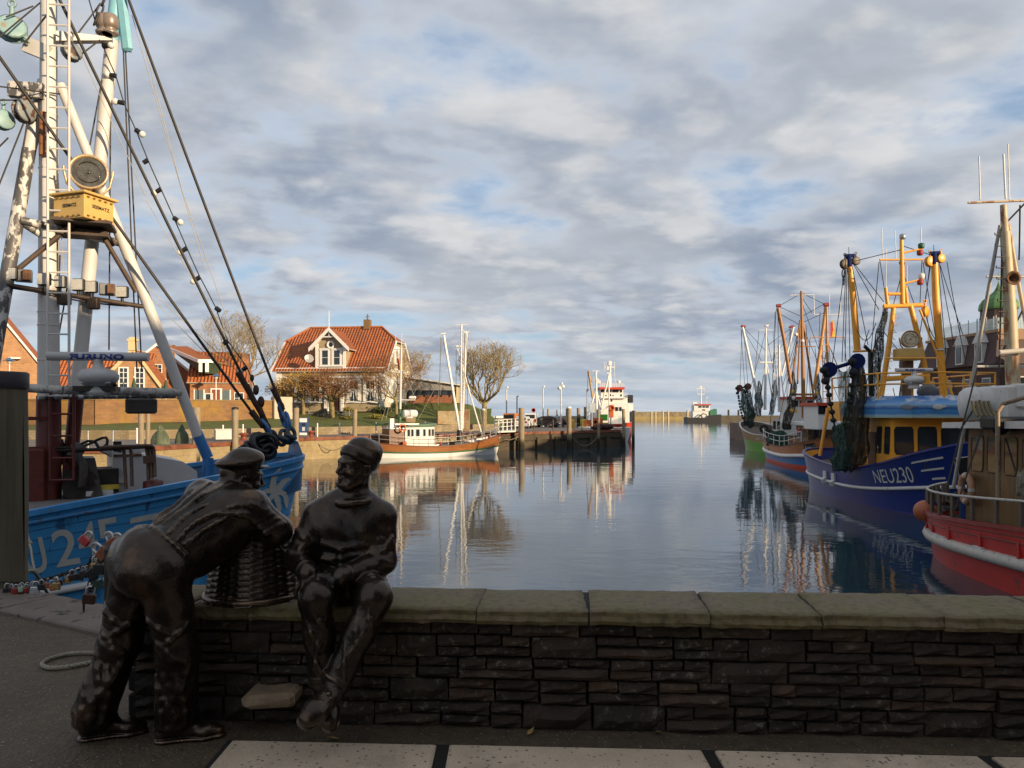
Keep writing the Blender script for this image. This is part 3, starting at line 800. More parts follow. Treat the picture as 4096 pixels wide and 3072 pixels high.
def head(S, c, f, u, neck, sc=1.0, ears=True):
    """c: centre of the skull; f: facing; u: up"""
    R = frame(f, u); sd, fw, up = R.col[0], R.col[1], R.col[2]; c = Vector(c)
    def P_(x, y, z): return c+(sd*x+fw*y+up*z)*sc
    S.cap(neck, P_(0, -.025, -.06), .062*sc, .058*sc, .03)
    S.ell(P_(0, -.012, .030), (.076*sc, .098*sc, .098*sc), R, .02)
    S.ell(P_(0, .022, -.025), (.064*sc, .074*sc, .088*sc), R, .03)            # face mass
    S.chain([P_(-.050, .005, -.062), P_(-.026, .062, -.092), P_(.026, .062, -.092), P_(.050, .005, -.062)], [.024*sc, .02*sc, .02*sc, .024*sc], .025)   # jaw
    S.ell(P_(0, .076, -.096), (.022*sc, .016*sc, .016*sc), R, .015)           # chin
    S.chain([P_(-.048, .066, .030), P_(-.018, .088, .026), P_(.018, .088, .026), P_(.048, .066, .030)], [.011*sc, .012*sc, .012*sc, .011*sc], .014)  # brow
    for s_ in (-1, 1):
        S.ell(P_(.033*s_, .094, .003), (.019*sc, .017*sc, .012*sc), R, .012, 's')   # eye socket
        S.ell(P_(.032*s_, .073, .003), (.0155*sc, .014*sc, .0085*sc), R, .005)      # eyeball
        S.chain([P_(.016*s_, .086, .006), P_(.032*s_, .0885, .0105), P_(.048*s_, .078, .005)], [.0032*sc]*3, .004)
        S.chain([P_(.017*s_, .083, -.004), P_(.032*s_, .086, -.008), P_(.047*s_, .077, -.004)], [.003*sc]*3, .004)
        S.ell(P_(.044*s_, .066, -.028), (.02*sc, .018*sc, .017*sc), R, .02)           # cheek bone
        S.groove([P_(.021*s_, .093, -.040), P_(.031*s_, .086, -.056), P_(.034*s_, .078, -.074)], .003*sc)
        if ears:
            S.ell(P_(.079*s_, -.014, -.012), (.007*sc, .013*sc, .026*sc), R, .010)
            S.chain([P_(.074*s_, .002, .006), P_(.084*s_, -.004, .017), P_(.088*s_, -.020, .014), P_(.086*s_, -.024, -.004), P_(.081*s_, -.014, -.026), P_(.075*s_, -.004, -.036)], [.0045*sc, .0055*sc, .006*sc, .0055*sc, .0055*sc, .006*sc], .005)
    S.chain([P_(0, .088, .022), P_(0, .100, -.004), P_(0, .113, -.026)], [.0085*sc, .010*sc, .0125*sc], .012)   # nose
    for s_ in (-1, 1): S.ell(P_(.0125*s_, .101, -.031), (.0095*sc, .011*sc, .008*sc), R, .006)
    S.chain([P_(-.024, .083, -.061), P_(-.008, .095, -.0575), P_(.008, .095, -.0575), P_(.024, .083, -.061)], [.004*sc, .0065*sc, .0065*sc, .004*sc], .006)
    S.chain([P_(-.022, .082, -.069), P_(0, .093, -.0715), P_(.022, .082, -.069)], [.004*sc, .0075*sc, .004*sc], .006)
    S.groove([P_(-.026, .088, -.0645), P_(0, .103, -.0645), P_(.026, .088, -.0645)], .0022*sc, .003)
    return P_, R
st = thing('bronze_statue', 'bronze statue of a seated fisherman in roll neck sweater and knitted cap', 'statue', (-.85, 4.0, .63))
S = SDF((-1.28, 3.40, .10), (-.48, 4.28, 1.53), .0052)
nk = V(-.835, 4.035, 1.215)
S.cap((-.945, 4.02, .745), (-.77, 4.02, .745), .105, .105, .05)
S.cap((-.86, 4.05, .76), (-.865, 4.05, .93), .150, .155, .06, flat=((0, 1, 0), .78))
S.cap((-.865, 4.05, .95), (-.862, 4.045, 1.08), .165, .150, .06, flat=((0, 1, 0), .72))
S.cap((-1.01, 4.05, 1.092), (-.71, 4.045, 1.085), .088, .088, .06); S.cap((-.865, 4.06, .95), (-.862, 4.06, 1.08), .185, .170, .06, flat=((0, 1, 0), .66))
S.cap((-.86, 4.04, 1.13), nk, .085, .064, .04)
S.ell((-.94, 3.965, 1.03), (.085, .05, .075), None, .05); S.ell((-.78, 3.965, 1.025), (.085, .05, .075), None, .05)
S.tor((-.86, 4.03, .815), .158, .020, Matrix.Identity(3), .03, sy=.84)
for zz_, a in ((.865, .02), (.905, -.02), (.95, .015)): S.fold([V(-.98, 3.935, zz_+a), V(-.88, 3.91, zz_-.01), V(-.76, 3.93, zz_+.012)], .005, .035)
Rc = frame((0, -1, 0), (-.06, -.12, 1))
S.tor((-.842, 4.025, 1.172), .088, .024, Rc, .008, squash=.9); S.tor((-.838, 4.03, 1.20), .066, .020, Rc, .010, squash=1.4)
kR, kL = V(-.955, 3.70, .735), V(-.668, 3.72, .742)
aR, aL = V(-.925, 3.72, .335), V(-.835, 3.655, .355)
for hp, kn, an in ((V(-.945, 4.0, .745), kR, aR), (V(-.77, 4.0, .745), kL, aL)):
    S.cap(hp, kn, .096, .080, .03); S.cap(kn, kn.lerp(an, .45), .078, .074, .02); S.cap(kn.lerp(an, .40), an, .074, .066, .03)
    S.ell(kn+V(0, -.01, .0), (.070, .070, .07), None, .04)
    m_ = kn.lerp(an, .12)
    S.tor(an+V(0, 0, .02), .062, .010, frame((0, -1, 0), kn-an), .012)        # trouser cuff
    for q0, x0, q1, x1 in ((.12, -.05, .6, .02), (.2, .05, .8, -.02), (.5, -.04, .95, .03), (.1, .0, .35, .05)):
        p0, p1 = kn.lerp(an, q0), kn.lerp(an, q1); S.chain([p0+V(x0, -math.sqrt(.075**2-x0**2), 0), p0.lerp(p1, .5)+V((x0+x1)/2, -.073, 0), p1+V(x1, -math.sqrt(.069**2-x1**2), 0)], [.004, .009, .004], .014)
    for q, o in ():
        cc_ = kn.lerp(an, q); S.fold([cc_+V(-.06, -.035, o*1.6), cc_+V(0, -.070, 0), cc_+V(.06, -.035, -o*1.6)], .006, .03)
    for q, o in ((.35, .02), (.6, -.02), (.8, .015)):
        cc_ = hp.lerp(kn, q); S.fold([cc_+V(-.07, o, .05), cc_+V(0, -.02, .084), cc_+V(.07, -o, .05)], .007, .018)
def shoe(heel, toe, up, w=.045, k=.02):
    heel = Vector(heel); toe = Vector(toe); d = (toe-heel).normalized(); L_ = (toe-heel).length
    S.chain([heel, heel+d*L_*.4, heel+d*L_*.78, toe], [w*.80, w*.85, w, w*.82], k, flat=(up, .74))
    u = Vector(up).normalized(); u = (u-d*u.dot(d)).normalized(); s_ = d.cross(u)
    b = -u*w*.62
    S.chain([heel+b*1.02, heel+d*L_*.4+b, heel+d*L_*.78+b, toe+b], [w*.82, w*.82, w*1.06, w*.88], .004, flat=(up, .22))   # sole
    S.fold([heel+d*L_*.60+s_*w*.8, heel+d*L_*.62+u*w*.78, heel+d*L_*.60-s_*w*.8], .005, .008)                 # toe cap seam
    S.fold([heel+d*L_*.15+s_*w*.7, heel+d*L_*.36+u*w*.80, heel+d*L_*.15-s_*w*.7], .006, .008)
    for q in (.40, .47, .54): S.cap(heel+d*L_*q+s_*w*.4+u*w*.66, heel+d*L_*q-s_*w*.4+u*w*.66, .004, .004, .004)
S.cap(aL, V(-.850, 3.61, .315), .050, .046, .02); shoe(V(-.835, 3.62, .325), V(-.93, 3.48, .25), V(.25, -.75, .75), .058)
S.cap(aR, V(-.925, 3.73, .30), .050, .044, .02); shoe(V(-.945, 3.76, .285), V(-.875, 3.64, .17), V(.1, -.75, .6), .055)
sR, eR, wR = V(-1.035, 4.045, 1.085), V(-1.125, 3.99, .87), V(-1.03, 3.835, .835)
sL, eL, wL = V(-.695, 4.04, 1.078), V(-.672, 3.985, .862), V(-.855, 3.80, .822)
for a, b, w_ in ((sR, eR, wR), (sL, eL, wL)):
    S.cap(a, b, .080, .066, .04); S.cap(b, w_, .064, .050, .02); S.tor(b.lerp(w_, .86), .046, .010, frame((0, 0, 1), w_-b), .01)
    for q, o in ((.45, .02), (.7, -.02), (.9, .02)):
        cc_ = a.lerp(b, q); S.fold([cc_+V(-.05, -.04, o*2), cc_+V(0, -.068, 0), cc_+V(.05, -.04, -o*2)], .006, .03)
S.fold([eL+V(.03, -.04, .10), eL+V(.0, -.055, .02), eL+V(-.06, -.05, -.02)], .008, .015); S.fold([eL+V(.05, -.02, .13), eL+V(.01, -.06, .07), eL+V(-.05, -.05, .05)], .007, .015)
S.fold([V(-.72, 3.96, 1.07), V(-.70, 3.965, .99), V(-.72, 3.94, .93)], .009, .02); S.fold([V(-1.01, 3.96, 1.06), V(-1.02, 3.96, .98)], .009, .02)
hand(S, wR+V(.005, -.02, -.012), V(.12, -.32, -.93), V(0, -.85, .5), 1, .25, 1.05)
hand(S, wL+V(-.02, -.005, .0), V(-.93, -.25, -.10), V(-.15, -.55, .83), -1, .95, 1.0)
hc = V(-.822, 4.005, 1.352); fdir = V(-.66, -.74, .10); udir = V(.14, .10, 1)
Ph, Rh = head(S, hc, fdir, udir, V(-.836, 4.032, 1.20), 1.0)
S.mesh('body', m_bronze, st, .0024)
S = SDF(hc-V(.17, .17, .12), hc+V(.17, .17, .20), .0042)
Rcap = frame(Rh@V(0, .90, .42), Rh@V(0, -.40, 1)); ck = Ph(0, -.016, .050)
S.ell(ck+Rcap@V(0, -.01, .038), (.090, .103, .080), Rcap, .02); S.ell(ck+Rcap@V(0, -.055, .085), (.05, .045, .04), Rcap, .03)
S.cut(ck-Rcap@V(0, 0, .016), -(Rcap@V(0, 0, 1)))
S.tor(ck, .083, .0145, Rcap, .008, squash=2.1, sy=1.15)
for q in range(40):
    a = 2*PI*q/40; d_ = V(math.cos(a)*.099, math.sin(a)*.113, 0)
    S.groove([ck+Rcap@(d_*.99+V(0, 0, -.024)), ck+Rcap@(d_*.99+V(0, 0, .024))], .001, .004)
S.mesh('knitted_cap', m_bronze, st)
st = thing('bronze_statue', 'bronze statue of a man in flat cap and braces leaning over a basket', 'statue', (-1.75, 3.8, 0)); stL = st
S = SDF((-2.30, 3.50, -.02), (-1.06, 4.52, 1.52), .0056)
hL, hR = V(-1.865, 3.86, .86), V(-1.665, 3.70, .855)
kL, kR = V(-1.96, 3.87, .47), V(-1.615, 3.76, .46)
aL, aR = V(-2.075, 3.84, .10), V(-1.655, 3.83, .10)
sR, sL = V(-1.325, 3.955, 1.150), V(-1.665, 4.17, 1.185); nk = V(-1.47, 4.085, 1.222)
S.ell((-1.83, 3.80, .91), (.150, .140, .145), None, .05); S.ell((-1.70, 3.715, .905), (.145, .135, .145), None, .05)
wst = V(-1.64, 3.865, .985)
S.cap(V(-1.755, 3.77, .93), wst, .165, .150, .06, flat=(V(-.45, -.45, .77), .85))
S.cap(wst, V(-1.54, 3.99, 1.09), .150, .178, .06, flat=(V(-.5, -.45, .74), .80))
S.cap(V(-1.54, 3.99, 1.09), V(-1.485, 4.06, 1.155), .175, .135, .06, flat=(V(-.5, -.45, .74), .72))
S.cap(sL, sR, .088, .080, .07); S.cap(V(-1.49, 4.06, 1.18), nk, .075, .06, .05)
S.cap(V(-1.60, 3.82, .98), V(-1.43, 3.96, 1.08), .125, .125, .09); S.cap(V(-1.60, 3.90, .92), V(-1.47, 4.0, 1.0), .12, .11, .10); S.cap(V(-1.70, 3.96, 1.02), V(-1.62, 4.08, 1.10), .12, .11, .09)
for h_, k_, a_ in ((hL, kL, aL), (hR, kR, aR)):
    S.cap(h_, k_, .122, .096, .06); S.cap(k_, a_+V(0, 0, .03), .094, .104, .05); S.tor(a_+V(0, 0, -.012), .090, .014, Matrix.Identity(3), .02)
    def lp(q, ang, up_=False):
        c_, r_ = ((h_.lerp(k_, q), lerp(.120, .097, q)) if up_ else (k_.lerp(a_, q), lerp(.095, .104, q))); return c_+V(math.sin(ang)*r_, -math.cos(ang)*r_, 0)
    for q0, a0, q1, a1, r_ in ((-.05, -1.1, .55, .2, .010), (.05, .9, .75, -.1, .011), (.3, -.9, .95, -.35, .009), (.25, .2, .98, .75, .010), (.6, -.2, .97, .25, .008), (-.12, -.9, .12, .9, .012)):
        S.chain([lp(lerp(q0, q1, u), lerp(a0, a1, u)+.18*math.sin(u*3)) for u in (0, .25, .5, .75, 1)], [r_*.4, r_*.9, r_*1.0, r_*.8, r_*.3], .030)
    for q0, a0, q1, a1 in ((.45, -1.2, .7, .3), (.6, 1.1, .85, -.2), (.75, -.9, .98, .4)):
        S.chain([lp(lerp(q0, q1, u), lerp(a0, a1, u), True) for u in (0, .35, .7, 1)], [.005, .012, .010, .004], .02)
S.cap(V(-1.77, 3.70, .86), V(-1.77, 3.74, .95), .12, .12, .05); pass
pass
ax_b = V(-.5, -.42, .76)
def back(u, w):    # a point on the back: u 0 waist..1 neck, w -1 left..1 right
    p_ = V(-1.705, 3.80, 1.075).lerp(V(-1.535, 4.0, 1.245), u); return p_+V(.80, -.58, .08)*(w*.115)-V(0, 0, abs(w)**2*.04)
def on_surface(p_, d_, span=.2):
    """walk from outside along -d_ until the figure's surface"""
    d_ = Vector(d_).normalized(); q = Vector(p_)+d_*span
    for _ in range(120):
        i = np.round((np.array(q)-S.lo)/S.vox).astype(int)
        if (i < 0).any() or (i >= S.n).any() or S.D[tuple(i)] > .004: q = q-d_*.004
        else: break
    return q
dv = V(-.30, -.62, .72)
for b, r_ in (([V(-1.90, 3.90, 1.00), V(-1.80, 3.80, 1.055), V(-1.715, 3.735, 1.055), V(-1.61, 3.69, 1.0), V(-1.53, 3.70, .92)], .007),):
    pts = [on_surface(q, dv) for q in resample(b, .03)]; S.chain(pts, [r_]*len(pts), .014); S.groove([p_+V(.01, .012, .018) for p_ in pts], .006, .01)
br = [[V(-1.735, 3.80, 1.06), V(-1.66, 3.90, 1.14), V(-1.60, 4.0, 1.2), V(-1.565, 4.09, 1.24)], [V(-1.72, 3.785, 1.06), V(-1.62, 3.86, 1.13), V(-1.50, 3.95, 1.2), V(-1.43, 4.03, 1.24)]]
for b in br:
    pts = [on_surface(q, dv) for q in resample(b, .03)]; S.chain(pts, [.006]*len(pts), .004); S.groove([p_+V(.016, -.012, .0) for p_ in pts], .004, .006)
for b in ([V(-1.56, 3.72, .98), V(-1.50, 3.80, 1.06), V(-1.42, 3.84, 1.12)], [V(-1.60, 3.74, 1.0), V(-1.56, 3.82, 1.08), V(-1.49, 3.86, 1.15)], [V(-1.66, 3.78, 1.05), V(-1.60, 3.86, 1.13), V(-1.53, 3.93, 1.2)], [V(-1.52, 3.74, .94), V(-1.46, 3.80, 1.0), V(-1.37, 3.86, 1.08)], [V(-1.78, 3.86, 1.08), V(-1.70, 3.98, 1.15), V(-1.66, 4.08, 1.2)], [V(-1.40, 3.84, 1.16), V(-1.33, 3.87, 1.17), V(-1.27, 3.90, 1.15)], [V(-1.42, 3.83, 1.11), V(-1.34, 3.86, 1.11), V(-1.26, 3.90, 1.09)]):
    pts = [on_surface(q, dv) for q in resample(b, .03)]; S.chain(pts, [.006+.004*math.sin(PI*i/max(1, len(pts)-1)) for i in range(len(pts))], .014)
S.tor(nk+V(.0, .0, -.012), .064, .013, frame((.5, .6, 0), V(.22, .28, .9)), .010, squash=1.6)
eR, eL = V(-1.195, 3.99, 1.025), V(-1.62, 4.36, 1.035); wR, wL = V(-1.47, 4.17, 1.01), V(-1.335, 4.16, 1.07)
S.cap(sR, eR, .086, .074, .05); S.cap(eR, wR, .070, .050, .03); S.cap(sL, eL, .076, .062, .04); S.cap(eL, wL, .058, .042, .03)
for q, o in ((.3, .03), (.5, .01), (.7, -.01), (.9, -.03)):
    cc_ = sR.lerp(eR, q); S.fold([cc_+V(-.10, -.03, o-.02), cc_+V(-.02, -.084, o*.5), cc_+V(.06, -.05, .03)], .007, .03)
S.fold([eR+V(-.12, .0, .015), eR+V(-.05, -.055, -.01), eR+V(.03, -.05, .0)], .009, .016)
hand(S, wL, V(.80, -.45, .12), V(.15, -.25, .95), 1, .7, 1.0)
hand(S, wR, V(-.85, .45, -.05), V(-.1, .0, 1), 1, .5, 1.0)
def shoe2(heel, toe, w):
    heel = Vector(heel); toe = Vector(toe); d = (toe-heel).normalized(); L_ = (toe-heel).length; u = V(0, 0, 1)
    S.chain([heel+u*.05, heel+d*L_*.45+u*.055, heel+d*L_*.8+u*.042, toe+u*.036], [w*.85, w*.85, w*.95, w*.72], .02, flat=(u, .72))
    S.chain([heel+u*.014, heel+d*L_*.5+u*.014, heel+d*L_*.8+u*.014, toe+u*.014], [w*1.0, w*.92, w*1.12, w*.85], .004, flat=(u, .28))
shoe2(V(-2.09, 3.815, 0), V(-1.875, 3.90, 0), .052); shoe2(V(-1.70, 3.79, 0), V(-1.46, 3.85, 0), .052)
S.cut((0, 0, 0), (0, 0, -1))
hc = V(-1.432, 4.125, 1.282); fdir = V(.82, .56, -.10); udir = V(.10, .08, 1)
Ph, Rh = head(S, hc, fdir, udir, nk-V(0, 0, .03), 1.06)
S.cap(nk, Ph(0, -.03, -.02), .076, .07, .03)
S.mesh('body', m_bronze, st, .0026)
S = SDF(hc-V(.22, .22, .12), hc+V(.24, .22, .18), .0045)
Rcap = frame(Rh@V(0, 1, .16), Rh@V(0, -.16, 1)); ck = Ph(0, -.005, .048)
S.cap(ck-Rcap@V(0, 0, .016), ck+Rcap@V(0, 0, .020), .092, .096, .01)
S.ell(ck+Rcap@V(0, -.012, .040), (.110, .124, .040), Rcap, .02); S.ell(ck+Rcap@V(0, .045, .066), (.078, .068, .032), Rcap, .05); S.ell(ck+Rcap@V(0, .100, .002), (.066, .048, .009), Rcap, .012)
S.ell(ck+Rcap@V(0, 0, -.06), (.079, .098, .075), Rcap, .004, 's')
S.mesh('flat_cap', m_bronze, st)
stL.location.x -= .035
bk = thing('bronze_basket', 'upturned woven basket in dark bronze under the leaning statue', 'basket', (-1.42, 4.20, .634))
mb = MB(); rows = []; nr, ns = 46, 96; rb = random.Random(4)
for j in range(nr+1):
    u = j/nr; r = lerp(.262, .215, u**.8)+(.012 if u < .06 else 0); row = []
    for k in range(ns+1):
        a = 2*PI*(k % ns)/ns; stake = math.cos(a*24); wv = math.sin(j*PI*.5+(0 if int((k % ns)/4) % 2 else PI/1))*.004
        row.append((-1.42+math.cos(a)*(r+.003*stake+wv+.0025*math.sin(k*5.3+j*2.1)), 4.20+math.sin(a)*(r+.003*stake+wv), .634+.335*u+.003*math.sin(a*5+j)))
    rows.append(row)
mb.grid(rows, 0, True)
mb.torus((-1.42, 4.20, .65), .262, .016, n=60); mb.lathe((-1.42, 4.20, .955), [(.215, 0), (.205, .02), (.12, .028), (0, .03)], 48)
mb.build('weave', m_bronze, bk)
class Hull:
    """stations stern->bow: (x, half beam at sheer, sheer z, half beam at waterline, forward rake at the sheer)"""
    def __init__(s, st, loc, rz, n=40, flare=1.35, belly=.0, draft=.7):
        s.st = st; s.loc = Vector(loc); s.rz = rz; s.n = n; s.flare = flare; s.belly = belly; s.draft = draft
        s.M = Matrix.Translation(s.loc)@Matrix.Rotation(rz, 4, 'Z')
    def sta(s, t):
        k = t*(len(s.st)-1); i = min(int(k), len(s.st)-2); f = k-i
        g = lambda j: s.st[min(max(j, 0), len(s.st)-1)]
        out = []
        for c in range(5):
            a, b, cc, d = g(i-1)[c], g(i)[c], g(i+1)[c], g(i+2)[c]
            v = .5*((2*b)+(cc-a)*f+(2*a-5*b+4*cc-d)*f*f+(3*b-a-3*cc+d)*f**3)
            if c in (1, 3): v = max(v, 0.0)
            out.append(v)
        return out
    def loc_pt(s, t, v, side=-1, off=0.0):
        """v 0 waterline .. 1 sheer (negative below water); side -1 starboard, +1 port"""
        x, hb, zs, hw, rk = s.sta(t)
        if v >= 0:
            y = hw+(hb-hw)*(v**s.flare)+s.belly*math.sin(PI*v)*min(1, hw)
            return V(x+rk*v, side*(y+off), zs*v)
        y = hw*(1-min(1, -v))**.5
        return V(x, side*(y+off), s.draft*v)
    def pt(s, t, v, side=-1, off=0.0): return s.M@s.loc_pt(t, v, side, off)
    def nrm(s, t, v, side=-1):
        e = .01; a = s.loc_pt(min(1, t+e), v, side)-s.loc_pt(max(0, t-e), v, side); b = s.loc_pt(t, min(1, v+e), side)-s.loc_pt(t, max(0, v-e), side)
        n_ = a.cross(b).normalized()
        return n_ if n_.y*side > 0 else -n_
    def shell(s, root, rows, mats, deck_drop, thick=.07, m_in=None, m_deck=None, m_cap=None, capw=.14, caph=.05, transom=None):
        """rows: list of (v, material index of the band below it)"""
        mb = MB(); ts = [i/s.n for i in range(s.n+1)]
        for side in (-1, 1):
            for (v0, _), (v1, mi) in zip(rows[:-1], rows[1:]):
                k = max(1, int(abs(v1-v0)/.12))
                mb.grid([[s.loc_pt(t, lerp(v0, v1, j/k), side) for t in ts] for j in range(k+1)], mi, True)
        for (v0, _), (v1, mi) in zip(rows[:-1], rows[1:]):
            a0, a1 = s.loc_pt(0, v0, -1), s.loc_pt(0, v1, -1); b0, b1 = s.loc_pt(0, v0, 1), s.loc_pt(0, v1, 1)
            if (a1-b1).length > .02: mb.add([a0, b0, b1, a1], [(0, 1, 2, 3)], transom if transom is not None else mi)
        h = mb.build('hull', mats, root, world=False)
        mi_ = MB(); md = MB(); inner = []
        for side in (-1, 1):
            top = []; bot = []
            for t in ts:
                p = s.loc_pt(t, 1, side); y = max(0.0, abs(p.y)-thick); q = s.loc_pt(t, max(.0, 1-deck_drop/s.sta(t)[2]), side)
                top.append(V(p.x-(.05 if t > .97 else 0), side*y, p.z)); bot.append(V(p.x-(.05 if t > .97 else 0), side*max(0, min(y, abs(q.y)-thick)), p.z-deck_drop))
            mi_.grid([top, bot], 0, True)
            inner.append(bot)
        mi_.add([inner[0][0], inner[1][0], V(inner[1][0].x, inner[1][0].y, inner[1][0].z+deck_drop), V(inner[0][0].x, inner[0][0].y, inner[0][0].z+deck_drop)], [(0, 1, 2, 3)])
        mi_.build('bulwark', m_in or mats[-1], root, world=False)
        md.grid([inner[0], [(a+b)/2+V(0, 0, .03) for a, b in zip(*inner)], inner[1]], 0, True); md.build('deck', m_deck, root, world=False)
        c = MB()
        for side in (-1, 1):
            rws = [[], [], [], []]
            for t in ts:
                p = s.loc_pt(t, 1, side); o = V(p.x, p.y+side*(capw-thick)*.5, p.z); i_ = V(p.x, side*max(0, abs(p.y)-(capw+thick)*.5), p.z)
                rws[0].append(o+V(0, 0, -caph*.4)); rws[1].append(o+V(0, 0, caph*.6)); rws[2].append(i_+V(0, 0, caph*.6)); rws[3].append(i_+V(0, 0, -caph*.4))
            c.grid([rws[0], rws[1], rws[2], rws[3], rws[0]], 0, False)
        a, b = s.loc_pt(0, 1, -1), s.loc_pt(0, 1, 1)
        if (a-b).length > .2: c.bar(a, b, capw, caph)
        c.build('gunwale', m_cap or mats[-1], root, world=False)
        return h
    def strake(s, root, v, r, mat, name='rubbing_strake', squash=.6, t0=0, t1=1):
        mb = MB()
        for side in (-1, 1):
            pts = [s.loc_pt(lerp(t0, t1, i/60), v, side, r*.2) for i in range(61)]
            mb.path(pts, r, 8)
        mb.build(name, mat, root, world=False)
    def text(s, root, txt, mat, t0, t1, v0, v1, side=-1, bold=.02, name='lettering', off=.012, slant=0.0):
        """lettering wrapped on the hull from t0 to t1 and from height v0 to v1 (pairs allowed)"""
        vs, fs = text_mesh(txt, 1.0, bold); X = max(a for a, b in vs); H = max(b for a, b in vs); mb = MB()
        s.decal(mb, [(a/X, b/H) for a, b in vs], fs, t0, t1, v0, v1, side, off, slant)
        return mb.build(name, mat, root, world=False, recalc=False)
    def decal(s, mb, uv, fs, t0, t1, v0, v1, side=-1, off=.012, slant=0.0):
        out = []
        for u, w in uv:
            t = lerp(t0, t1, u)+slant*w; a = lerp(v0[0], v0[1], u) if isinstance(v0, tuple) else v0; b = lerp(v1[0], v1[1], u) if isinstance(v1, tuple) else v1
            v = lerp(a, b, w); p = s.loc_pt(t, v, side)+s.nrm(t, v, side)*off; out.append(p)
        mb.add(out, fs, 0)
    def find_t(s, px, v, side=-1):
        """station parameter whose point appears at image column px (used only to set out lettering from the photo)"""
        best = (1e9, 0)
        for i in range(401):
            p = s.pt(i/400, v, side); q = 512+F*p.x/p.y
            if abs(q-px) < best[0]: best = (abs(q-px), i/400)
        return best[1]
    def rail(s, root, mat, t0, t1, h, inset=.06, npost=8, nrail=2, r=.02, side=(-1, 1), name='guard_rail', v=1.0):
        mb = MB()
        for sd in side:
            for k in range(nrail):
                hh_ = h*(k+1)/nrail; pts = []
                for i in range(25):
                    p = s.loc_pt(lerp(t0, t1, i/24), v, sd); pts.append(V(p.x, sd*max(0, abs(p.y)-inset), p.z+hh_))
                mb.path(pts, r, 6)
            for i in range(npost+1 if npost else 0):
                p = s.loc_pt(lerp(t0, t1, i/npost), v, sd); q = V(p.x, sd*max(0, abs(p.y)-inset), p.z); mb.tube(q, q+V(0, 0, h), r, r, 6)
        mb.build(name, mat, root, world=False)
def lines(root, segs, mat, name='rigging', r=.012, world=True):
    mb = MB()
    for sg in segs:
        rr_ = sg[3] if len(sg) > 3 else r; sg_ = sg[2] if len(sg) > 2 else 0
        mb.path(sag(sg[0], sg[1], 8 if sg_ else 1, sg_), rr_, 5)
    return mb.build(name, mat, root, world)
def ladder(mb, p, q, side, w=.32, r=.018, pitch=.3):
    p = Vector(p); q = Vector(q); side = Vector(side).normalized()*(w/2)
    mb.tube(p-side, q-side, r, r, 6); mb.tube(p+side, q+side, r, r, 6)
    n = max(2, int((q-p).length/pitch))
    for i in range(n+1):
        c = p.lerp(q, i/n); mb.tube(c-side, c+side, r*.75, r*.75, 5)
def hoop_ladder(mb, p, q, side, w=.3, pitch=.35, r=.014):
    p = Vector(p); q = Vector(q); n = max(2, int((q-p).length/pitch)); side = Vector(side).normalized()
    up = (q-p).normalized()
    for i in range(n+1):
        c = p.lerp(q, i/n); mb.path([c-up*.08, c+side*w-up*.0, c+side*w+up*.02, c+up*.08], r, 5)
def block(mb, c, r=.1, axis=(0, 1, 0), drop=None, mi=0):
    """a rope block: sheave between cheeks, with strop"""
    c = Vector(c); ax = Vector(axis).normalized()
    for s_ in (-1, 1): mb.lathe(c+ax*(s_*r*.28), [(0, -r*.10), (r*.8, -r*.10), (r, 0), (r*.8, r*.10), (0, r*.10)], 14, mi, ax)
    mb.lathe(c, [(r*.75, -r*.2), (r*.6, 0), (r*.75, r*.2)], 12, mi, ax)
    mb.tube(c, c+V(0, 0, r*1.6), r*.22, r*.15, 6, mi); mb.torus(c+V(0, 0, r*1.8), r*.25, r*.09, (0, 1, 0), 10, 5, mi)
def radar(parent, c, L_, rz, mat, txt=None, tmat=None, r=.07, name='radar_scanner', tup=(0, 0, 1)):
    """open-array scanner on its turning unit"""
    c = Vector(c); d = V(math.cos(rz), math.sin(rz), 0)
    mb = MB(); mb.lathe(c+V(0, 0, -.75), [(.20, 0), (.22, .03), (.22, .06), (.17, .20), (.30, .22), (.36, .30), (.37, .38), (.30, .48), (.12, .52), (.09, .60), (.09, .64)], 22)
    mb.box(c+V(0, 0, -.50), (.54, .46, .16), rz=rz, bev=.05); mb.tube(c-V(0, 0, .2), c, .09, .08, 12)
    o = mb.build(name, mat, parent)
    mb = MB(); mb.tube(c-d*(L_/2), c+d*(L_/2), r, r, 14); a = mb.build('antenna_bar', mat, o)
    if txt:
        mb = MB(); n_ = V(d.y, -d.x, 0)
        vs, fs = text_mesh(txt, 1, .055); X = max(v[0] for v in vs); H = max(v[1] for v in vs); w = L_*.54; hgt = r*1.25; pts = []
        for u, v_ in vs:
            ang = (v_/H-.5)*hgt/r-.12; pts.append(c+d*((u/X-.5)*w)+n_*((r+.008)*math.cos(ang))+V(0, 0, (r+.008)*math.sin(ang)))
        mb.add(pts, fs, 0); mb.build('lettering', tmat, o, recalc=False)
    return o
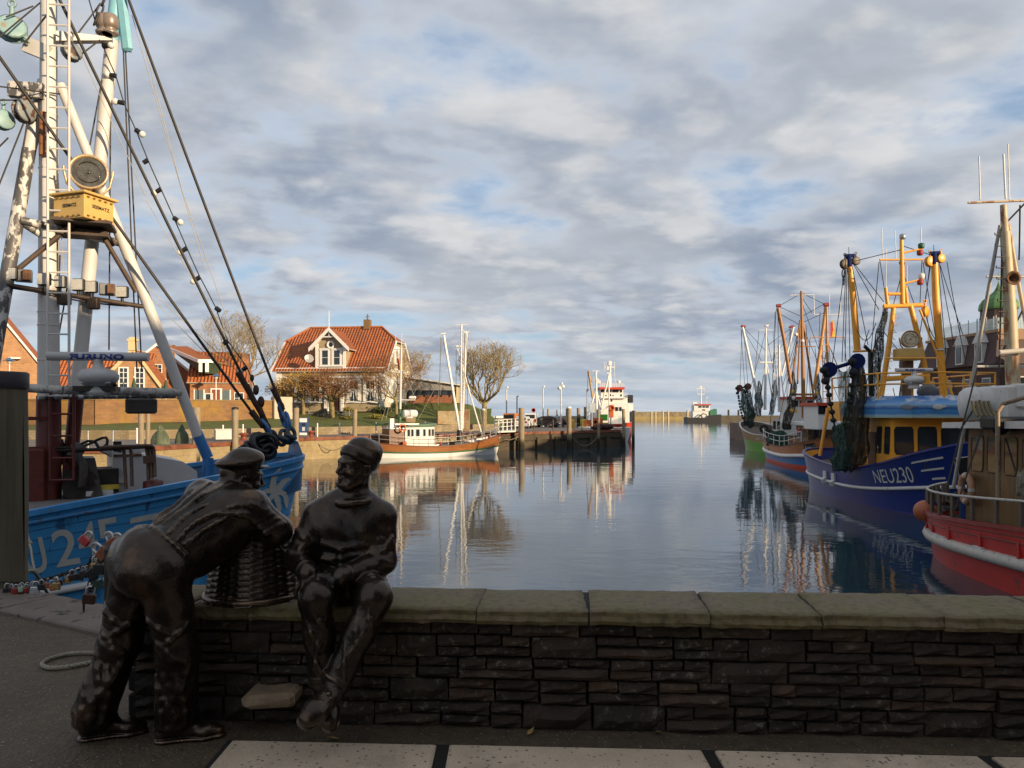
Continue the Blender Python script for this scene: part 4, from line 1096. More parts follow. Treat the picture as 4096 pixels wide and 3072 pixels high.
def searchlight(parent, c, d, r, mat, glassm, name='searchlight'):
    c = Vector(c); d = Vector(d).normalized()
    mb = MB(); mb.lathe(c, [(.0, -r*1.15), (r*.55, -r*1.1), (r*.88, -r*.85), (r*.98, -r*.3), (r, .0), (r*1.04, r*.03), (r*1.04, r*.10), (r*.93, r*.10), (r*.90, 0), (r*.75, -r*.32), (r*.4, -r*.5), (0, -r*.55)], 28, 0, d)
    o = mb.build(name, mat, parent)
    mb = MB(); mb.lathe(c, [(r*.9, -.01), (r*.6, -r*.33), (r*.25, -r*.44), (0, -r*.45)], 24, 0, d); mb.ball(c-d*r*.18, r*.2, 12, 8); mb.torus(c+d*r*.02, r*.62, r*.02, d, 20, 5); mb.build('reflector', glassm, o)
    s_ = d.cross(V(0, 0, 1)).normalized()
    mb = MB(); rad_ = r*1.25
    pts = [c+s_*rad_+V(0, 0, .06)]+[c+s_*(rad_*math.cos(a))-V(0, 0, rad_*1.25*math.sin(a)) for a in [PI*k/6 for k in range(0, 7)]]+[c-s_*rad_+V(0, 0, .06)]
    mb.path(pts, r*.07, 6); mb.tube(c-V(0, 0, rad_*1.25), c-V(0, 0, rad_*1.25+r*.5), r*.16, r*.26, 10); mb.build('yoke', mat, o)
    return o
def life_ring(root_or_none, c, R, nrm, mat, mwhite, label=None):
    c = Vector(c); t_ = thing('life_ring', label, 'life ring', c)
    mb = MB(); mb.torus(c, R, R*.26, nrm, 28, 10); mb.build('ring', mat, t_)
    mb = MB(); ax = Vector(nrm).normalized(); u = ax.orthogonal().normalized(); w = ax.cross(u)
    for k in range(4):
        a = PI/4+k*PI/2; p = [c+(u*math.cos(a+q)+w*math.sin(a+q))*R for q in (-.12, 0, .12)]; mb.path(p, R*.275, 10)
    mb.build('band', mwhite, t_); return t_
m_white = M('white_paint', (.62, .60, .56), .45, var=.06, vs=3, wear=((.30, .24, .17), .18, 5))
m_white_clean = M('white_clean', (.74, .73, .70), .4, var=.04)
m_greyw = M('greyed_white', (.42, .41, .39), .5, var=.10, vs=4, wear=((.16, .07, .03), .14, 3, (1, 1, .35)))
m_wire = M('wire_rope', (.045, .038, .030), .6, .3, var=.35, vs=40)
m_wire_l = M('pale_line', (.40, .38, .33), .7, var=.2)
m_black = M('black_gear', (.012, .012, .013), .5, var=.3)
m_steel = M('galvanised', (.38, .38, .37), .4, .6, var=.15, vs=10)
m_rubber = M('black_rubber', (.014, .014, .014), .8, var=.3)
m_glass = M_glass()
m_orange = M('life_orange', (.50, .10, .02), .6, var=.2, vs=20)
m_rust = M('rusty_steel', (.16, .075, .035), .7, .3, var=.4, vs=8, wear=((.05, .03, .02), .4, 12))
m_blue = M('blue_hull', (.062, .33, .66), .38, var=.10, vs=2, wear=((.03, .13, .27), .30, 2.2, (1, 1, .2)), bump=.10, bs=9)
m_blue2 = M('blue_cap', (.045, .23, .50), .4, var=.18, vs=5, wear=((.13, .12, .10), .3, 9))
m_navy = M('blue_boottop', (.012, .06, .20), .5, var=.2)
m_gdeck = M('grey_deck', (.14, .12, .11), .7, var=.3, vs=6, wear=((.07, .05, .04), .3, 4))
m_maroon = M('maroon_paint', (.11, .017, .012), .45, var=.25, vs=5, wear=((.05, .012, .01), .3, 5))
m_mastw = M('mast_white', (.60, .575, .54), .45, var=.07, vs=3, wear=((.32, .13, .04), .10, 1.6, (1, 1, .22)))
m_peel = M('peeling_white', (.58, .56, .52), .5, var=.08, vs=3, wear=((.09, .085, .085), .62, 7, (1, 1, .5)), bump=.3, bs=12)
m_cyan = M('pale_blue_paint', (.20, .46, .55), .4, var=.12, vs=4)
m_numw = M('number_white', (.60, .58, .52), .6, var=.1, vs=9)
m_seema = M('ochre_box', (.62, .40, .12), .45, var=.12, vs=5)
m_darkmet = M('dark_metal', (.035, .028, .024), .5, .5, var=.4, vs=8, wear=((.10, .05, .025), .3, 10))
m_refl = M('lamp_reflector', (.30, .24, .16), .06, .95, var=.5, vs=9, bump=.15, bs=7)
TH = rad(31.5); bd = V(math.cos(TH), math.sin(TH), 0); bn = V(-bd.y, bd.x, 0)
tip = V(-5.15, 18.05, WATER); LB = 19.0
Lc = tip-bd*(LB/2)
st = [(-9.5, 2.0, 2.0, 1.6, -.3), (-7.5, 2.65, 1.85, 2.35, 0), (-4, 2.85, 1.80, 2.65, 0), (-.5, 2.85, 1.84, 2.65, 0), (2.5, 2.80, 2.02, 2.45, .02), (5, 2.55, 2.36, 1.95, .10), (7, 2.05, 2.64, 1.28, .28), (8.3, 1.42, 2.84, .70, .46), (8.9, .80, 2.92, .28, .56), (9.02, .0, 2.96, .0, .60)]
BB = thing('fishing_trawler', 'large blue trawler with white numbers and a pale palm emblem on its bow', 'fishing boat', Lc, TH, 'fishing boats in the harbour')
HB = Hull(st, Lc, TH, n=60, flare=1.5)
HB.shell(BB, [(-1, 0), (.0, 0), (.08, 1), (.34, 2), (1, 2)], [m_navy, m_navy, m_blue], .75, .08, M('inner_blue', (.03, .12, .26), .5, var=.2), m_gdeck, m_blue2, .20, .10)
HB.strake(BB, .335, .075, m_white)
HB.strake(BB, .93, .045, m_blue2, 'upper_strake')
for v_ in (.45, .56, .67, .78, .86): HB.strake(BB, v_, .006, m_navy, 'plank_seam')
mb = MB(); rg = random.Random(6)
for k in range(26):
    t_ = rg.uniform(.35, .97); v0 = rg.choice([.92, .92, .42, .7]); l_ = rg.uniform(.04, .16); w_ = rg.uniform(.0004, .0012); HB.decal(mb, [(0, 1), (1, 1), (.7, .4), (.5, 0), (.25, .5)], [(0, 4, 3, 2, 1)], t_, t_+w_, v0-l_, v0, -1, .006)
st_ = mb.build('rust_streaks', M('rust_run', (.13, .06, .03), .8, var=.3), BB, world=False, recalc=False); st_['kind'] = 'stuff'
def tpx(px, v=.68): return HB.find_t(px, v)
for chx, a, b, va, vb in (('U', 27, 49, .505, .80), ('2', 57, 80, .525, .83), ('4', 82, 101, .55, .85), ('5', 102, 123, .555, .85)):
    HB.text(BB, chx, m_numw, tpx(a), tpx(b), va, vb, bold=.012, slant=-.006)
HB.text(BB, 'NE', m_numw, tpx(27)-.105, tpx(27)-.012, .505, .80, bold=.012, slant=-.006)
mb = MB(); uv = []; n_ = 24
for i in range(n_+1): u = i/n_; uv += [(u, .12*(1-u)+.0), (u, 1-.12*(1-u)*0)]
uv = [(max(0, u-(.05 if (k % 2 == 0 and u < .06) else 0)), w) for k, (u, w) in enumerate(uv)]
HB.decal(mb, uv, [(2*i, 2*i+2, 2*i+3, 2*i+1) for i in range(n_)], tpx(130), tpx(222), (.765, .765), (.815, .825)); mb.build('flash_line', m_numw, BB, world=False, recalc=False)
def leaf_poly(pts, ws):
    """2-D stroke of varying width"""
    out = []; n_ = len(pts)
    for i in range(n_):
        a = Vector(pts[max(0, i-1)]); b = Vector(pts[min(n_-1, i+1)]); d = (b-a).normalized(); nn = Vector((-d.y, d.x)); out += [Vector(pts[i])+nn*ws[i], Vector(pts[i])-nn*ws[i]]
    return [tuple(p) for p in out], [(2*i, 2*i+2, 2*i+3, 2*i+1) for i in range(n_-1)]
mb = MB()
cx_, cy_ = 274.6, 490.0         # emblem hub in the photo's columns
def uvpx(x, y):                   # set-out from photo to hull station/height
    v = .75; t_ = HB.find_t(x, v)
    for _ in range(4):
        lo, hi = .3, 1.0
        for __ in range(20):
            m_ = (lo+hi)/2; p = HB.pt(t_, m_); yy = HOR+F*(EYE-p.z)/p.y
            if yy > y: lo = m_
            else: hi = m_
        v = (lo+hi)/2; t_ = HB.find_t(x, v)
    return (t_, v)
for pts, ws in (([(274.5, 494), (277, 500), (278.5, 508), (277.5, 515)], [3.2, 2.8, 2.4, 2.2]), ([(275, 493), (272.5, 485), (274.5, 476), (280.5, 467)], [3.6, 3.4, 2.6, .5]), ([(275, 493), (279, 487), (284.5, 480.5), (290.5, 478.5)], [2.8, 3.0, 2.6, .8]), ([(275, 493), (280, 492), (285, 496), (286, 508)], [2.8, 2.6, 2.4, .5]), ([(275, 493), (269, 490.5), (262, 492.5), (256, 499)], [2.8, 2.6, 2.2, .5]), ([(274, 492), (271, 497), (266, 503), (262, 508)], [2.4, 2.2, 2, .5])):
    pl_, fs = leaf_poly(resample([V(a, b, 0) for a, b in pts], 2.0) and [(q.x, q.y) for q in resample([V(a, b, 0) for a, b in pts], 2.0)], [float(np.interp(i, np.linspace(0, len(resample([V(a, b, 0) for a, b in pts], 2.0))-1, len(ws)), ws)) for i in range(len(resample([V(a, b, 0) for a, b in pts], 2.0)))])
    vs = []
    for (x, y) in pl_:
        t_, v = uvpx(x, y); vs.append(HB.loc_pt(t_, v)+HB.nrm(t_, v)*.015)
    mb.add(vs, fs, 0)
mb.build('palm_emblem', m_numw, BB, world=False, recalc=False)
mb = MB(); rowA = []; rowB = []; rowC = []
for sd in (-1, 1):
    a = [HB.pt(t_, 1, sd, -.02) for t_ in np.linspace(.90, 1, 14)]
    b = [p+V(0, 0, .34*min(1, i/4))-(V(p.x, p.y, 0)-V(tip.x, tip.y, 0)-bd*(-.6))*.16*min(1, i/4) for i, p in enumerate(a)]
    mb.grid([a, b], 0, True); rowA.append(b)
mb.grid([rowA[0], [(p+q)/2+V(0, 0, .03) for p, q in zip(*rowA)], rowA[1]], 0, True); mb.build('bow_plate', m_blue2, BB)
mastp = V(-9.48, 15.55, 0); dz = WATER+1.15
mb = MB(); mb.box(mastp+bd*(-.2)+V(0, 0, WATER+1.75), (5.2, 4.2, .9), rz=TH, bev=.05); mb.build('foredeck', M('foredeck_grey', (.16, .145, .14), .7, var=.25, vs=5), BB)
mb = MB(); mb.tube(mastp+V(0, 0, -.2), mastp+V(0, 0, WZ(396, 15.5)), .235, .225, 22); mb.box(mastp+bd*-.35-bn*.1+V(0, 0, .35), (.6, .5, 1.1), rz=TH, bev=.04)
for k in (-1, 1): mb.prism([mastp+bd*(k*.25)+V(0, 0, -.2), mastp+bd*(k*.75)+V(0, 0, -.2), mastp+bd*(k*.25)+V(0, 0, .7)], bn*.06)
for zz_ in (.35, .9, 1.5): mb.bar(mastp+V(0, 0, zz_)-bd*1.2-bn*.2, mastp+V(0, 0, zz_)-bn*.2, .07, .07)
mb.box(mastp+bd*(-.7)-bn*.1+V(0, 0, 1.75), (.35, .3, .4), rz=TH); mb.build('mast_base', m_maroon, BB)
mb = MB(); mb.tube(mastp+V(0, 0, WZ(396, 15.5)), mastp+V(0, 0, 12.6), .205, .135, 24)
for zz_ in (WZ(360, 15.5), WZ(325, 15.5), WZ(312, 15.5), 5.4, 6.6, 7.7): q_ = lerp(.205, .135, (zz_-1.95)/10.65)+.004; mb.lathe(mastp+V(0, 0, zz_), [(q_, -.02), (q_+.01, 0), (q_, .02)], 24)
mb.build('mast', m_mastw, BB)
mb = MB(); mb.tube(mastp+V(.03, -.22, WZ(155, 15.3)), mastp+V(.03, -.22, WZ(112, 15.3)), .085, .085, 14); mb.build('rusty_pipe', M('rust_pipe', (.27, .11, .04), .7, var=.4, vs=6, wear=((.12, .04, .02), .4, 7)), BB)
lp = W(58, 200, 15.2); mb = MB(); ladder(mb, V(lp.x+.02, 15.18, WZ(396, 15.2)), V(lp.x+.02, 15.18, 11), (1, .12, 0), .40, .026, .40)
mb.build('mast_ladder', m_mastw, BB)
b0, b1, b2, b3 = W(69, 478, 16.0), W(76.5, 398, 16.0), W(112, 41, 16.6), W(118, -20, 16.7)
mb = MB(); mb.tube(b0, b1, .14, .145, 18); mb.lathe(b0+V(0, 0, .6), [(.145, -.05), (.19, 0), (.145, .05)], 18, axis=(b1-b0)); mb.build('boom_foot', m_maroon, BB)
mb = MB(); mb.tube(b1, b2, .140, .135, 20); mb.build('boom', m_mastw, BB)
mb = MB(); mb.tube(b2, b3, .138, .13, 18); mb.box(W(123.5, 18, 16.6), (.24, .14, 1.5), rot=Matrix.Rotation(rad(-7), 3, 'Y'), bev=.06); mb.build('boom_head', m_cyan, BB)
apex = W(53, 75, 15.6)
lL, lR, foot = W(-14, 400, 14.6), W(143, 290, 16.6), W(208, 458, 17.3)
kn1 = W(19, 205, 15.2)
mb = MB(); mb.tube(W(44.5, 82, 15.6), W(29, 150, 15.4), .13, .13, 16); mb.build('a_frame_leg', m_mastw, BB)
mb = MB(); mb.tube(W(29, 150, 15.4), lL, .13, .135, 16); mb.build('a_frame_leg', m_peel, BB)
mb = MB(); mb.tube(W(60, 84, 15.7), W(106, 200, 16.2), .095, .10, 16); mb.tube(W(106, 200, 16.2), W(143, 292, 16.6), .115, .115, 16); mb.build('a_frame_leg', m_mastw, BB)
mb = MB(); mb.tube(W(143, 292, 16.6), W(198, 436, 17.2), .118, .115, 16); mb.build('a_frame_leg', m_mastw, BB)
mb = MB(); mb.tube(W(196.5, 432, 17.2), foot, .122, .122, 16); mb.tube(foot, foot+V(0, 0, -.5), .122, .122, 12); mb.build('leg_foot', M('leg_blue', (.03, .16, .42), .4, var=.15), BB)
mb = MB(); mb.tube(W(-10, 386, 14.6), W(63, 390, 14.9), .085, .085, 16); mb.tube(W(63, 390, 14.9), W(180, 392.5, 16.95), .088, .088, 16); mb.build('cross_pipe', M('pipe_worn_white', (.46, .44, .40), .6, var=.18, vs=7, wear=((.24, .22, .20), .5, 6), bump=.4, bs=16), BB)
mb = MB(); mb.tube(W(38, 397, 15.2), W(175, 396, 17.2), .055, .055, 8); mb.build('lower_pipe', m_peel, BB)
mb = MB(); mb.tube(W(20, 220, 15.1), W(120, 243, 16.4), .08, .08, 14); mb.tube(W(24, 224, 15.2), W(46, 238, 15.5), .07, .07, 12); mb.build('platform_beam', m_peel, BB)
mb = MB(); mb.box(W(85, 225, 15.6), (1.05, .9, .06), rz=.35); mb.box(W(85, 235, 15.8), (.9, .5, .10), rz=.35); mb.tube(W(12, 274, 15.0), W(73, 224, 15.4), .05, .05, 10); mb.tube(W(97, 226, 15.8), W(136, 292, 16.5), .05, .05, 10); mb.tube(W(100, 232, 16), W(114, 244, 16.3), .08, .08, 10); mb.build('platform', M('platform_brown', (.10, .07, .05), .6, .3, var=.3, wear=((.05, .03, .02), .3, 8)), BB)
sb = W(84, 211, 15.45); Rz = rad(-18)
mb = MB(); mb.box(sb, (.80, .72, .48), rz=Rz, bev=.012); mb.box(sb+V(0, 0, .26), (.94, .84, .05), rz=Rz, bev=.01)
for k in range(5):
    for ang, hw_ in ((Rz, .36), (Rz+PI/2, .40)):
        ux = V(math.cos(ang), math.sin(ang), 0); nn = V(ux.y, -ux.x, 0)
        for zz_ in (-.19, .18): mb.box(sb+nn*(hw_+.006)+ux*(-.28+.14*k)+V(0, 0, zz_), (.05, .05, .025), rz=ang, mi=1)
bx = mb.build('lamp_box', [m_seema, M('latch_dark', (.25, .15, .04), .5, .3)], BB)
for ang, w_ in ((Rz, .36), (Rz+PI/2, .42)):
    ux = V(math.cos(ang), math.sin(ang), 0); nn = V(ux.y, -ux.x, 0); hw_ = .36 if ang == Rz else .40
    tm = MB(); place_text(tm, 'SEEMATZ', sb+nn*(hw_+.004)-ux*(w_*.42)-V(0, 0, .01), ux, (0, 0, 1), .07, w_, .02); tm.build('lettering', m_black, bx, recalc=False)
searchlight(BB, W(88.5, 172, 15.4), (.42, -.86, .12), .35, M('lamp_gold', (.50, .36, .20), .35, .35, var=.15, vs=4), m_refl)
lb0, lb1 = W(4, 285, 14.9), W(142.5, 306.5, 16.6)
mb = MB(); mb.tube(lb0, lb1, .055, .05, 10)
for s_ in (.42, .63): mb.box(lb0.lerp(lb1, s_)+V(0, -.04, -.10), (.22, .16, .24), bev=.02)
mb.path(sag(lb0+V(.1, -.06, 0), lb1+V(-.3, -.06, 0), 14, .07), .018, 5); mb.build('light_bar', M('bar_brown', (.06, .042, .03), .6, .3, var=.4, vs=9), BB)
m_led = M('led_face', (.55, .55, .52), .2, var=.35, vs=55)
for i, (s_, kind) in enumerate(((.055, 0), (.135, 1), (.275, 0), (.385, 0), (.515, 0), (.61, 0), (.73, 1), (.845, 0))):
    c = lb0.lerp(lb1, s_)+V(0, -.03, .24); q = MB()
    if kind == 0:
        q.box(c, (.25, .12, .25), bev=.02); q.tube(c-V(0, 0, .12), c-V(0, 0, .22), .03, .03, 6); w_ = q.build('work_lamp', m_black, BB)
        q = MB(); q.box(c+V(0, -.062, 0), (.215, .012, .215))
        q.build('lamp_face', m_led, w_)
    else:
        q.box(c, (.30, .20, .24), rz=.5, bev=.015); w_ = q.build('work_lamp', M('lamp_grey', (.16, .16, .16), .5, .3), BB)
        q = MB(); q.box(c+V(.13, -.10, 0), (.13, .11, .20), rz=.5); q.build('lamp_face', m_rust, w_)
mb = MB(); fl = W(141.5, 406, 16.6); mb.box(fl, (.62, .34, .34), rz=.4, bev=.04); mb.tube(fl+V(0, 0, .15), fl+V(0, 0, .32), .06, .06, 8); mb.build('floodlight', M('flood_dark', (.05, .045, .042), .4, var=.3), BB)
rc = W(98.5, 356.5, 14.95)
radar(BB, rc, 1.85, rad(9), M('radar_grey', (.44, .43, .42), .4, var=.05), 'FURUNO', M('furuno_blue', (.012, .03, .22), .5), .088)
mb = MB(); mb.box(W(97, 389, 15.0), (.75, .5, .10), rz=.3); mb.bar(W(84, 392, 14.9), W(84, 386, 14.9), .10, .10); mb.bar(W(110, 392, 15.1), W(116, 384, 15.1), .06, .06); mb.build('radar_bracket', m_darkmet, BB)
mb = MB(); mb.prism([W(56, 30.5, 15.4), W(112, 37, 16.2), W(112, 40, 16.2), W(56, 40.5, 15.4)], V(-.06, .16, 0)); mb.build('spreader', m_mastw, BB)
for x in (104, 110):
    q = MB(); q.lathe(W(x, 34, 16.1), [(.16, 0), (.17, .04), (.10, .08), (.14, .12), (.17, .16), (.17, .34), (.13, .40), (0, .40)], 14); q.build('navigation_lamp', M('lamp_brown', (.28, .22, .18), .35, .3, var=.2), BB)
mb = MB(); mb.box(W(26.5, 90.5, 15.3), (.66*1.0, .16, .30), rz=.15, bev=.01); mb.build('block_bracket', m_peel, BB); mb = MB(); mb.box(W(37, 49, 15.4), (.5, .12, .30), rot=Matrix.Rotation(rad(22), 3, 'Y')); mb.build('block_bracket', m_mastw, BB)
m_blk = M('block_paint', (.24, .38, .38), .45, var=.2, vs=6, wear=((.30, .24, .16), .35, 5))
for c_, r_, a_ in ((W(3.5, 120, 15.1), .20, (.8, -.5, 0)), (W(12, 29, 15.2), .28, (.5, -.8, .3))):
    mb = MB(); block(mb, c_, r_, a_); mb.build('block', m_blk, BB)
for c_, r_, a_ in ((W(24.5, 111, 15.2), .24, (.9, -.3, 0)), (W(71.5, 52, 15.6), .20, (.8, -.5, .2))):
    mb = MB(); block(mb, c_, r_, a_); mb.build('block', M('worn_block', (.25, .27, .27), .5, .2, var=.3, wear=((.12, .06, .03), .45, 7)), BB)
mb = MB(); chain(mb, [W(18, 34, 15.2), W(33, 46, 15.3)], .09, .022); mb.build('shackle_chain', m_blk, BB)
mb = MB(); chain(mb, [W(106, -5, 16), W(93, 27, 15.9)], .10, .022); mb.build('shackle_chain', m_wire, BB)
mb = MB(); wc = W(80, 476, 16.2)
mb.prism([W(62, 497, 15.6), W(84, 458, 15.8), W(95, 458, 15.9), W(104, 500, 15.6)], bn*.9); mb.lathe(W(80, 484, 16), [(.34, -.5), (.34, -.42), (.18, -.42), (.18, .42), (.34, .42), (.34, .5)], 20, axis=bn, smooth=False); mb.tube(W(58, 452, 16), W(86, 470, 16), .13, .12, 10); mb.path([W(57, 470, 15.9), W(64, 452, 15.9), W(60, 440, 15.9)], .06, 8); mb.path([W(82, 487, 15.5), W(83, 466, 15.5), W(78, 458, 15.6)], .10, 10); mb.box(W(91, 480, 16.2), (1.0, .8, .5), rz=TH); mb.build('winch', m_darkmet, BB)
mb = MB(); mb.prism([W(67, 455, 15.6), W(74, 441, 15.6), W(87, 448, 15.8), W(82, 456, 15.8)], bn*.7); mb.build('winch_cover', M('cover_grey', (.22, .215, .21), .5, .2, var=.2), BB)
mb = MB()
shb = W(113, 505, 16.3); prof = [(0, 0), (0, 1.25), (.15, 1.22), (1.0, 1.10), (1.7, .95), (2.05, .70), (2.15, 0)]
o_ = V(WX(113, 16.3), 16.3, WZ(503, 16.3)); mb.prism([o_+bd*a*.82+V(0, 0, b*.88) for a, b in prof], bn*1.9)
mb.prism([W(99, 450, 16.6), W(145, 446, 16.9), W(145, 452, 16.9), W(118, 459, 16.7)], bn*1.6); mb.prism([W(99, 450, 16.6)+V(0, 0, -.03), W(118, 459, 16.7), W(118, 461, 16.7)], bn*1.6); mb.build('shelter', M('shelter_white', (.50, .49, .48), .5, var=.06, wear=((.26, .13, .06), .10, 5)), BB)
mb = MB(); mb.box(W(117.3, 451, 16.5), (.16, .1, .42), rz=TH); mb.build('shelter_window', m_black, BB)
mb = MB(); mb.box(W(127, 455, 16.6), (.55, .4, .05), rz=TH); mb.build('rusty_tray', m_rust, BB)
mb = MB()
for xt, xb, off in ((124, 126, 0), (131, 132, .1), (147, 148.5, .2), (150.5, 152, .25), (154, 155, .3)):
    pts = [W(100 if xt < 140 else 104, 448.0-off*3, 15.6), W(xt-7, 446.8-off*4, 15.9), W(xt-2, 448-off*4, 15.95), W(xt, 452-off*4, 16), W(xb, 489-(xt-124)*.40, 15.9)]
    mb.path(resample(pts, .12), .035, 7)
mb.bar(W(143, 460, 15.8), W(154, 459, 15.9), .05, .16)
mb.build('pipe_rail', M('pipe_brown', (.10, .055, .035), .55, .3, var=.35, vs=12), BB)
mb = MB(); mb.path(resample([W(30, 450, 15.3), W(60, 448, 15.5), W(84, 446, 15.8), W(97, 440, 15.9), W(106, 437.5, 15.9), W(107, 444, 15.9), W(101, 449, 15.9)], .1), .03, 6); mb.path(resample([W(78, 446, 15.8), W(88, 441, 15.9), W(96, 443, 15.9), W(98, 449, 15.9), W(94, 450, 15.9)], .1), .03, 6); mb.path(resample([W(20, 452, 15.2), W(70, 450, 15.6), W(100, 449.5, 15.9), W(152, 446.5, 16.2)], .2), .04, 6); mb.build('hose', m_darkmet, BB)
mb = MB(); lx = W(62, 480, 15.3); ladder(mb, lx, V(lx.x, 15.3, WZ(392, 15.3)), (1, .3, 0), .42, .03, .36); mb.build('ladder', m_maroon, BB)
mb = MB(); rb = random.Random(3)
for i in range(16):
    c = W(rb.uniform(252, 270), rb.uniform(440, 452), 17.3+rb.uniform(-.15, .2)); mb.torus(c, rb.uniform(.12, .22), .05, (rb.uniform(-1, 1), rb.uniform(-1, 1), rb.uniform(-.4, 1)), 14, 6)
mb.path(resample([W(236, 452, 17), W(244, 446, 17.2), W(256, 447, 17.3), W(266, 440, 17.4)], .1), .05, 7); mb.build('rope_heap', m_black, BB)
mb = MB(); mb.lathe(V(*(mastp+bd*1.9-bn*.4+V(0, 0, WATER+2.2))), [(.16, 0), (.2, .1), (.2, .3), (.1, .34)], 12); mb.build('bollard', m_maroon, BB)
mb = MB()
for k in range(3): mb.box(mastp+bd*(.9+.1*k)-bn*(.2-.2*k)+V(0, 0, WATER+2.30+.10*k), (.5, .35, .10), k % 2, rz=TH+.2*k)
mb.build('fish_crate', [M('crate_white', (.5, .5, .48), .5), M('crate_yellow', (.55, .40, .05), .5)], BB)
stem = [W(272, 437, 17.8), W(284, 436, 18), W(291, 434, 18.1)]
rg = [(W(-4, 222/4*1+0, 15), W(262, 428, 17.6), 0, .030), (W(52, -5, 15.4), W(236, 400, 17.4), .03, .032), (W(126, -8, 16.6), W(284, 428, 18), .05, .032)]
segs = [(W(-2, 55, 14.6), W(255, 417, 17.5), .04, .033), (W(58, -4, 15.2), W(262, 415, 17.6), .05, .033), (W(127.5, -4, 16.5), W(281, 405, 18), .06, .033)]
lines(BB, segs, m_wire, 'forestay')
mb = MB()
for a, b in ((W(251, 411, 17.5), W(262, 425, 17.6)), (W(238, 372, 17.3), W(262, 415, 17.6)), (W(259, 408, 17.6), W(272, 437, 17.8)), (W(273, 388, 17.9), W(283, 410, 18)), (W(246, 385, 17.4), W(256, 405, 17.5))): mb.tube(a, b, .075, .06, 8)
for c, r_ in ((W(256, 390, 17.5), .13), (W(261, 402, 17.6), .15), (W(252, 378, 17.4), .09), (W(268, 428, 17.7), .13), (W(281, 408, 18), .16), (W(283, 417, 18), .12), (W(262, 424, 17.6), .12)): mb.ball(c, r_*.62, 10, 7, sc=(.9, .8, 1.5))
mb.build('turnbuckle', M('rusted_turnbuckle', (.075, .04, .026), .7, .4, var=.4, vs=14), BB)
mb = MB()
for c0, c1 in ((W(262, 421, 17.6), W(273, 439, 17.7)), (W(281, 412, 18), W(289, 437, 18.1)), (W(286, 414, 18.1), W(291, 436, 18.1))): chain(mb, [c0, c1], .17, .04, .34)
mb.path(sag(W(278, 402, 17.9), W(292, 441, 18.1), 6, 0), .03, 6); mb.build('blue_chain', M('chain_blue', (.05, .17, .40), .4, var=.2), BB)
mb = MB()
for c in stem:
    mb.torus(c, .14, .05, (1, -.4, .2), 14, 6); mb.torus(c-V(0, .05, .05), .12, .05, (.4, .2, 1), 14, 6); mb.torus(c-V(.05, .02, .12), .10, .045, (.1, 1, .2), 12, 6)
mb.build('lashing', M('lashing_blue_grey', (.06, .085, .10), .8, var=.4, vs=20), BB)
lines(BB, [(W(8, 138, 15), W(-4, 150, 14.6)), (W(24, 122, 15.2), W(-3, 190, 14.6)), (W(27, 124, 15.2), W(23, 150, 15.2)), (W(40, 3, 15.4), W(-4, 40, 14.4)), (W(33, 6, 15.3), W(6, 17, 15)), (W(23, 150, 15.2), W(2, 300, 15)), (W(102, 80, 16.2), W(90, 145, 16.2)), (W(111, 44, 16.5), W(109, 350, 16.4)), (W(123, 42, 16.6), W(137, 372, 16.8)), (W(125, 42, 16.6), W(142, 372, 16.9)), (W(67, 288, 15.9), W(58, 340, 15.8)), (W(49, 12, 15.3), W(23, 45, 15.2), 0), (W(30, 100, 15.3), W(-3, 100, 14.8)), (W(100, 4, 16), W(64, 52, 15.6)), (W(79, 56, 15.7), W(100, 40, 16)), (W(60, 94, 15.5), W(-3, 86, 14.6)), (W(57, 340, 15.6), W(60, 255, 15.6))], m_wire, 'running_rigging', .016)
lines(BB, [(W(138, 20, 16.6), W(182, 190, 17), .02), (W(182, 190, 17), W(246, 372, 17.6)), (W(132, 15, 16.6), W(205, 270, 17.2), .03), (W(82, 56, 15.8), W(145, 195, 16.5)), (W(146, 200, 16.5), W(232, 345, 17.4)), (W(142, 282, 16.7), W(238, 372, 17.3)), (W(144, 290, 16.7), W(231, 380, 17.3)), (W(55, 120, 15.6), W(65, 300, 15.7))], m_wire_l, 'halyard', .008)
lc = [W(88, -4, 15.9), W(103, 46, 16.2), W(116, 76, 16.4), W(124, 103, 16.5), W(136, 130, 16.7), W(148, 160, 16.8), W(161, 189, 16.9), W(174, 218, 17), W(187, 248, 17.1), W(200, 277, 17.2), W(216, 308, 17.3), W(228, 341, 17.5), W(247, 367, 17.6), W(256, 392, 17.7)]
mb = MB(); mb.path(resample(lc, .4), .014, 5); mb.build('light_cable', M('cable_dark', (.02, .03, .035), .6), BB)
for i, c in enumerate(lc[1:-1]):
    sg_ = -1 if i % 3 else 1; d_ = V(sg_*.8, -.1, -.55 if i > 2 else (.1 if sg_ < 0 else 0)).normalized()
    q = MB(); q.tube(c, c+d_*.12, .055, .05, 8); h_ = q.build('bulb_socket', m_black, BB)
    if i not in (4, 9, 10):
        q = MB(); q.ball(c+d_*.18, .07, 10, 8); q.build('bulb', M('bulb_white', (.75, .73, .68), .25, var=.05), h_)
QP = [(-70, 41), (-34, 41.5), (-23, 43.5), (-19.7, 54), (-16.6, 63), (-1.6, 76.5), (12.6, 88.0), (15.6, 140), (10, 175)]
m_quaytop = M('quay_asphalt', (.17, .145, .12), .85, var=.25, vs=2.5, wear=((.10, .085, .075), .35, 1.2), bump=.2, bs=30)
t = NT('quay_wall_stone'); co = t.coord(); n = t.noise(co, 1.4, 6, .65); n2 = t.noise(co, 7, 5, .6)
sepz = t.node('ShaderNodeSeparateXYZ'); t.link(co, sepz.inputs[0])
c = t.mix(t.rng(n, .3, .7), (.26, .19, .085), (.38, .30, .17)); c = t.mix(t.rng(n2, .5, .75, 0, .5), c, (.15, .11, .05))
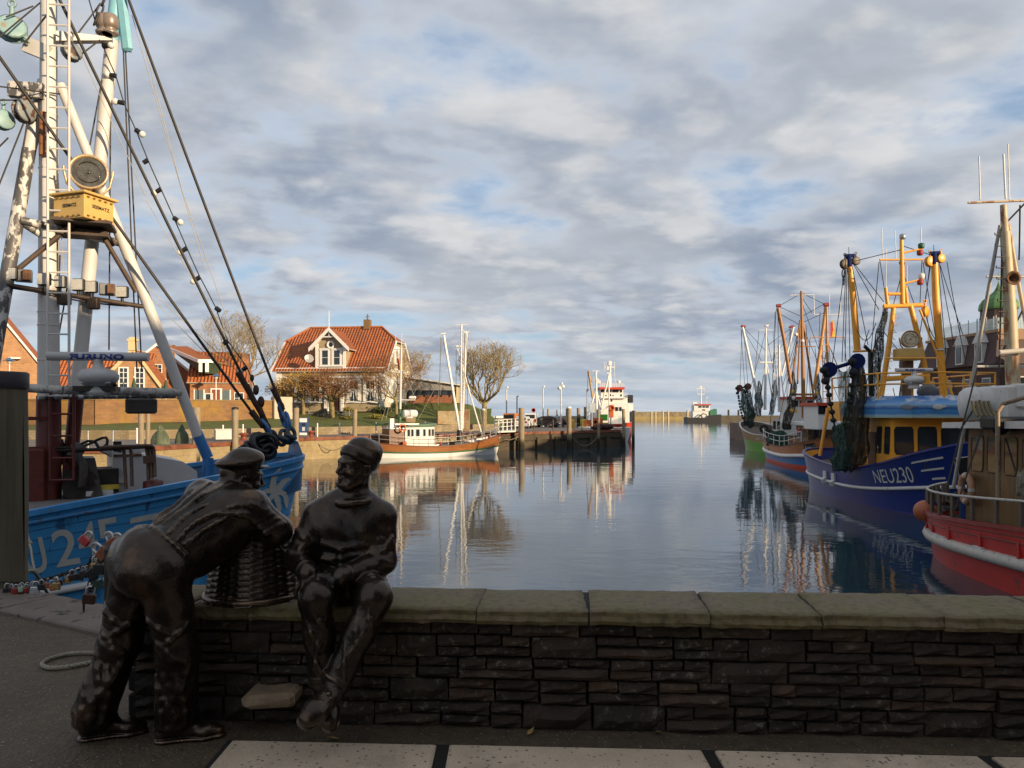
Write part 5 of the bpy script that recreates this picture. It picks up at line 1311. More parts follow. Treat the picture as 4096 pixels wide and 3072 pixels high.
c = t.mix(t.rng(sepz.outputs[2], -1.35, -1.62), c, (.30, .25, .11)); c = t.mix(t.rng(t.math('ADD', sepz.outputs[2], t.math('MULTIPLY', n, .3)), -1.72, -1.85), c, (.028, .022, .014))
ln = t.math('LESS_THAN', t.math('FRACT', t.math('DIVIDE', sepz.outputs[2], .42)), .05); c = t.mix(t.math('MULTIPLY', ln, .5), c, (.08, .06, .035))
t.set(Base_Color=c, Roughness=.85); t.bump(n2, .5, .05); m_quaywall = t.mat
m_redcap = M('rust_capping', (.20, .065, .03), .7, var=.35, vs=1.5, wear=((.10, .04, .02), .4, 2))
land = QP+[(-10, 260), (-400, 300), (-400, 41)]
mb = MB(); mb.add([(x, y, QUAY) for x, y in land], [tuple(range(len(land)))]); struct(mb.build('quay_ground', m_quaytop))
def off_poly(P_, d):
    out = []
    for i, p in enumerate(P_):
        a = Vector(P_[max(0, i-1)]); b = Vector(P_[min(len(P_)-1, i+1)]); t_ = (b-a).normalized(); out.append((p[0]+t_.y*d, p[1]-t_.x*d))
    return out
qw = thing('quay_wall', 'long ochre stained quay wall with rust red capping across the harbour', 'quay wall', (-5, 74, WATER-1))
mb = MB(); Q2 = off_poly(QP, .0)
mb.grid([[V(x, y, QUAY-.22) for x, y in Q2[:6]], [V(x, y, WATER-1.2) for x, y in Q2[:6]]], 0, False); mb.build('masonry', m_quaywall, qw)
mb = MB(); mb.grid([[V(x, y, QUAY-.22) for x, y in Q2[5:]], [V(x, y, WATER-1.2) for x, y in Q2[5:]]], 0, False); mb.build('timber_face', M_wood('pier_timber', (.06, .045, .028), (.13, .10, .065), .85, axis='x', vs=2, plank=('z', .45, .06)), qw)
mb = MB(); Qo = off_poly(QP, .10); Qi = off_poly(QP, -.32)
mb.grid([[V(x, y, QUAY-.23) for x, y in Q2], [V(x, y, QUAY-.23) for x, y in Qo], [V(x, y, QUAY+.035) for x, y in Qo], [V(x, y, QUAY+.035) for x, y in Qi]], 0, False); mb.build('capping', m_redcap, qw)
m_beam = M_wood('quay_timber', (.05, .038, .022), (.11, .085, .05), .85, axis='z', vs=3)
mb = MB()
def qpt(s):       # point along the quay polyline from its 3rd vertex
    P_ = [Vector(p) for p in QP];
    for a, b in zip(P_[2:-1], P_[3:]):
        L_ = (b-a).length
        if s <= L_: return a.lerp(b, s/L_), (b-a).normalized()
        s -= L_
    return P_[-1], (P_[-1]-P_[-2]).normalized()
s_ = 41.0
while s_ < 92:
    p, d = qpt(s_); nn = V(d.y, -d.x, 0)
    mb.box(V(p.x, p.y, -1.85)+nn*.15, (.55, .32, 1.5), rz=math.atan2(d.y, d.x)); s_ += 2.6
mb.build('buttress', m_beam, qw)['kind'] = 'stuff'
mb = MB()
for zz_ in (-1.12,):
    for a, b in zip(Q2[5:8], Q2[6:9]): mb.bar(V(a[0], a[1], zz_)+V(.06, -.1, 0), V(b[0], b[1], zz_)+V(.06, -.1, 0), .12, .5)
mb.build('waler', m_beam, qw)
m_lowwall = M_brick('pale_stone_wall', (.36, .29, .185), (.27, .21, .13), (.16, .125, .08), 1.0, .45, .17, stain=(.20, .15, .07))
m_grass = None
t = NT('lawn'); co = t.coord(); n = t.noise(co, 1.6, 6, .65); n2 = t.noise(co, 18, 5, .7)
c = t.mix(t.rng(n, .3, .7), (.055, .085, .012), (.115, .135, .022)); c = t.mix(t.rng(n2, .5, .75, 0, .6), c, (.12, .10, .035)); c = t.mix(t.rng(t.noise(t.coord(loc=(4, 4, 0)), .9, 5, .6), .54, .64, 0, .8), c, (.10, .062, .03))
t.set(Base_Color=c, Roughness=.9); t.bump(n2, .9, .06); m_lawn = t.mat
low = [(-60, 57.5), (-29.5, 58.5), (-24.0, 62.5), (-18.5, 69.2), (-8.5, 79.5), (-1.5, 86)]
hi1 = [(-62, 63.5), (-34, 63.5), (-27.5, 68.0), (-21.0, 75.5), (-11.5, 84), (-2.5, 90)]
zt_low = .18
lw = MB(); lo2 = off_poly(low, -.35)
lw.grid([[V(x, y, QUAY-.1) for x, y in low], [V(x, y, zt_low) for x, y in low], [V(x, y, zt_low) for x, y in lo2], [V(x, y, QUAY) for x, y in lo2]], 0, False)
tag(lw.build('garden_wall', m_lowwall), 'low pale stone retaining wall between quay and grass strip', 'wall')
mb = MB(); zs = [.42, .42, .45, .62, 1.05, .9]
mb.grid([[V(x, y, zt_low-.03) for x, y in lo2], [V(x, y, z) for (x, y), z in zip(hi1, zs)], [V(x, y+3, z+.25) for (x, y), z in zip(hi1, [.42, .42, .45, 1.0, 1.45, 1.7])], [V(x-6, y+14, 1.75) for x, y in hi1], [V(x-30, y+70, 1.7) for x, y in hi1]], 0, True)
struct(mb.build('grass_bank', m_lawn))
m_flood = M_brick('flood_wall_brick', (.30, .155, .06), (.22, .105, .042), (.21, .15, .08), 1.0, .50, .17, stain=(.30, .17, .025))
fw = thing('flood_wall', 'tall weathered brick flood wall below the brick houses', 'wall', (-30, 68, .4))
a, b, c_ = V(-62, 64.6, 0), V(-35.5, 64.6, 0), V(-22.4, 76.0, 0)
mb = MB()
mb.bar(a+V(0, 0, 1.45), b+V(0, 0, 1.45), .45, 2.3); mb.bar(b+V(0, 0, 1.45), c_+V(0, 0, 1.45), .45, 2.3); mb.build('masonry', m_flood, fw)
mb = MB(); mb.bar(a+V(0, 0, 2.64), b+V(.1, 0, 2.64), .6, .10); mb.bar(b+V(0, 0, 2.66), c_+V(0, 0, 2.66), .6, .10); mb.build('coping', M('flood_coping', (.24, .17, .08), .85, var=.3, vs=2, wear=((.12, .10, .03), .4, 2)), fw)
mb = MB(); d_ = (c_-b).normalized(); mb.box(c_+V(0, -.2, 1.7)-d_*.6, (1.9, .9, 2.7), rz=math.atan2(d_.y, d_.x), bev=.04); mb.build('rendered_pier', M('pier_cream', (.50, .44, .34), .8, var=.1), fw)
m_brick1 = M_brick('house_brick', (.42, .165, .065), (.33, .115, .045), (.36, .29, .2), 1.0, .42, .145)
m_brick2 = M_brick('house_brick_pale', (.50, .25, .10), (.42, .19, .075), (.44, .36, .25), 1.0, .42, .145)
m_tile = M_tiles('roof_tiles', (.34, .095, .032), (.42, .13, .045))
m_tile2 = M_tiles('roof_tiles_orange', (.43, .12, .035), (.50, .16, .05))
m_cream = M('cream_paint', (.66, .53, .28), .6, var=.06)
m_stucco = M('grey_beige_stucco', (.36, .29, .185), .85, var=.12, vs=1.5, wear=((.24, .185, .11), .35, 1.2))
m_winwhite = M('window_white', (.78, .77, .74), .45, var=.03)
m_green = M('green_boards', (.035, .06, .035), .6, var=.25, vs=6)
m_shutter = M('blue_grey_shutter', (.10, .14, .15), .6, var=.1)
m_curtain = M('curtain', (.55, .52, .47), .8, var=.15, vs=6)
class Face:
    """a wall plane to hang windows on: origin, unit right, unit out"""
    def __init__(s, o, r): s.o = Vector(o); s.r = Vector(r).normalized(); s.u = V(0, 0, 1); s.n = s.r.cross(s.u)
    def p(s, x, z, out=0.0): return s.o+s.r*x+s.u*z+s.n*out
    @property
    def ang(s): return math.atan2(s.r.y, s.r.x)
def window(parent, fc, x, z, w, h, nx=2, nz=3, frame=m_winwhite, surround=None, fw_=.08, name='window', glass=None, curtain=False):
    """x,z centre of the sill line; recess built as a proud frame with a pane set back in it"""
    mb = MB()
    for sx in (-1, 1): mb.box(fc.p(x+sx*(w/2-fw_/2), z+h/2, .03), (fw_, .12, h), rz=fc.ang)
    for zz_ in (z+fw_/2, z+h-fw_/2): mb.box(fc.p(x, zz_, .03), (w-2*fw_, .12, fw_), rz=fc.ang)
    b_ = fw_*.5
    for i in range(1, nx): mb.box(fc.p(x-w/2+w*i/nx, z+h/2, .025), (b_, .08, h-2*fw_), rz=fc.ang)
    for j in range(1, nz): mb.box(fc.p(x, z+h*j/nz, .022), (w-2*fw_, .07, b_), rz=fc.ang)
    f = mb.build(name, frame, parent)
    mb = MB(); mb.box(fc.p(x, z+h/2, .0), (w-2*fw_, .02, h-2*fw_), rz=fc.ang); mb.build('pane', glass or m_glass, f)
    if curtain:
        mb = MB()
        for sx in (-1, 1): mb.prism([fc.p(x+sx*(w/2-fw_), z+h*.62, .012), fc.p(x+sx*.04, z+h*.62, .012), fc.p(x+sx*(w/2-fw_-.08), z+fw_, .012)], fc.n*.006)
        mb.build('curtain', m_curtain, f)
    if surround:
        m_, sw = surround; mb = MB()
        for sx in (-1, 1): mb.box(fc.p(x+sx*(w/2+sw/2), z+h/2, .03), (sw, .10, h+.02), rz=fc.ang)
        mb.box(fc.p(x, z+h+sw*.45, .04), (w+2*sw+.1, .16, sw*.9), rz=fc.ang); mb.box(fc.p(x, z-.07, .06), (w+2*sw+.16, .22, .12), rz=fc.ang)
        mb.build('surround', m_, f)
    return f
def gable_house(name, label, cat, o, rz, w, d, ev, rd, mw, mt, overhang=.25, barge=None, chim=(), ridge_along='d', hip=0.0, group=None, bw_=.28, front_gable=True):
    """o: front-left corner on the ground.  w along local x, d along local y.  gable faces local -y when ridge runs along y"""
    R = Matrix.Translation(Vector(o))@Matrix.Rotation(rz, 4, 'Z'); L_ = lambda x, y, z: R@V(x, y, z)
    h_ = thing(name, label, cat, o, rz, group); mb = MB()
    if ridge_along == 'd':
        P0 = [L_(0, 0, 0), L_(w, 0, 0), L_(w, 0, ev), L_(w/2, 0, rd), L_(0, 0, ev)]
        mb.prism(P0, R.to_3x3()@V(0, d, 0)); mb.build('wall', mw, h_)
        e = R.to_3x3()@V(0, 1, 0); a = overhang; sl = (rd-ev)/(w/2); polys = []
        roof_poly(polys, [L_(-a, -a*.4, ev-a*sl+.1), L_(-a, d+a, ev-a*sl+.1), L_(w/2, d+a, rd+.1), L_(w/2, -a*.4, rd+.1)], e)
        roof_poly(polys, [L_(w+a, -a*.4, ev-a*sl+.1), L_(w/2, -a*.4, rd+.1), L_(w/2, d+a, rd+.1), L_(w+a, d+a, ev-a*sl+.1)], e)
        rf = build_roof(polys, 'roof', [mt, barge or mw], h_)
        if barge:
            b = MB(); y0 = -a*.4-.02
            for sx in (0, 1):
                x0 = -a if sx == 0 else w+a; b.prism([L_(x0, y0, ev-a*sl-.12), L_(w/2, y0, rd-.15), L_(w/2, y0, rd+.16), L_(x0, y0, ev-a*sl+.16)], R.to_3x3()@V(0, -.09, 0))
            b.build('bargeboard', barge, rf)
    else:
        P0 = [L_(0, 0, 0), L_(0, d, 0), L_(0, d, ev), L_(0, d/2, rd-.12), L_(0, 0, ev)]
        mb.prism(P0, R.to_3x3()@V(w, 0, 0)); mb.build('wall', mw, h_)
        e = R.to_3x3()@V(1, 0, 0); a = overhang; sl = (rd-ev)/(d/2); polys = []
        roof_poly(polys, [L_(-a, -a, ev-a*sl+.05), L_(w+a, -a, ev-a*sl+.05), L_(w+a-hip, d/2, rd), L_(-a+hip*0, d/2, rd)], e)
        roof_poly(polys, [L_(w+a, d+a, ev-a*sl+.05), L_(-a, d+a, ev-a*sl+.05), L_(-a, d/2, rd), L_(w+a-hip, d/2, rd)], e)
        rf = build_roof(polys, 'roof', [mt, barge or mw], h_)
    for (cx, cy, z0, cw, chh) in chim:
        b = MB(); b.box(L_(cx, cy, z0+chh/2), (cw, cw*.8, chh), rz=rz); b.box(L_(cx, cy, z0+chh-.1), (cw+.14, cw*.8+.14, .16), rz=rz); b.build('chimney', m_brick2, rf)
    return h_, rf, L_, Face(L_(0, 0, 0), R.to_3x3()@V(1, 0, 0))
def door(parent, fc, x, z, w, h, m_, frame=m_winwhite, name='door'):
    mb = MB(); mb.box(fc.p(x, z+h/2, .02), (w, .08, h), rz=fc.ang); o = mb.build(name, m_, parent)
    mb = MB()
    for sx in (-1, 1): mb.box(fc.p(x+sx*(w/2+.06), z+h/2, .04), (.12, .14, h), rz=fc.ang)
    mb.box(fc.p(x, z+h+.06, .04), (w+.24, .14, .12), rz=fc.ang); mb.build('door_frame', frame, o); return o
GZ = 1.7
A, Arf, LA, FA = gable_house('brick_house', 'large brick house end with a white bargeboard at the left edge of the photo', 'house', (WX(-84, 66), 66, GZ), rad(27), 9.6, 12, 3.7, 10.4, m_brick2, m_tile2, .35, m_winwhite)
window(A, FA, 4.1, 4.9, 1.0, 1.7, 2, 3); window(A, FA, 6.6, .6, 1.3, 1.6, 3, 3); window(A, FA, 2.6, .6, 1.3, 1.6, 3, 3)
mb = MB()
mb.box(FA.p(7.25, 4.75, .35), (.9, .5, .14), rz=rad(27)); mb.build('purlin_end', m_winwhite, A)
B_, Brf, LB_, FB = gable_house('tiled_house', 'low red tiled house with cream gable wing and two tall white windows', 'house', (WX(38, 76), 76, GZ), rad(10), 9.8, 7, 2.6, 6.1, m_brick1, m_tile2, .3, None, ridge_along='w')
Y = 74.6; gx = WX(104, Y); gw = WX(165, Y)-gx
Rz_ = rad(10); R = Matrix.Translation((gx, Y-.6, GZ))@Matrix.Rotation(Rz_, 4, 'Z'); L_ = lambda x, y, z: R@V(x, y, z)
mb = MB(); zap = WZ(350, Y)-GZ; xa = gw*.5; e0, e1 = WZ(386, Y)-GZ, WZ(396, Y)-GZ
mb.prism([L_(0, 0, 0), L_(gw, 0, 0), L_(gw, 0, e1), L_(xa, 0, zap), L_(0, 0, e0)], R.to_3x3()@V(0, 4, 0)); gb = mb.build('gable_wing', m_brick2, B_)
polys = []; e = R.to_3x3()@V(0, 1, 0)
roof_poly(polys, [L_(-.2, -.1, e0), L_(-.2, 4, e0), L_(xa, 4, zap+.12), L_(xa, -.1, zap+.12)], e); roof_poly(polys, [L_(gw+.2, -.1, e1), L_(xa, -.1, zap+.12), L_(xa, 4, zap+.12), L_(gw+.2, 4, e1)], e)
build_roof(polys, 'wing_roof', [m_tile2, m_cream], gb)
mb = MB()
for x0, z0 in ((-.25, e0-.25), (gw+.25, e1-.25)): mb.prism([L_(x0, -.14, z0), L_(xa, -.14, zap-.15), L_(xa, -.14, zap+.30), L_(x0, -.14, z0+.50)], R.to_3x3()@V(0, -.14, 0))
mb.box(L_(xa, -.25, zap+.45), (.75, .3, 1.0), rz=Rz_); mb.box(L_(xa, -.27, zap+.95), (1.0, .36, .18), rz=Rz_); mb.box(L_(xa, -.26, zap+1.12), (.6, .32, .22), rz=Rz_); mb.build('gable_trim', m_cream, gb)
FG = Face(L_(0, 0, 0), R.to_3x3()@V(1, 0, 0))
for px in (125.2, 140.2): window(B_, FG, (px-104)/61*gw, WZ(389, Y)-GZ, .95, 2.15, 2, 4, fw_=.13)
for px in (119, 131.5, 146): window(B_, FG, (px-104)/61*gw, -.25, 1.0, 1.2, 2, 2)
mb = MB(); mb.box(FG.p(.30*gw, 1.2, .08), (2.0, .1, .5), rz=Rz_); mb.build('sign_board', m_cream, B_)
Yc = 80.0
C_, Crf, LC, FC_ = gable_house('brick_house', 'brick house with green boarded dormer, white bargeboards and blue grey shutters', 'house', (WX(112, Yc), Yc, GZ), rad(20), 8.6, 9.0, WZ(380, 81.5)-GZ, WZ(344.5, 81.5)-GZ, m_brick1, m_tile2, .3, m_winwhite, chim=((5.2, 5.4, WZ(351, 84)-GZ-.6, .95, 1.5),))
window(C_, FC_, 4.4, WZ(373, 81.5)-GZ, .85, .95, 2, 2); window(C_, FC_, 5.95, WZ(373.8, 82)-GZ, .6, .75, 2, 2)
Yd = 79.0; wx0, wx1 = WX(190, Yd), WX(249, Yd+2.0)
D_, Drf, LD, FD = gable_house('house_wing', 'long low brick wing with orange tiled roof and shuttered windows beside the bare tree', 'house', (wx0, Yd, GZ), rad(14), (wx1-wx0)/math.cos(rad(14)), 6.5, WZ(380, Yd)-GZ, WZ(352, Yd)-GZ+.3, m_brick1, m_tile2, .3, m_winwhite, ridge_along='w', hip=1.2)
wl = (wx1-wx0)/math.cos(rad(14))
for fx, kind in ((.16, 's'), (.46, 'd'), (.62, 's')):
    if kind == 's':
        mb = MB(); mb.box(FD.p(wl*fx, 1.25, .05), (.85, .10, 1.75), rz=rad(14)); o_ = mb.build('shutter', m_shutter, D_)
        mb = MB()
        for sx in (-1, 1): mb.box(FD.p(wl*fx+sx*.48, 1.25, .04), (.11, .12, 1.9), rz=rad(14))
        mb.build('shutter_frame', m_winwhite, o_)
    else: door(D_, FD, wl*fx, .1, .9, 2.1, M('brown_red_door', (.22, .06, .03), .5))
window(D_, FD, wl*.33, .9, .8, .9, 1, 1); window(D_, FD, wl*.86, .7, 1.0, 1.2, 2, 2)
mb = MB(); dY = Yc-.2
mb.prism([W(170, 349.5, 82), W(199, 371, 78.5), W(199, 361, 78.5)], V(.9, 2.2, 0)); mb.prism([W(198.5, 372.5, 78.3), W(209, 373.5, 78.9), W(209, 361, 78.9), W(198.5, 360.5, 78.3)], V(.5, 2.0, 0)); dm = mb.build('dormer', m_green, C_)
mb = MB(); mb.prism([W(166, 347.5, 82), W(198, 361.5, 78.0), W(215, 361.5, 79.0), W(187, 347, 83)], V(0, 0, .10)); mb.build('dormer_roof', m_tile2, dm)
mb = MB(); mb.bar(W(166, 347.5, 81.9), W(198.3, 361, 77.9), .1, .34); mb.bar(W(198.3, 361, 77.9), W(214, 361, 78.9), .1, .34); mb.build('fascia', m_winwhite, dm)
mb = MB()
for px in (200.5, 207): mb.box(W(px, 367, 78.2), (.34, .06, 1.0), rz=rad(24))
mb.build('dormer_window', m_winwhite, dm)
Yv = 85.0; vz = WZ(411.5, Yv); vx0 = WX(276.4, Yv); vw = WX(388, Yv)-vx0; RZV = rad(-7.5); vd = 10.0
RV = Matrix.Translation((vx0, Yv, vz))@Matrix.Rotation(RZV, 4, 'Z'); LV = lambda x, y, z: RV@V(x, y, z); dV = lambda x, y, z: RV.to_3x3()@V(x, y, z)
VL = thing('villa', 'stuccoed villa with red tiled half hipped roof, white quoins and a central gabled dormer', 'house', (vx0, Yv, vz), RZV)
evz = WZ(368.5, Yv)-vz; rdz = WZ(329.5, Yv+5)-vz; kz = evz+(rdz-evz)*.64
mb = MB(); mb.box(LV(vw/2, vd/2, evz/2), (vw, vd, evz), rz=RZV)
for x0, sg in ((0, 1), (vw, -1)):
    mb.prism([LV(x0, 0, evz), LV(x0, vd, evz), LV(x0, vd*(1-.32), kz), LV(x0, vd*.32, kz)], dV(.3*sg, 0, 0))
mb.build('wall', m_stucco, VL)
polys = []; ov = .45; sl = (rdz-evz)/(vd/2); hx = WX(305.7, Yv+5)-vx0; hx2 = vw-(hx*.95); e = dV(1, 0, 0); ey = dV(0, 1, 0)
ky = vd*.5*(kz-evz)/(rdz-evz)
roof_poly(polys, [LV(-ov, -ov, evz-ov*sl+.1), LV(vw+ov, -ov, evz-ov*sl+.1), LV(vw+ov, ky, kz+.1), LV(hx2, vd/2, rdz+.1), LV(hx, vd/2, rdz+.1), LV(-ov, ky, kz+.1)], e)
roof_poly(polys, [LV(vw+ov, vd+ov, evz-ov*sl+.1), LV(-ov, vd+ov, evz-ov*sl+.1), LV(-ov, vd-ky, kz+.1), LV(hx, vd/2, rdz+.1), LV(hx2, vd/2, rdz+.1), LV(vw+ov, vd-ky, kz+.1)], e)
roof_poly(polys, [LV(-ov, ky, kz+.1), LV(hx, vd/2, rdz+.1), LV(-ov, vd-ky, kz+.1)], ey); roof_poly(polys, [LV(vw+ov, ky, kz+.1), LV(vw+ov, vd-ky, kz+.1), LV(hx2, vd/2, rdz+.1)], ey)
vrf = build_roof(polys, 'roof', [m_tile, m_winwhite], VL)
mb = MB()
for x0 in (-ov-.03, vw+ov-.09):
    for ya, yb in ((-ov, ky), (vd+ov, vd-ky)): mb.prism([LV(x0, ya, evz-ov*sl-.12), LV(x0, yb, kz-.12), LV(x0, yb, kz+.18), LV(x0, ya, evz-ov*sl+.18)], dV(.12, 0, 0))
mb.build('bargeboard', m_winwhite, vrf)
mb = MB(); mb.path([LV(hx, vd/2, rdz+.16), LV(hx2, vd/2, rdz+.16)], .13, 8); mb.path([LV(-ov, ky, kz+.14), LV(hx, vd/2, rdz+.16)], .11, 8); mb.path([LV(vw+ov, ky, kz+.14), LV(hx2, vd/2, rdz+.16)], .11, 8); mb.build('ridge_tiles', M('ridge_clay', (.40, .14, .05), .8, var=.3, vs=4), vrf)
cxv = (WX(364.6, Yv+5)-vx0); mb = MB(); mb.box(LV(cxv, vd/2, rdz+.45), (.75, .7, 1.1), rz=RZV); mb.tube(LV(cxv, vd/2, rdz+1.0), LV(cxv, vd/2, rdz+1.65), .09, .09, 8); mb.box(LV(cxv, vd/2, rdz+1.35), (.5, .08, .06), rz=RZV); mb.build('chimney', M('chimney_brown', (.20, .125, .055), .8, var=.3, vs=6), vrf)
mb = MB(); mb.box(LV(vw/2, -.06, WZ(377.5, Yv)-vz), (vw, .14, .20), rz=RZV); mb.build('string_course', m_winwhite, VL)
mb = MB(); mb.box(LV(vw/2, -.06, evz-.05), (vw+.1, .16, .20), rz=RZV); mb.build('eaves_board', m_winwhite, VL)
FV = Face(LV(0, 0, 0), dV(1, 0, 0)); FR = Face(LV(vw, 0, 0), dV(0, 1, 0))
for x in (.28, vw-.28):
    mb = MB()
    for k in range(int(evz/.42)): mb.box(LV(x, -.04, .25+.42*k), (.62 if k % 2 else .46, .12, .38), rz=RZV)
    mb.build('quoins', m_winwhite, VL)
def vx(px): return (WX(px, Yv)-vx0)
for px in (302.5, 317.0, 356.5, 373.5): window(VL, FV, vx(px), WZ(402, Yv)-vz, 1.12, 2.35, 2, 2, surround=(m_winwhite, .24), curtain=True)
door(VL, FV, vx(336.8), .1, 1.2, 2.75, M('dark_red_door', (.05, .016, .012), .5, var=.2));
mb = MB();
for sx in (-1, 1): mb.box(FV.p(vx(336.8)+sx*.95, 1.5, .12), (.3, .3, 3.0), rz=RZV)
mb.box(FV.p(vx(336.8), 3.1, .14), (2.4, .36, .28), rz=RZV); mb.build('porch', m_winwhite, VL)
for yy in (2.2, 6.0): window(VL, FR, yy, 1.1, 1.0, 2.1, 2, 2, surround=(m_winwhite, .5))
window(VL, FR, 4.6, evz+.7, 1.0, 1.6, 2, 2, surround=(m_winwhite, .45))
mb = MB(); mb.box(FR.p(vd/2, evz-.1, .03), (vd, .1, .5), rz=FR.ang); mb.box(FR.p(vd/2, 2.2, .02), (vd*.96, .06, 3.4), rz=FR.ang); mb.build('white_gable_render', M('gable_render', (.60, .56, .46), .8, var=.12, vs=2), VL)
dx0, dx1 = vx(317.6), vx(348.8); dw = dx1-dx0; dxc = (dx0+dx1)/2; dz1 = WZ(345, Yv)-vz; dap = WZ(329.5, Yv)-vz; dpl = 4.0
mb = MB(); mb.prism([LV(dx0, -.05, evz-.05), LV(dx1, -.05, evz-.05), LV(dx1, -.05, dz1), LV(dxc, -.05, dap-.25), LV(dx0, -.05, dz1)], dV(0, dpl, 0)); dm = mb.build('dormer', m_stucco, VL)
polys = []; sl2 = (dap-dz1)/(dw/2); o2 = .55
roof_poly(polys, [LV(dx0-o2, -.6, dz1-o2*sl2), LV(dx0-o2, dpl, dz1-o2*sl2), LV(dxc, dpl, dap), LV(dxc, -.6, dap)], ey); roof_poly(polys, [LV(dx1+o2, -.6, dz1-o2*sl2), LV(dxc, -.6, dap), LV(dxc, dpl, dap), LV(dx1+o2, dpl, dz1-o2*sl2)], ey)
build_roof(polys, 'dormer_roof', [m_tile, m_winwhite], dm)
mb = MB()
for sx in (-1, 1): mb.prism([LV(dxc+sx*(dw/2+o2), -.66, dz1-o2*sl2-.30), LV(dxc, -.66, dap-.34), LV(dxc, -.66, dap+.10), LV(dxc+sx*(dw/2+o2), -.66, dz1-o2*sl2+.14)], dV(0, -.12, 0))
for x in (dx0+.17, dx1-.17): mb.box(LV(x, -.10, (evz+dz1)/2), (.34, .14, dz1-evz+.1), rz=RZV)
mb.box(LV(dxc, -.55, dap-.95), (1.3, .1, .12), rz=RZV); mb.box(LV(dxc, -.55, dap-.6), (.10, .1, .7), rz=RZV); mb.tube(LV(dxc, -.6, dap), LV(dxc, -.6, dap+1.95), .05, .03, 6); mb.build('dormer_trim', m_winwhite, dm)
mb = MB(); mb.torus(LV(dxc, -.12, WZ(345.5, Yv)-vz), .36, .12, dV(0, 1, 0), 24, 8); oc = mb.build('round_window', m_winwhite, dm)
mb = MB(); mb.lathe(LV(dxc, -.10, WZ(345.5, Yv)-vz), [(0, -.02), (.33, -.02), (.33, .02), (0, .02)], 20, axis=dV(0, 1, 0)); mb.build('pane', m_glass, oc)
FD_ = Face(LV(0, -.07, 0), dV(1, 0, 0))
for px in (327.4, 339.6): window(dm, FD_, vx(px), WZ(366, Yv)-vz, .86, 1.75, 1, 2, surround=(m_winwhite, .17))
dc = W(309, 358.5, Yv-1.1+.4-1.0); ds = thing('satellite_dish', 'grey satellite dish standing on the villa roof left of the dormer', 'satellite dish', dc)
mb = MB(); ax = V(.35, -1, .25).normalized(); mb.lathe(dc, [(0, -.06), (.25, -.04), (.46, .03), (.48, .05), (.45, .04), (.24, -.03), (0, -.05)], 24, axis=ax); mb.build('dish', M('dish_grey', (.45, .43, .39), .35, .3, var=.05), ds)
mb = MB(); mb.tube(dc-ax*.05, dc-V(0, -.7, .45), .035, .035, 8); mb.tube(dc-V(0, 0, .4), dc+ax*.4, .015, .015, 6); mb.ball(dc+ax*.42, .05, 8, 6); mb.build('bracket', m_steel, ds)
m_barkY = M('bark_lichen', (.26, .205, .085), .85, var=.35, vs=3, wear=((.10, .075, .04), .4, 4)); m_barkD = M('bark_brown', (.13, .085, .048), .85, var=.3, vs=4)
m_twig = M('twigs_straw', (.27, .20, .085), .85, var=.3, vs=2); m_twigR = M('twigs_russet', (.20, .095, .04), .85, var=.3, vs=2)
m_leafY = M('leaves_yellow_brown', (.30, .19, .035), .7, var=.45, vs=3); m_leafG = M('leaves_dark_green', (.045, .065, .018), .7, var=.45, vs=3); m_leafO = M('leaves_olive', (.20, .17, .03), .7, var=.4, vs=3)
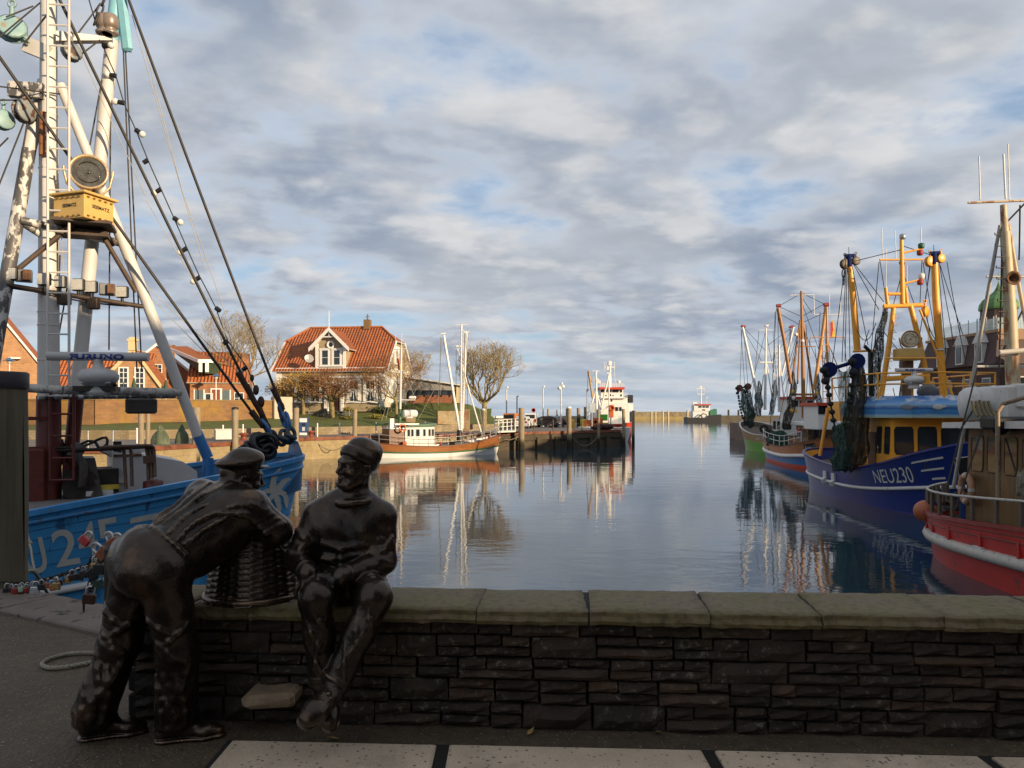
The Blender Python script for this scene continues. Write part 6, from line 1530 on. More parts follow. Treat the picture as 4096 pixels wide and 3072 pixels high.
def tree(label, base, H, R, seed, trunk_h, tr, mats, levels=5, flat=1.0, up=.35, leaf=None, nleaf=0, name='bare_tree', kids=3, ht=1.0, cx=0.0, nl=6):
    rg = random.Random(seed); base = Vector(base); root = thing(name, label, 'tree', base)
    tk = MB(); cr = MB(); tips = []
    top = base+V(rg.uniform(-.15, .15), 0, trunk_h)
    tk.path(resample([base-V(0, 0, .4), base+V(.05, 0, trunk_h*.5), top], .4), [tr*1.35]+[lerp(tr*1.15, tr*.85, i/9) for i in range(len(resample([base-V(0, 0, .4), base+V(.05, 0, trunk_h*.5), top], .4))-1)], 9)
    cc = base+V(cx, 0, (H+trunk_h*.75)/2); ez = (H-trunk_h*.75)/2*flat
    def inside(p): q = p-cc; return (q.x/R)**2+(q.y/R)**2+(q.z/ez)**2
    def grow(p, d, L_, r, lv):
        pts = [p]; n_ = 3
        for i in range(n_):
            d = (d+V(rg.uniform(-.22, .22), rg.uniform(-.22, .22), rg.uniform(-.12, .25)*up*2)).normalized(); q = pts[-1]+d*(L_/n_)
            pts.append(q)
        (tk if lv <= 1 else cr).path(pts, [lerp(r, r*.6, i/n_) for i in range(n_+1)], 5 if lv <= 1 else 3, cap=False)
        if lv >= levels: tips.append(pts[-1]); return
        nk_ = kids if lv > 0 else kids+1
        for k in range(nk_):
            o = pts[-1] if k < 2 else pts[rg.randint(1, n_-1)]
            s_ = V(rg.gauss(0, 1), rg.gauss(0, 1), rg.gauss(0, .7)+up).normalized(); e = (d*.75+s_*.75).normalized()
            ln = L_*rg.uniform(.62, .85)
            if inside(o+e*ln) > 1.0:
                e = (e+(cc-o).normalized()*.5).normalized(); ln *= .6
            grow(o, e, ln, max(r*.58, .012), lv+1)
    for k in range(nl):
        a = 2*PI*k/nl+rg.uniform(-.3, .3); el = rg.uniform(.35, 1.15) if flat > .6 else rg.uniform(.15, .6)
        grow(top-V(0, 0, rg.uniform(0, trunk_h*.15)), V(math.cos(a)*math.cos(el), math.sin(a)*math.cos(el), math.sin(el)), (H-trunk_h)*.42*ht, tr*.5, 1)
    tk.build('trunk', mats[0], root)
    if leaf:
        lm = len(cr.m)
        for i in range(nleaf):
            p = rg.choice(tips)+V(rg.gauss(0, .22), rg.gauss(0, .22), rg.gauss(-.05, .2)); a = V(rg.gauss(0, 1), rg.gauss(0, 1), rg.gauss(0, 1)).normalized()*rg.uniform(.05, .11); b = a.orthogonal().normalized()*a.length*.7
            cr.add([p-a, p+b*.8, p+a, p-b*.8], [(0, 1, 2, 3)], 1)
    cr.build('crown', [mats[1], leaf or mats[1]], root, recalc=False)
    return root
tree('large round bare tree by the grassy mound right of the white cutter masts', V(WX(484, 82), 82, WZ(421, 82)), 8.5, 4.4, 5, 2.0, .25, (m_barkY, m_twig), 6, kids=3, up=.55, cx=1.0, nl=10)
tree('tall bare tree rising behind the long brick wing left of the villa', V(WX(240, 84), 84, 1.6), 10.9, 5.2, 12, 3.4, .22, (m_barkY, m_twig), 6, up=.4, nl=8)
tree('small pollarded tree with yellow brown leaves in front of the villa', V(WX(303, 79.5), 79.5, WZ(418, 79.5)), 5.0, 3.1, 3, 2.0, .17, (m_barkY, m_twigR), 6, .8, .15, m_leafY, 2600, 'pollarded_tree')
tree('pollarded tree with russet twigs and white painted trunk foot before the villa door', V(WX(331.5, 79), 79, WZ(419, 79)), 5.5, 3.9, 8, 2.0, .26, (m_barkY, m_twigR), 6, .8, .12, None, 0, 'pollarded_tree', nl=10)
tree('spreading russet twigged tree at the right corner of the villa', V(WX(396, 82), 82, WZ(417, 82)), 7.4, 3.9, 21, 2.2, .15, (m_barkY, m_twigR), 6, .9, .2, m_leafO, 250, 'bare_tree')
tree('bare reddish tree behind the right gable of the villa', V(WX(413, 97), 97, 1.6), 8.0, 3.2, 33, 2.6, .16, (m_barkY, m_twig), 6)
tree('leafy half bare pollard at the left corner of the villa', V(WX(286, 81), 81, WZ(417, 81)), 4.6, 2.3, 41, 1.8, .14, (m_barkY, m_twigR), 5, .8, .1, m_leafY, 900, 'pollarded_tree')
def shrub(label, c, rx, ry, rz_, n, mat, seed, name='shrub'):
    rg = random.Random(seed); mb = MB(); c = Vector(c)
    for i in range(n):
        u = V(rg.gauss(0, 1), rg.gauss(0, 1), rg.gauss(0, 1)).normalized(); k = rg.uniform(.45, 1.0)*(.8+.2*math.sin(u.x*5+u.z*7+seed))
        p = c+V(u.x*rx*k, u.y*ry*k, rz_+u.z*rz_*k); s_ = rg.uniform(.06, .13); a = V(rg.gauss(0, 1), rg.gauss(0, 1), rg.gauss(0, 1)).normalized()*s_; b = a.orthogonal().normalized()*s_*.6
        mb.add([p-a, p+b, p+a, p-b], [(0, 1, 2, 3)])
    t_ = thing(name, label, 'shrub', c); mb.build('foliage', mat, t_, recalc=False)
    s2 = MB()
    for k in range(5): s2.tube(c-V(0, 0, .2), c+V(rg.uniform(-rx, rx)*.6, rg.uniform(-ry, ry)*.6, rz_*1.2), .025, .01, 4)
    s2.build('stem', m_barkD, t_)
for i, (px, py, Y, rx, h_, n, m_, lab) in enumerate(((254, 419, 79, 1.3, .9, 700, m_leafO, 'yellow green shrub beside the cream pier of the flood wall'), (265, 414, 82, 1.5, 1.1, 700, m_leafG, 'dark green bush behind the boulder'), (281, 414, 83, 1.3, 1.3, 700, m_leafG, 'dark evergreen bush at the left corner of the villa'), (349, 414, 84, 1.1, .8, 500, m_leafO, 'russet shrub below the right villa windows'), (369, 413, 84.2, 1.0, .9, 600, m_leafG, 'climber on the villa wall under the right windows'), (383, 414, 83.5, 1.5, .9, 700, m_leafG, 'evergreen bush at the right corner of the villa'), (402, 409, 86, 2.2, .8, 900, m_leafG, 'dark hedge between the villa and the flat roofed building'), (377, 419, 80, 1.2, .5, 450, m_leafO, 'low olive bush by the stone planter'), (212, 421, 72, 1.4, .4, 500, m_leafG, 'small dark bush on the grass strip below the flood wall'), (345, 420, 79, 1.0, .35, 350, m_leafO, 'pale low plants along the villa fence'))):
    shrub(lab, W(px, py, Y), rx, rx*.7, h_*.55, n, m_, 60+i)
sh = thing('flat_building', 'low brick building with long windows under a wide grey mono pitch roof on the mound', 'building', W(436, 402, 93))
mb = MB(); y0 = 92.0; a, b = WX(408, y0), WX(458.5, y0); mb.box(((a+b)/2, y0+3.5, WZ(399, y0)-.3), (b-a, 7, WZ(395.5, y0)-WZ(403, y0)+.6)); mb.build('wall', M_brick('shed_brick', (.40, .12, .05), (.30, .085, .035), (.25, .15, .09), 1, .25, .08), sh)
mb = MB(); mb.box(((a+b)/2, y0+3.55, WZ(392.5, y0)), (b-a-.06, 6.9, .85)); mb.build('window_band', m_glass, sh)
for k in range(7): x = lerp(a, b, k/6); mb = MB(); mb.box((x, y0-.06, WZ(392.8, y0)), (.10, .14, .95)); mb.build('mullion', m_black, sh)
mb = MB(); c, d = WX(402, y0), WX(461, y0); mb.prism([V(c, y0-.25, WZ(390.3, y0)), V(d-.3, y0-.25, WZ(390.3, y0)), V(d-.3, y0-.25, WZ(386.0, y0)), V(c, y0-.25, WZ(377.3, y0))], (0, 8, 0)); mb.build('clerestory', M('shed_grey', (.30, .28, .265), .6, var=.15), sh)
mb = MB(); mb.prism([V(c-.5, y0-.7, WZ(376.6, y0)), V(d+.3, y0-.7, WZ(386.2, y0)), V(d+.3, y0-.7, WZ(384.9, y0)), V(c-.5, y0-.7, WZ(375.3, y0))], (0, 9, 0)); mb.build('roof', M('shed_roof_white', (.62, .60, .57), .6, var=.08), sh)
mb = MB()
for px in (457.5, 461): mb.box((WX(px, y0), y0-.2, WZ(395, y0)), (.35, .3, WZ(387, y0)-WZ(403, y0)))
mb.build('pillar', m_cream, sh)
rows = [];
for Y, dz in ((83.0, None), (85, .25), (87.5, .6), (90.5, 1.0), (96, 1.0), (104, .4)):
    row = []
    for px, yy in ((392, 405), (408, 403.5), (425, 402.8), (440, 402.6), (455, 403), (466, 404), (474, 407), (481, 411), (488, 415.5), (496, 420), (505, 424)):
        zt = WZ(yy, 90.5); lowz = QUAY-.02+(.55 if px < 466 else 0)
        row.append(V(WX(px, 90.5)+(Y-90.5)*.0, Y+(px-392)*.02, lowz if dz is None else lerp(lowz, zt, dz)))
    rows.append(row)
mb = MB(); mb.grid(rows, 0, True); struct(mb.build('grass_mound', m_lawn))
mb = MB(); x0, x1 = WX(437, 81.5), WX(466, 82.5); mb.bar(V(x0, 81.5, (WZ(411, 82)+QUAY)/2), V(x1, 83, (WZ(411, 82)+QUAY)/2), .5, WZ(411, 82)-QUAY); mb.box((x1, 82.9, .6), (.8, .8, 2.5)); mb.box((WX(410, 80), 80.6, .55), (.9, .8, 2.3))
tag(mb.build('quay_stone_wall', M_brick('tan_stone', (.46, .38, .23), (.36, .28, .15), (.22, .17, .1), 1, .35, .12, stain=(.30, .12, .06))), 'sunlit stone wall with pillars at the foot of the mound behind the white cutter', 'wall')  # tan stone blocks with a reddish stain
m_pileL = M_wood('pale_pile', (.24, .185, .115), (.42, .34, .23), .85, axis='z', vs=4, tide=2.0)
def pile(px, Y, ytop, r, label, cap=None, mat=None, base=-3.2, name='mooring_pile', cat='mooring pile'):
    x = WX(px, Y); zt = WZ(ytop, Y); t_ = thing(name, label, cat, (x, Y, base)); rg = random.Random(int(px*7)); mb = MB(); lx = rg.uniform(-.06, .06)
    mb.path([V(x+lx, Y, base), V(x+lx*.5, Y, (base+zt)/2), V(x, Y, zt)], [r*1.05, r, r*.97], 12); mb.build('shaft', mat or m_pileL, t_)
    if cap: mb = MB(); mb.lathe((x, Y, zt-.02), [(r*1.04, -.12), (r*1.06, .02), (0, .08)], 12); mb.build('cap', cap, t_)
    return t_
for i, (px, Y, yt, r, cap) in enumerate(((141, 44.5, 406, .16, 0), (148, 46.0, 406.5, .13, 0), (196.5, 50.5, 407.5, .26, 0), (235, 53.5, 407.5, .23, 1), (296, 60.5, 406, .24, 1), (355, 66, 409, .20, 0), (483.5, 74.5, 409, .17, 2), (521.5, 77.0, 407.8, .30, 0), (569, 81.5, 407, .25, 2), (598.5, 84.5, 409.5, .16, 0), (623.5, 87.0, 409, .20, 0), (633.2, 94, 410.5, .19, 0))):
    pile(px, Y, yt, r, ('weathered mooring pile at the far quay, %s from the left' % ORD[i]), (None, m_black, m_white_clean)[cap])
pn = 0
for px, Y, yt, h_, m_ in ((88, 44, 0, 1.0, m_steel), (113, 45, 0, 1.0, m_steel), (137, 46.5, 0, 1.1, m_winwhite), (223, 57, 0, 1.1, m_winwhite), (243, 59.5, 0, 1.1, m_winwhite), (269, 62.5, 0, 1.1, m_winwhite), (317.4, 65, 0, 1.1, m_winwhite), (339.7, 67.5, 0, 1.1, m_winwhite), (376, 70, 0, 1.1, m_steel), (425, 73, 0, 1.1, m_steel), (534, 80.5, 0, 1.2, m_barkD), (553, 82, 0, 1.2, m_barkD), (574.5, 84, 0, 1.2, m_barkD), (582, 85, 0, 1.2, m_barkD), (591, 86, 0, 1.2, m_barkD)):
    x = WX(px, Y); t_ = MB(); t_.tube((x, Y, QUAY-.05), (x, Y, QUAY+h_), .055, .055, 8); t_.ball((x, Y, QUAY+h_), .07, 8, 6)
    tag(t_.build('quay_post', m_), 'thin %s post at the far quay edge, %s from the left' % ('white' if m_ is m_winwhite else ('grey' if m_ is m_steel else 'dark'), ORD[pn]), 'post', 'thin posts along the far quay'); pn += 1
for i, (a, b) in enumerate((((534, 80.5), (553, 82)), ((553, 82), (574.5, 84)), ((574.5, 84), (591, 86)))):
    p, q = V(WX(a[0], a[1]), a[1], QUAY+1.1), V(WX(b[0], b[1]), b[1], QUAY+1.1); mb = MB(); mb.path(sag(p, q, 10, .45), .025, 5)
    tag(mb.build('post_chain', m_wire), 'slack chain between dark quay posts on the pier, %s from the left' % ORD[i], 'chain')
for px, Y, lab in ((243.6, 57.2, 'rust red mooring bollard near the tall pile beside the blue bow'), (311, 63.5, 'rust red mooring bollard right of the blue ticket machine')):
    x = WX(px, Y); mb = MB(); mb.lathe((x, Y, QUAY), [(.34, 0), (.26, .06), (.20, .12), (.20, .38), (.36, .42), (.36, .50), (.2, .56), (0, .56)], 16); tag(mb.build('bollard', M('bollard_red', (.24, .06, .03), .6, .2, var=.3)), lab, 'bollard')
m_line = M('mooring_hemp', (.22, .19, .13), .85)
for p, q, s_, lab in ((W(311, 435, 63.5), W(345, 445, 63), .8, 'mooring line sagging from the red bollard to the right'), (W(309, 435, 63.5), W(298, 448, 60.5), .2, 'dark mooring line from the red bollard down to the tall pile'), (W(519, 436, 77), W(494, 433, 71), .5, 'mooring line from the pier pile to the small cutter bow'), (W(597, 437, 84), W(572, 436, 82), 1.0, 'rope festoon hanging between two pier piles')):
    mb = MB(); mb.path(sag(p, q, 12, s_), .035, 5); tag(mb.build('mooring_line', m_line), lab, 'rope')
m_machine = M('machine_blue', (.03, .075, .20), .4, var=.1)
c = W(303.6, 424, 68); tm_ = thing('ticket_machine', 'blue and white ticket machine on the quay below the villa', 'ticket machine', (c.x, c.y, QUAY))
mb = MB(); mb.box((c.x, c.y, QUAY+.82), (.80, .6, 1.55), bev=.03); mb.build('cabinet', m_machine, tm_)
mb = MB(); mb.box((c.x+.05, c.y-.31, QUAY+1.38), (.66, .03, .36)); mb.box((c.x+.05, c.y-.31, QUAY+.16), (.66, .03, .22)); mb.build('white_panel', m_winwhite, tm_)
mb = MB(); mb.box((c.x+.08, c.y-.31, QUAY+1.0), (.28, .03, .22)); mb.build('screen', m_glass, tm_); mb = MB(); mb.box((c.x+.08, c.y-.31, QUAY+.6), (.24, .03, .34)); mb.build('dispenser', m_white, tm_)
c = W(161, 415, 70.0); cb = thing('electric_cabinet', 'pale blue electric cabinet fixed to the brick flood wall', 'cabinet', c); fa = math.atan2(c_.y-b.y if False else 11.4, 13.1)
mb = MB(); cc = V(c.x+.55, c.y-.9, c.z); mb.box(cc, (1.0, .3, 1.2), rz=fa, bev=.02); mb.build('body', M('cabinet_blue', (.42, .55, .58), .5, var=.05), cb); mb = MB(); mb.box(cc+V(-.08, -.22, 0), (.03, .05, .2), rz=fa); mb.build('handle', m_black, cb)
for px, y0_, y1_, Y, lab in ((134, 378, 401, 73.0, 'folded dark green parasol before the cream gable'), (166, 380, 401, 74.5, 'folded dark green parasol at the right of the cream gable')):
    x = WX(px, Y); pz = thing('parasol', lab, 'parasol', (x, Y, WZ(y1_, Y))); mb = MB(); rows = []
    for j in range(9):
        u = j/8; r = lerp(.34, .06, u)*(1 if j else .8); rows.append([V(x+math.cos(2*PI*k/16)*r*(1+.18*math.cos(k*PI)), Y+math.sin(2*PI*k/16)*r*(1+.18*math.cos(k*PI)), lerp(WZ(y1_, Y)+.6, WZ(y0_, Y), u)) for k in range(17)])
    mb.grid(rows, 0, True); mb.build('canopy', M('parasol_green', (.05, .085, .05), .8, var=.3, vs=5), pz); mb = MB(); mb.tube((x, Y, WZ(y1_, Y)-.6), (x, Y, WZ(y0_, Y)+.2), .04, .03, 8); mb.build('pole', m_winwhite, pz)
for px, yt, yb, Y, lab in ((216, 374, 402, 77, 'street lamp with blue hood before the long brick wing'), (9.5, 358.5, 402, 64.5, 'street lamp with blue hood before the large gable at the left')):
    x = WX(px, Y); lp_ = thing('street_lamp', lab, 'street lamp', (x, Y, WZ(yb, Y))); mb = MB(); mb.tube((x, Y, WZ(yb, Y)), (x, Y, WZ(yt+5, Y)), .06, .045, 8); mb.build('pole', m_winwhite, lp_)
    mb = MB(); mb.lathe((x, Y, WZ(yt+5, Y)), [(.10, 0), (.20, .12), (.20, .30), (.12, .34)], 12); mb.build('lantern', M('lamp_glass', (.6, .6, .56), .3), lp_); mb = MB(); mb.lathe((x, Y, WZ(yt+2, Y)), [(.50, -.02), (.40, .04), (.14, .14), (.05, .26), (0, .28)], 18); mb.build('hood', M('hood_blue', (.05, .13, .26), .4), lp_)
mb = MB(); c = W(266, 418, 76); mb.ball(c+V(0, 0, .35), .48, 14, 10, sc=(.85, .7, 1.25))
for k in range(len(mb.v)): p = Vector(mb.v[k]); mb.v[k] = tuple(p+V(.05*math.sin(p.z*6+p.x*3), 0, .06*math.sin(p.x*7)))
tag(mb.build('boulder', M('boulder_stone', (.34, .25, .12), .85, var=.3, vs=2, bump=.4, bs=8)), 'tan boulder standing on the grass left of the villa', 'boulder')
m_tarp = M('net_green', (.085, .105, .06), .8, var=.4, vs=2.5, wear=((.20, .20, .14), .35, 3, (1, 1, .3)), bump=.8, bs=14)
for px, hw, yt, Y, sd, lab in ((160.5, 8.5, 427, 50, 1, 'larger heap of grey green net under a tarpaulin on the quay'), (182, 6.5, 426.5, 51.5, 5, 'smaller heap of grey green net right of the larger one')):
    mb = MB(); c = V(WX(px, Y), Y, QUAY); rx = hw*Y/F; hz_ = WZ(yt, Y)-QUAY; rows = []; rg = random.Random(sd)
    for j in range(11):
        u = j/10; rows.append([c+V(math.cos(a)*rx*(1-u**2.6)*(1+.14*math.sin(a*5+sd+u*3)), math.sin(a)*rx*.7*(1-u**2.6)*(1+.12*math.sin(a*4+sd)), hz_*u*(1+.16*math.sin(a*3+sd)*u)+.03*math.sin(a*9)) for a in [2*PI*k/28 for k in range(29)]])
    mb.grid(rows, 0, True); tag(mb.build('net_heap', m_tarp), lab, 'net heap')
mb = MB(); mb.box(W(226, 434.5, 57)+V(0, 0, .0), (1.6, .9, .75), rz=.5, bev=.03); mb.box(W(226, 434.5, 57)+V(0, 0, .40), (1.7, 1.0, .06), rz=.5); tag(mb.build('fish_crate', M('crate_steel', (.42, .44, .42), .4, .4, var=.15)), 'pale metal crate on the quay left of the red bollard', 'crate')
fc = thing('garden_fence', 'low grey hooped metal fence in front of the villa', 'fence', W(312, 419, 80)); mb = MB(); p, q = W(268, 419.5, 79.5), W(352, 419, 80.5); n_ = 62
for i in range(0, n_, 1):
    a, b = p.lerp(q, i/n_), p.lerp(q, (i+1)/n_)
    if 27 < i < 30: continue
    mb.path([a, a+V(0, 0, .72), (a+b)/2+V(0, 0, .84), b+V(0, 0, .72), b], .016, 4, cap=False)
mb.tube(p+V(0, 0, .6), q+V(0, 0, .6), .016, .016, 4); mb.tube(p+V(0, 0, .12), q+V(0, 0, .12), .016, .016, 4); mb.build('hoops', m_steel, fc)
mb = MB()
for i in range(0, n_+1, 10): a = p.lerp(q, i/n_); mb.tube(a, a+V(0, 0, .9), .03, .03, 6)
mb.build('fence_posts', m_steel, fc)
c = W(322, 419.2, 78.3); mc = thing('motorcycle', 'black motorcycle under a half cover parked by the villa fence', 'motorcycle', c)
for dx in (-.68, .68): mb = MB(); mb.torus(c+V(dx, 0, .31), .27, .06, (0, 1, 0), 20, 7); mb.lathe(c+V(dx, -.04, .31), [(.2, 0), (.2, .08)], 12, axis=(0, 1, 0)); mb.build('wheel', m_rubber, mc)
mb = MB(); mb.path(resample([c+V(-.75, 0, .55), c+V(-.3, 0, .75), c+V(.1, 0, .95), c+V(.45, 0, .9), c+V(.62, 0, .5)], .1), [.10]*2+[.17]*100 if False else .16, 10); mb.box(c+V(0, 0, .45), (.5, .3, .4), bev=.06); mb.tube(c+V(.68, 0, .31), c+V(.48, 0, 1.05), .035, .035, 6); mb.tube(c+V(.46, -.35, 1.1), c+V(.46, .35, 1.1), .02, .02, 6); mb.build('body', m_black, mc); mb = MB(); mb.ball(c+V(.60, 0, .9), .12, 10, 8); mb.build('headlight', m_winwhite, mc)
def car(label, c, rz, kind, col, group='cars parked on the pier', scale=1.0, back=None):
    """side profile lofted across the width with a tucked-in greenhouse"""
    L_, Wd = (4.3, 1.72); h_ = thing('parked_car' if kind != 'van' else 'parked_van', label, 'car' if kind != 'van' else 'van', c, rz, group)
    low = {'hatch': [(-2.1, .3), (-2.15, .62), (-2.05, .92), (-1.3, .97), (.9, .97), (1.75, .82), (2.1, .65), (2.15, .3)], 'van': [(-2.2, .3), (-2.2, 1.1), (-1.2, 1.12), (.9, 1.1), (1.7, .98), (2.15, .72), (2.2, .3)]}[kind]
    top = {'hatch': [(-2.0, .95), (-1.72, 1.38), (-1.2, 1.5), (.0, 1.52), (.45, 1.4), (1.2, .95)], 'van': [(-2.18, 1.1), (-2.1, 1.75), (-1.9, 1.9), (.2, 1.9), (.7, 1.75), (1.4, 1.08)]}[kind]
    R = Matrix.Translation(Vector(c))@Matrix.Rotation(rz, 4, 'Z')@Matrix.Scale(scale, 4)
    m_ = M('car_'+col[0], col[1], .3, .2 if col[0] != 'white' else 0, var=.05)
    def loft(pr, prof):
        mb = MB(); rows = [[V(x, y*(1 if z < .9 else k), z) for x, z in pr] for y, k in prof]; n_ = len(pr)
        mb.grid(rows, 0, False); mb.add(rows[0], [tuple(range(n_))]); mb.add(rows[-1], [tuple(range(n_))]); mb.xf(R); return mb
    loft(low, ((-Wd/2*.93, 1), (-Wd/2, .97), (Wd/2, .97), (Wd/2*.93, 1))).build('body', m_, h_)
    loft(top, ((-Wd/2*.84, 1), (-Wd/2*.84, .93), (Wd/2*.84, .93), (Wd/2*.84, 1))).build('cabin', m_, h_)
    g = MB(); x0 = top[0][0]; xb = top[1][0]; zt = top[1][1]; zb = top[0][1]
    hz_ = (zt+zb)/2
    g.box((xb-(.22 if kind == 'hatch' else .06), 0, hz_+.04), (.06, 1.2, (zt-zb)*.72), rot=Matrix.Rotation(rad(25 if kind == 'hatch' else 5), 3, 'Y')); g.xf(R); g.build('rear_window', m_glass, h_)
    for sy in (-1, 1):
        g = MB()
        if kind == 'hatch': g.prism([(-1.55, sy*Wd*.418, 1.0), (.95, sy*Wd*.418, 1.0), (.3, sy*Wd*.385, 1.38), (-1.35, sy*Wd*.385, 1.42)], (0, sy*.03, 0))
        else: g.prism([(.0, sy*Wd*.42, 1.15), (1.1, sy*Wd*.42, 1.15), (.6, sy*Wd*.40, 1.68), (.0, sy*Wd*.40, 1.7)], (0, sy*.03, 0))
        g.xf(R); g.build('side_window', m_glass, h_)
        for x in (-1.3, 1.35):
            w_ = MB(); w_.lathe((x, sy*.74, .31), [(.0, -.1), (.29, -.1), (.31, -.06), (.31, .06), (.29, .1), (0, .1)], 16, axis=(0, 1, 0)); w_.xf(R); wh = w_.build('wheel', m_rubber, h_); w_ = MB(); w_.lathe((x, sy*.85, .31), [(.0, -.02), (.19, -.02), (.17, .0), (0, .01)], 12, axis=(0, sy, 0)); w_.xf(R); w_.build('rim', m_steel, wh)
        l_ = MB(); l_.box((-2.12 if kind == 'hatch' else -2.2, sy*.68, .80 if kind == 'hatch' else .95), (.08, .22, .22 if kind == 'hatch' else .4)); l_.xf(R); l_.build('tail_light', M('tail_red', (.30, .02, .015), .3), h_)
        l_ = MB(); l_.box((2.05, sy*.62, .62), (.12, .3, .16)); l_.xf(R); l_.build('headlight', M('head_clear', (.5, .5, .5), .15, .3), h_)
    l_ = MB(); l_.box((-2.17 if kind == 'hatch' else -2.22, 0, .55), (.03, .5, .12)); l_.xf(R); l_.build('number_plate', m_winwhite, h_)
    return h_
CZ = QUAY+.0
white, dark, orange, blk = ('white', (.72, .72, .70)), ('dark', (.035, .042, .05)), ('orange', (.55, .17, .03)), ('black', (.02, .02, .025))
for px, Y, ry, kind, col, lab in ((513, 100, 75, 'van', orange, 'orange red and yellow van seen from behind beside the grassy mound'), (523.5, 97, 80, 'hatch', white, 'white car parked in front of the white van'), (532.2, 103, 82, 'van', white, 'white van parked with its back to the water'), (545, 102, 150, 'hatch', dark, 'dark grey people carrier parked right of the white van'), (554.5, 106, 110, 'hatch', blk, 'black car behind the dark grey people carrier'), (503, 108, 20, 'hatch', white, 'white car half hidden behind the mound'), (509.5, 112, 30, 'hatch', blk, 'dark car at the back behind the orange van')):
    cr_ = car(lab, (WX(px, Y), Y, CZ), rad(ry), kind, col)
    if col is orange:
        mb = MB(); c = cr_.location; d = V(math.cos(rad(ry)), math.sin(rad(ry)), 0); mb.box(c-d*2.23+V(0, 0, .95), (.03, 1.5, .5), rz=rad(ry)); mb.build('yellow_band', M('band_yellow', (.62, .42, .06), .4), cr_)
m_lamp = M('pole_white', (.55, .55, .54), .4, .2)
for px, yt, Y, lab in ((506.5, 387.5, 105, 'white light pole behind the round bare tree'), (543, 386.6, 104, 'white light pole above the dark people carrier'), (561, 383.5, 100, 'taller light pole with two round fittings on the pier'), (587, 389.5, 100, 'grey light pole left of the ships at the pier'), (517, 396, 118, 'thin dark flagpole behind the parked vans')):
    x = WX(px, Y); l_ = thing('light_pole', lab, 'light pole', (x, Y, CZ)); mb = MB(); mb.tube((x, Y, CZ), (x, Y, WZ(yt, Y)), .11, .085, 10); mb.build('pole', m_lamp if px != 517 else m_wire, l_); mb = MB(); mb.ball((x+.12, Y, WZ(yt, Y)), .16, 10, 7);
    if px == 561: mb.ball((x-.2, Y-.1, WZ(yt+4.5, Y)), .28, 10, 7); mb.ball((x+.25, Y-.1, WZ(yt+3, Y)), .24, 10, 7)
    mb.build('lamp_head', m_winwhite, l_)
for i, (px, yt, Y, r, m_) in enumerate(((548, 409, 122, .16, m_pileL), (557, 410, 120, .14, m_pileL), (578.5, 408, 104, .25, m_pileL), (585.5, 407, 108, .25, m_pileL), (592, 409, 110, .2, m_winwhite), (567, 408.5, 118, .2, m_pileL))):
    pile(px, Y, yt, r, 'pale timber post along the back edge of the pier, %s from the left' % ORD[i], None, m_, CZ-.5, 'timber_post', 'post')
mb = MB(); mb.bar(V(WX(547, 122), 122, .35), V(WX(584, 112), 112, .35), .3, 1.1); tag(mb.build('pier_parapet', M_brick('parapet_stone', (.48, .38, .2), (.42, .32, .17), (.3, .24, .13), 1, 1.1, .5)), 'pale stone parapet along the back of the pier', 'wall')
sg = thing('traffic_sign', 'small round traffic sign with a red rim above the parked white van', 'sign', (WX(533.5, 112), 112, CZ)); mb = MB(); mb.tube((WX(533.5, 112), 112, CZ), (WX(533.5, 112), 112, WZ(410, 112)), .04, .04, 6); mb.build('pole', m_steel, sg)
mb = MB(); c = V(WX(533.5, 112), 111.9, WZ(410.2, 112)); mb.lathe(c, [(0, 0), (.28, 0)], 18, axis=(0, -1, 0)); mb.build('plate', m_winwhite, sg); mb = MB(); mb.torus(c, .27, .05, (0, 1, 0), 18, 6); mb.build('rim', M('sign_red', (.5, .03, .02), .5), sg)
gg = thing('gangway', 'white railed landing gangway behind the bow of the wooden cutter', 'gangway', W(508, 433, 77)); p, q = V(WX(496, 74.5), 74.5, QUAY+.15), V(WX(517, 78.5), 78.5, QUAY+.15)
mb = MB(); mb.bar(p+V(-.4, .3, 0), q, 1.4, .16); mb.build('walkway', m_white, gg)
for oy in (-.5, .7):
    mb = MB(); o = V(.3*oy, oy, 0)
    for k in (.45, .85, 1.15): mb.tube(p+o+V(0, 0, k), q+o+V(0, 0, k+.1), .035, .035, 6)
    for k in range(6): a = p.lerp(q, k/5)+o; mb.tube(a, a+V(0, 0, 1.2), .04, .04, 6)
    mb.build('handrail', m_winwhite, gg)
mb = MB(); rg = random.Random(2)
for k in range(14): mb.ball(V(WX(rg.uniform(594, 609), 88.5), 88.5+rg.uniform(-.6, .8), QUAY+rg.uniform(.1, .45)), rg.uniform(.3, .55), 10, 7, sc=(1.2, 1, .7))
tag(mb.build('net_heap', M('net_red_brown', (.055, .022, .018), .9, var=.4, vs=4, bump=.8, bs=14)), 'dark red brown net heap on the corner of the pier', 'net heap', kind='stuff')
gb_ = MB(); gb_.box((WX(603.5, 97), 97, WZ(417.5, 97)), (.95, .9, .8), bev=.03); gb_.box((WX(603.5, 97), 97, CZ+.2), (1.1, 1, .9)); tag(gb_.build('fish_box', M('box_green', (.10, .50, .05), .5)), 'bright green box on the pier in front of the white ship', 'box')
gb_ = MB(); gb_.box((WX(592, 92), 92, WZ(408, 92)), (.75, .35, 1.15), bev=.03); gb_.tube((WX(592, 92), 92, CZ), (WX(592, 92), 92, WZ(412, 92)), .06, .06, 6); tag(gb_.build('info_board', M('board_pale', (.45, .52, .55), .5)), 'pale blue grey information box on a post by the pier ships', 'sign')
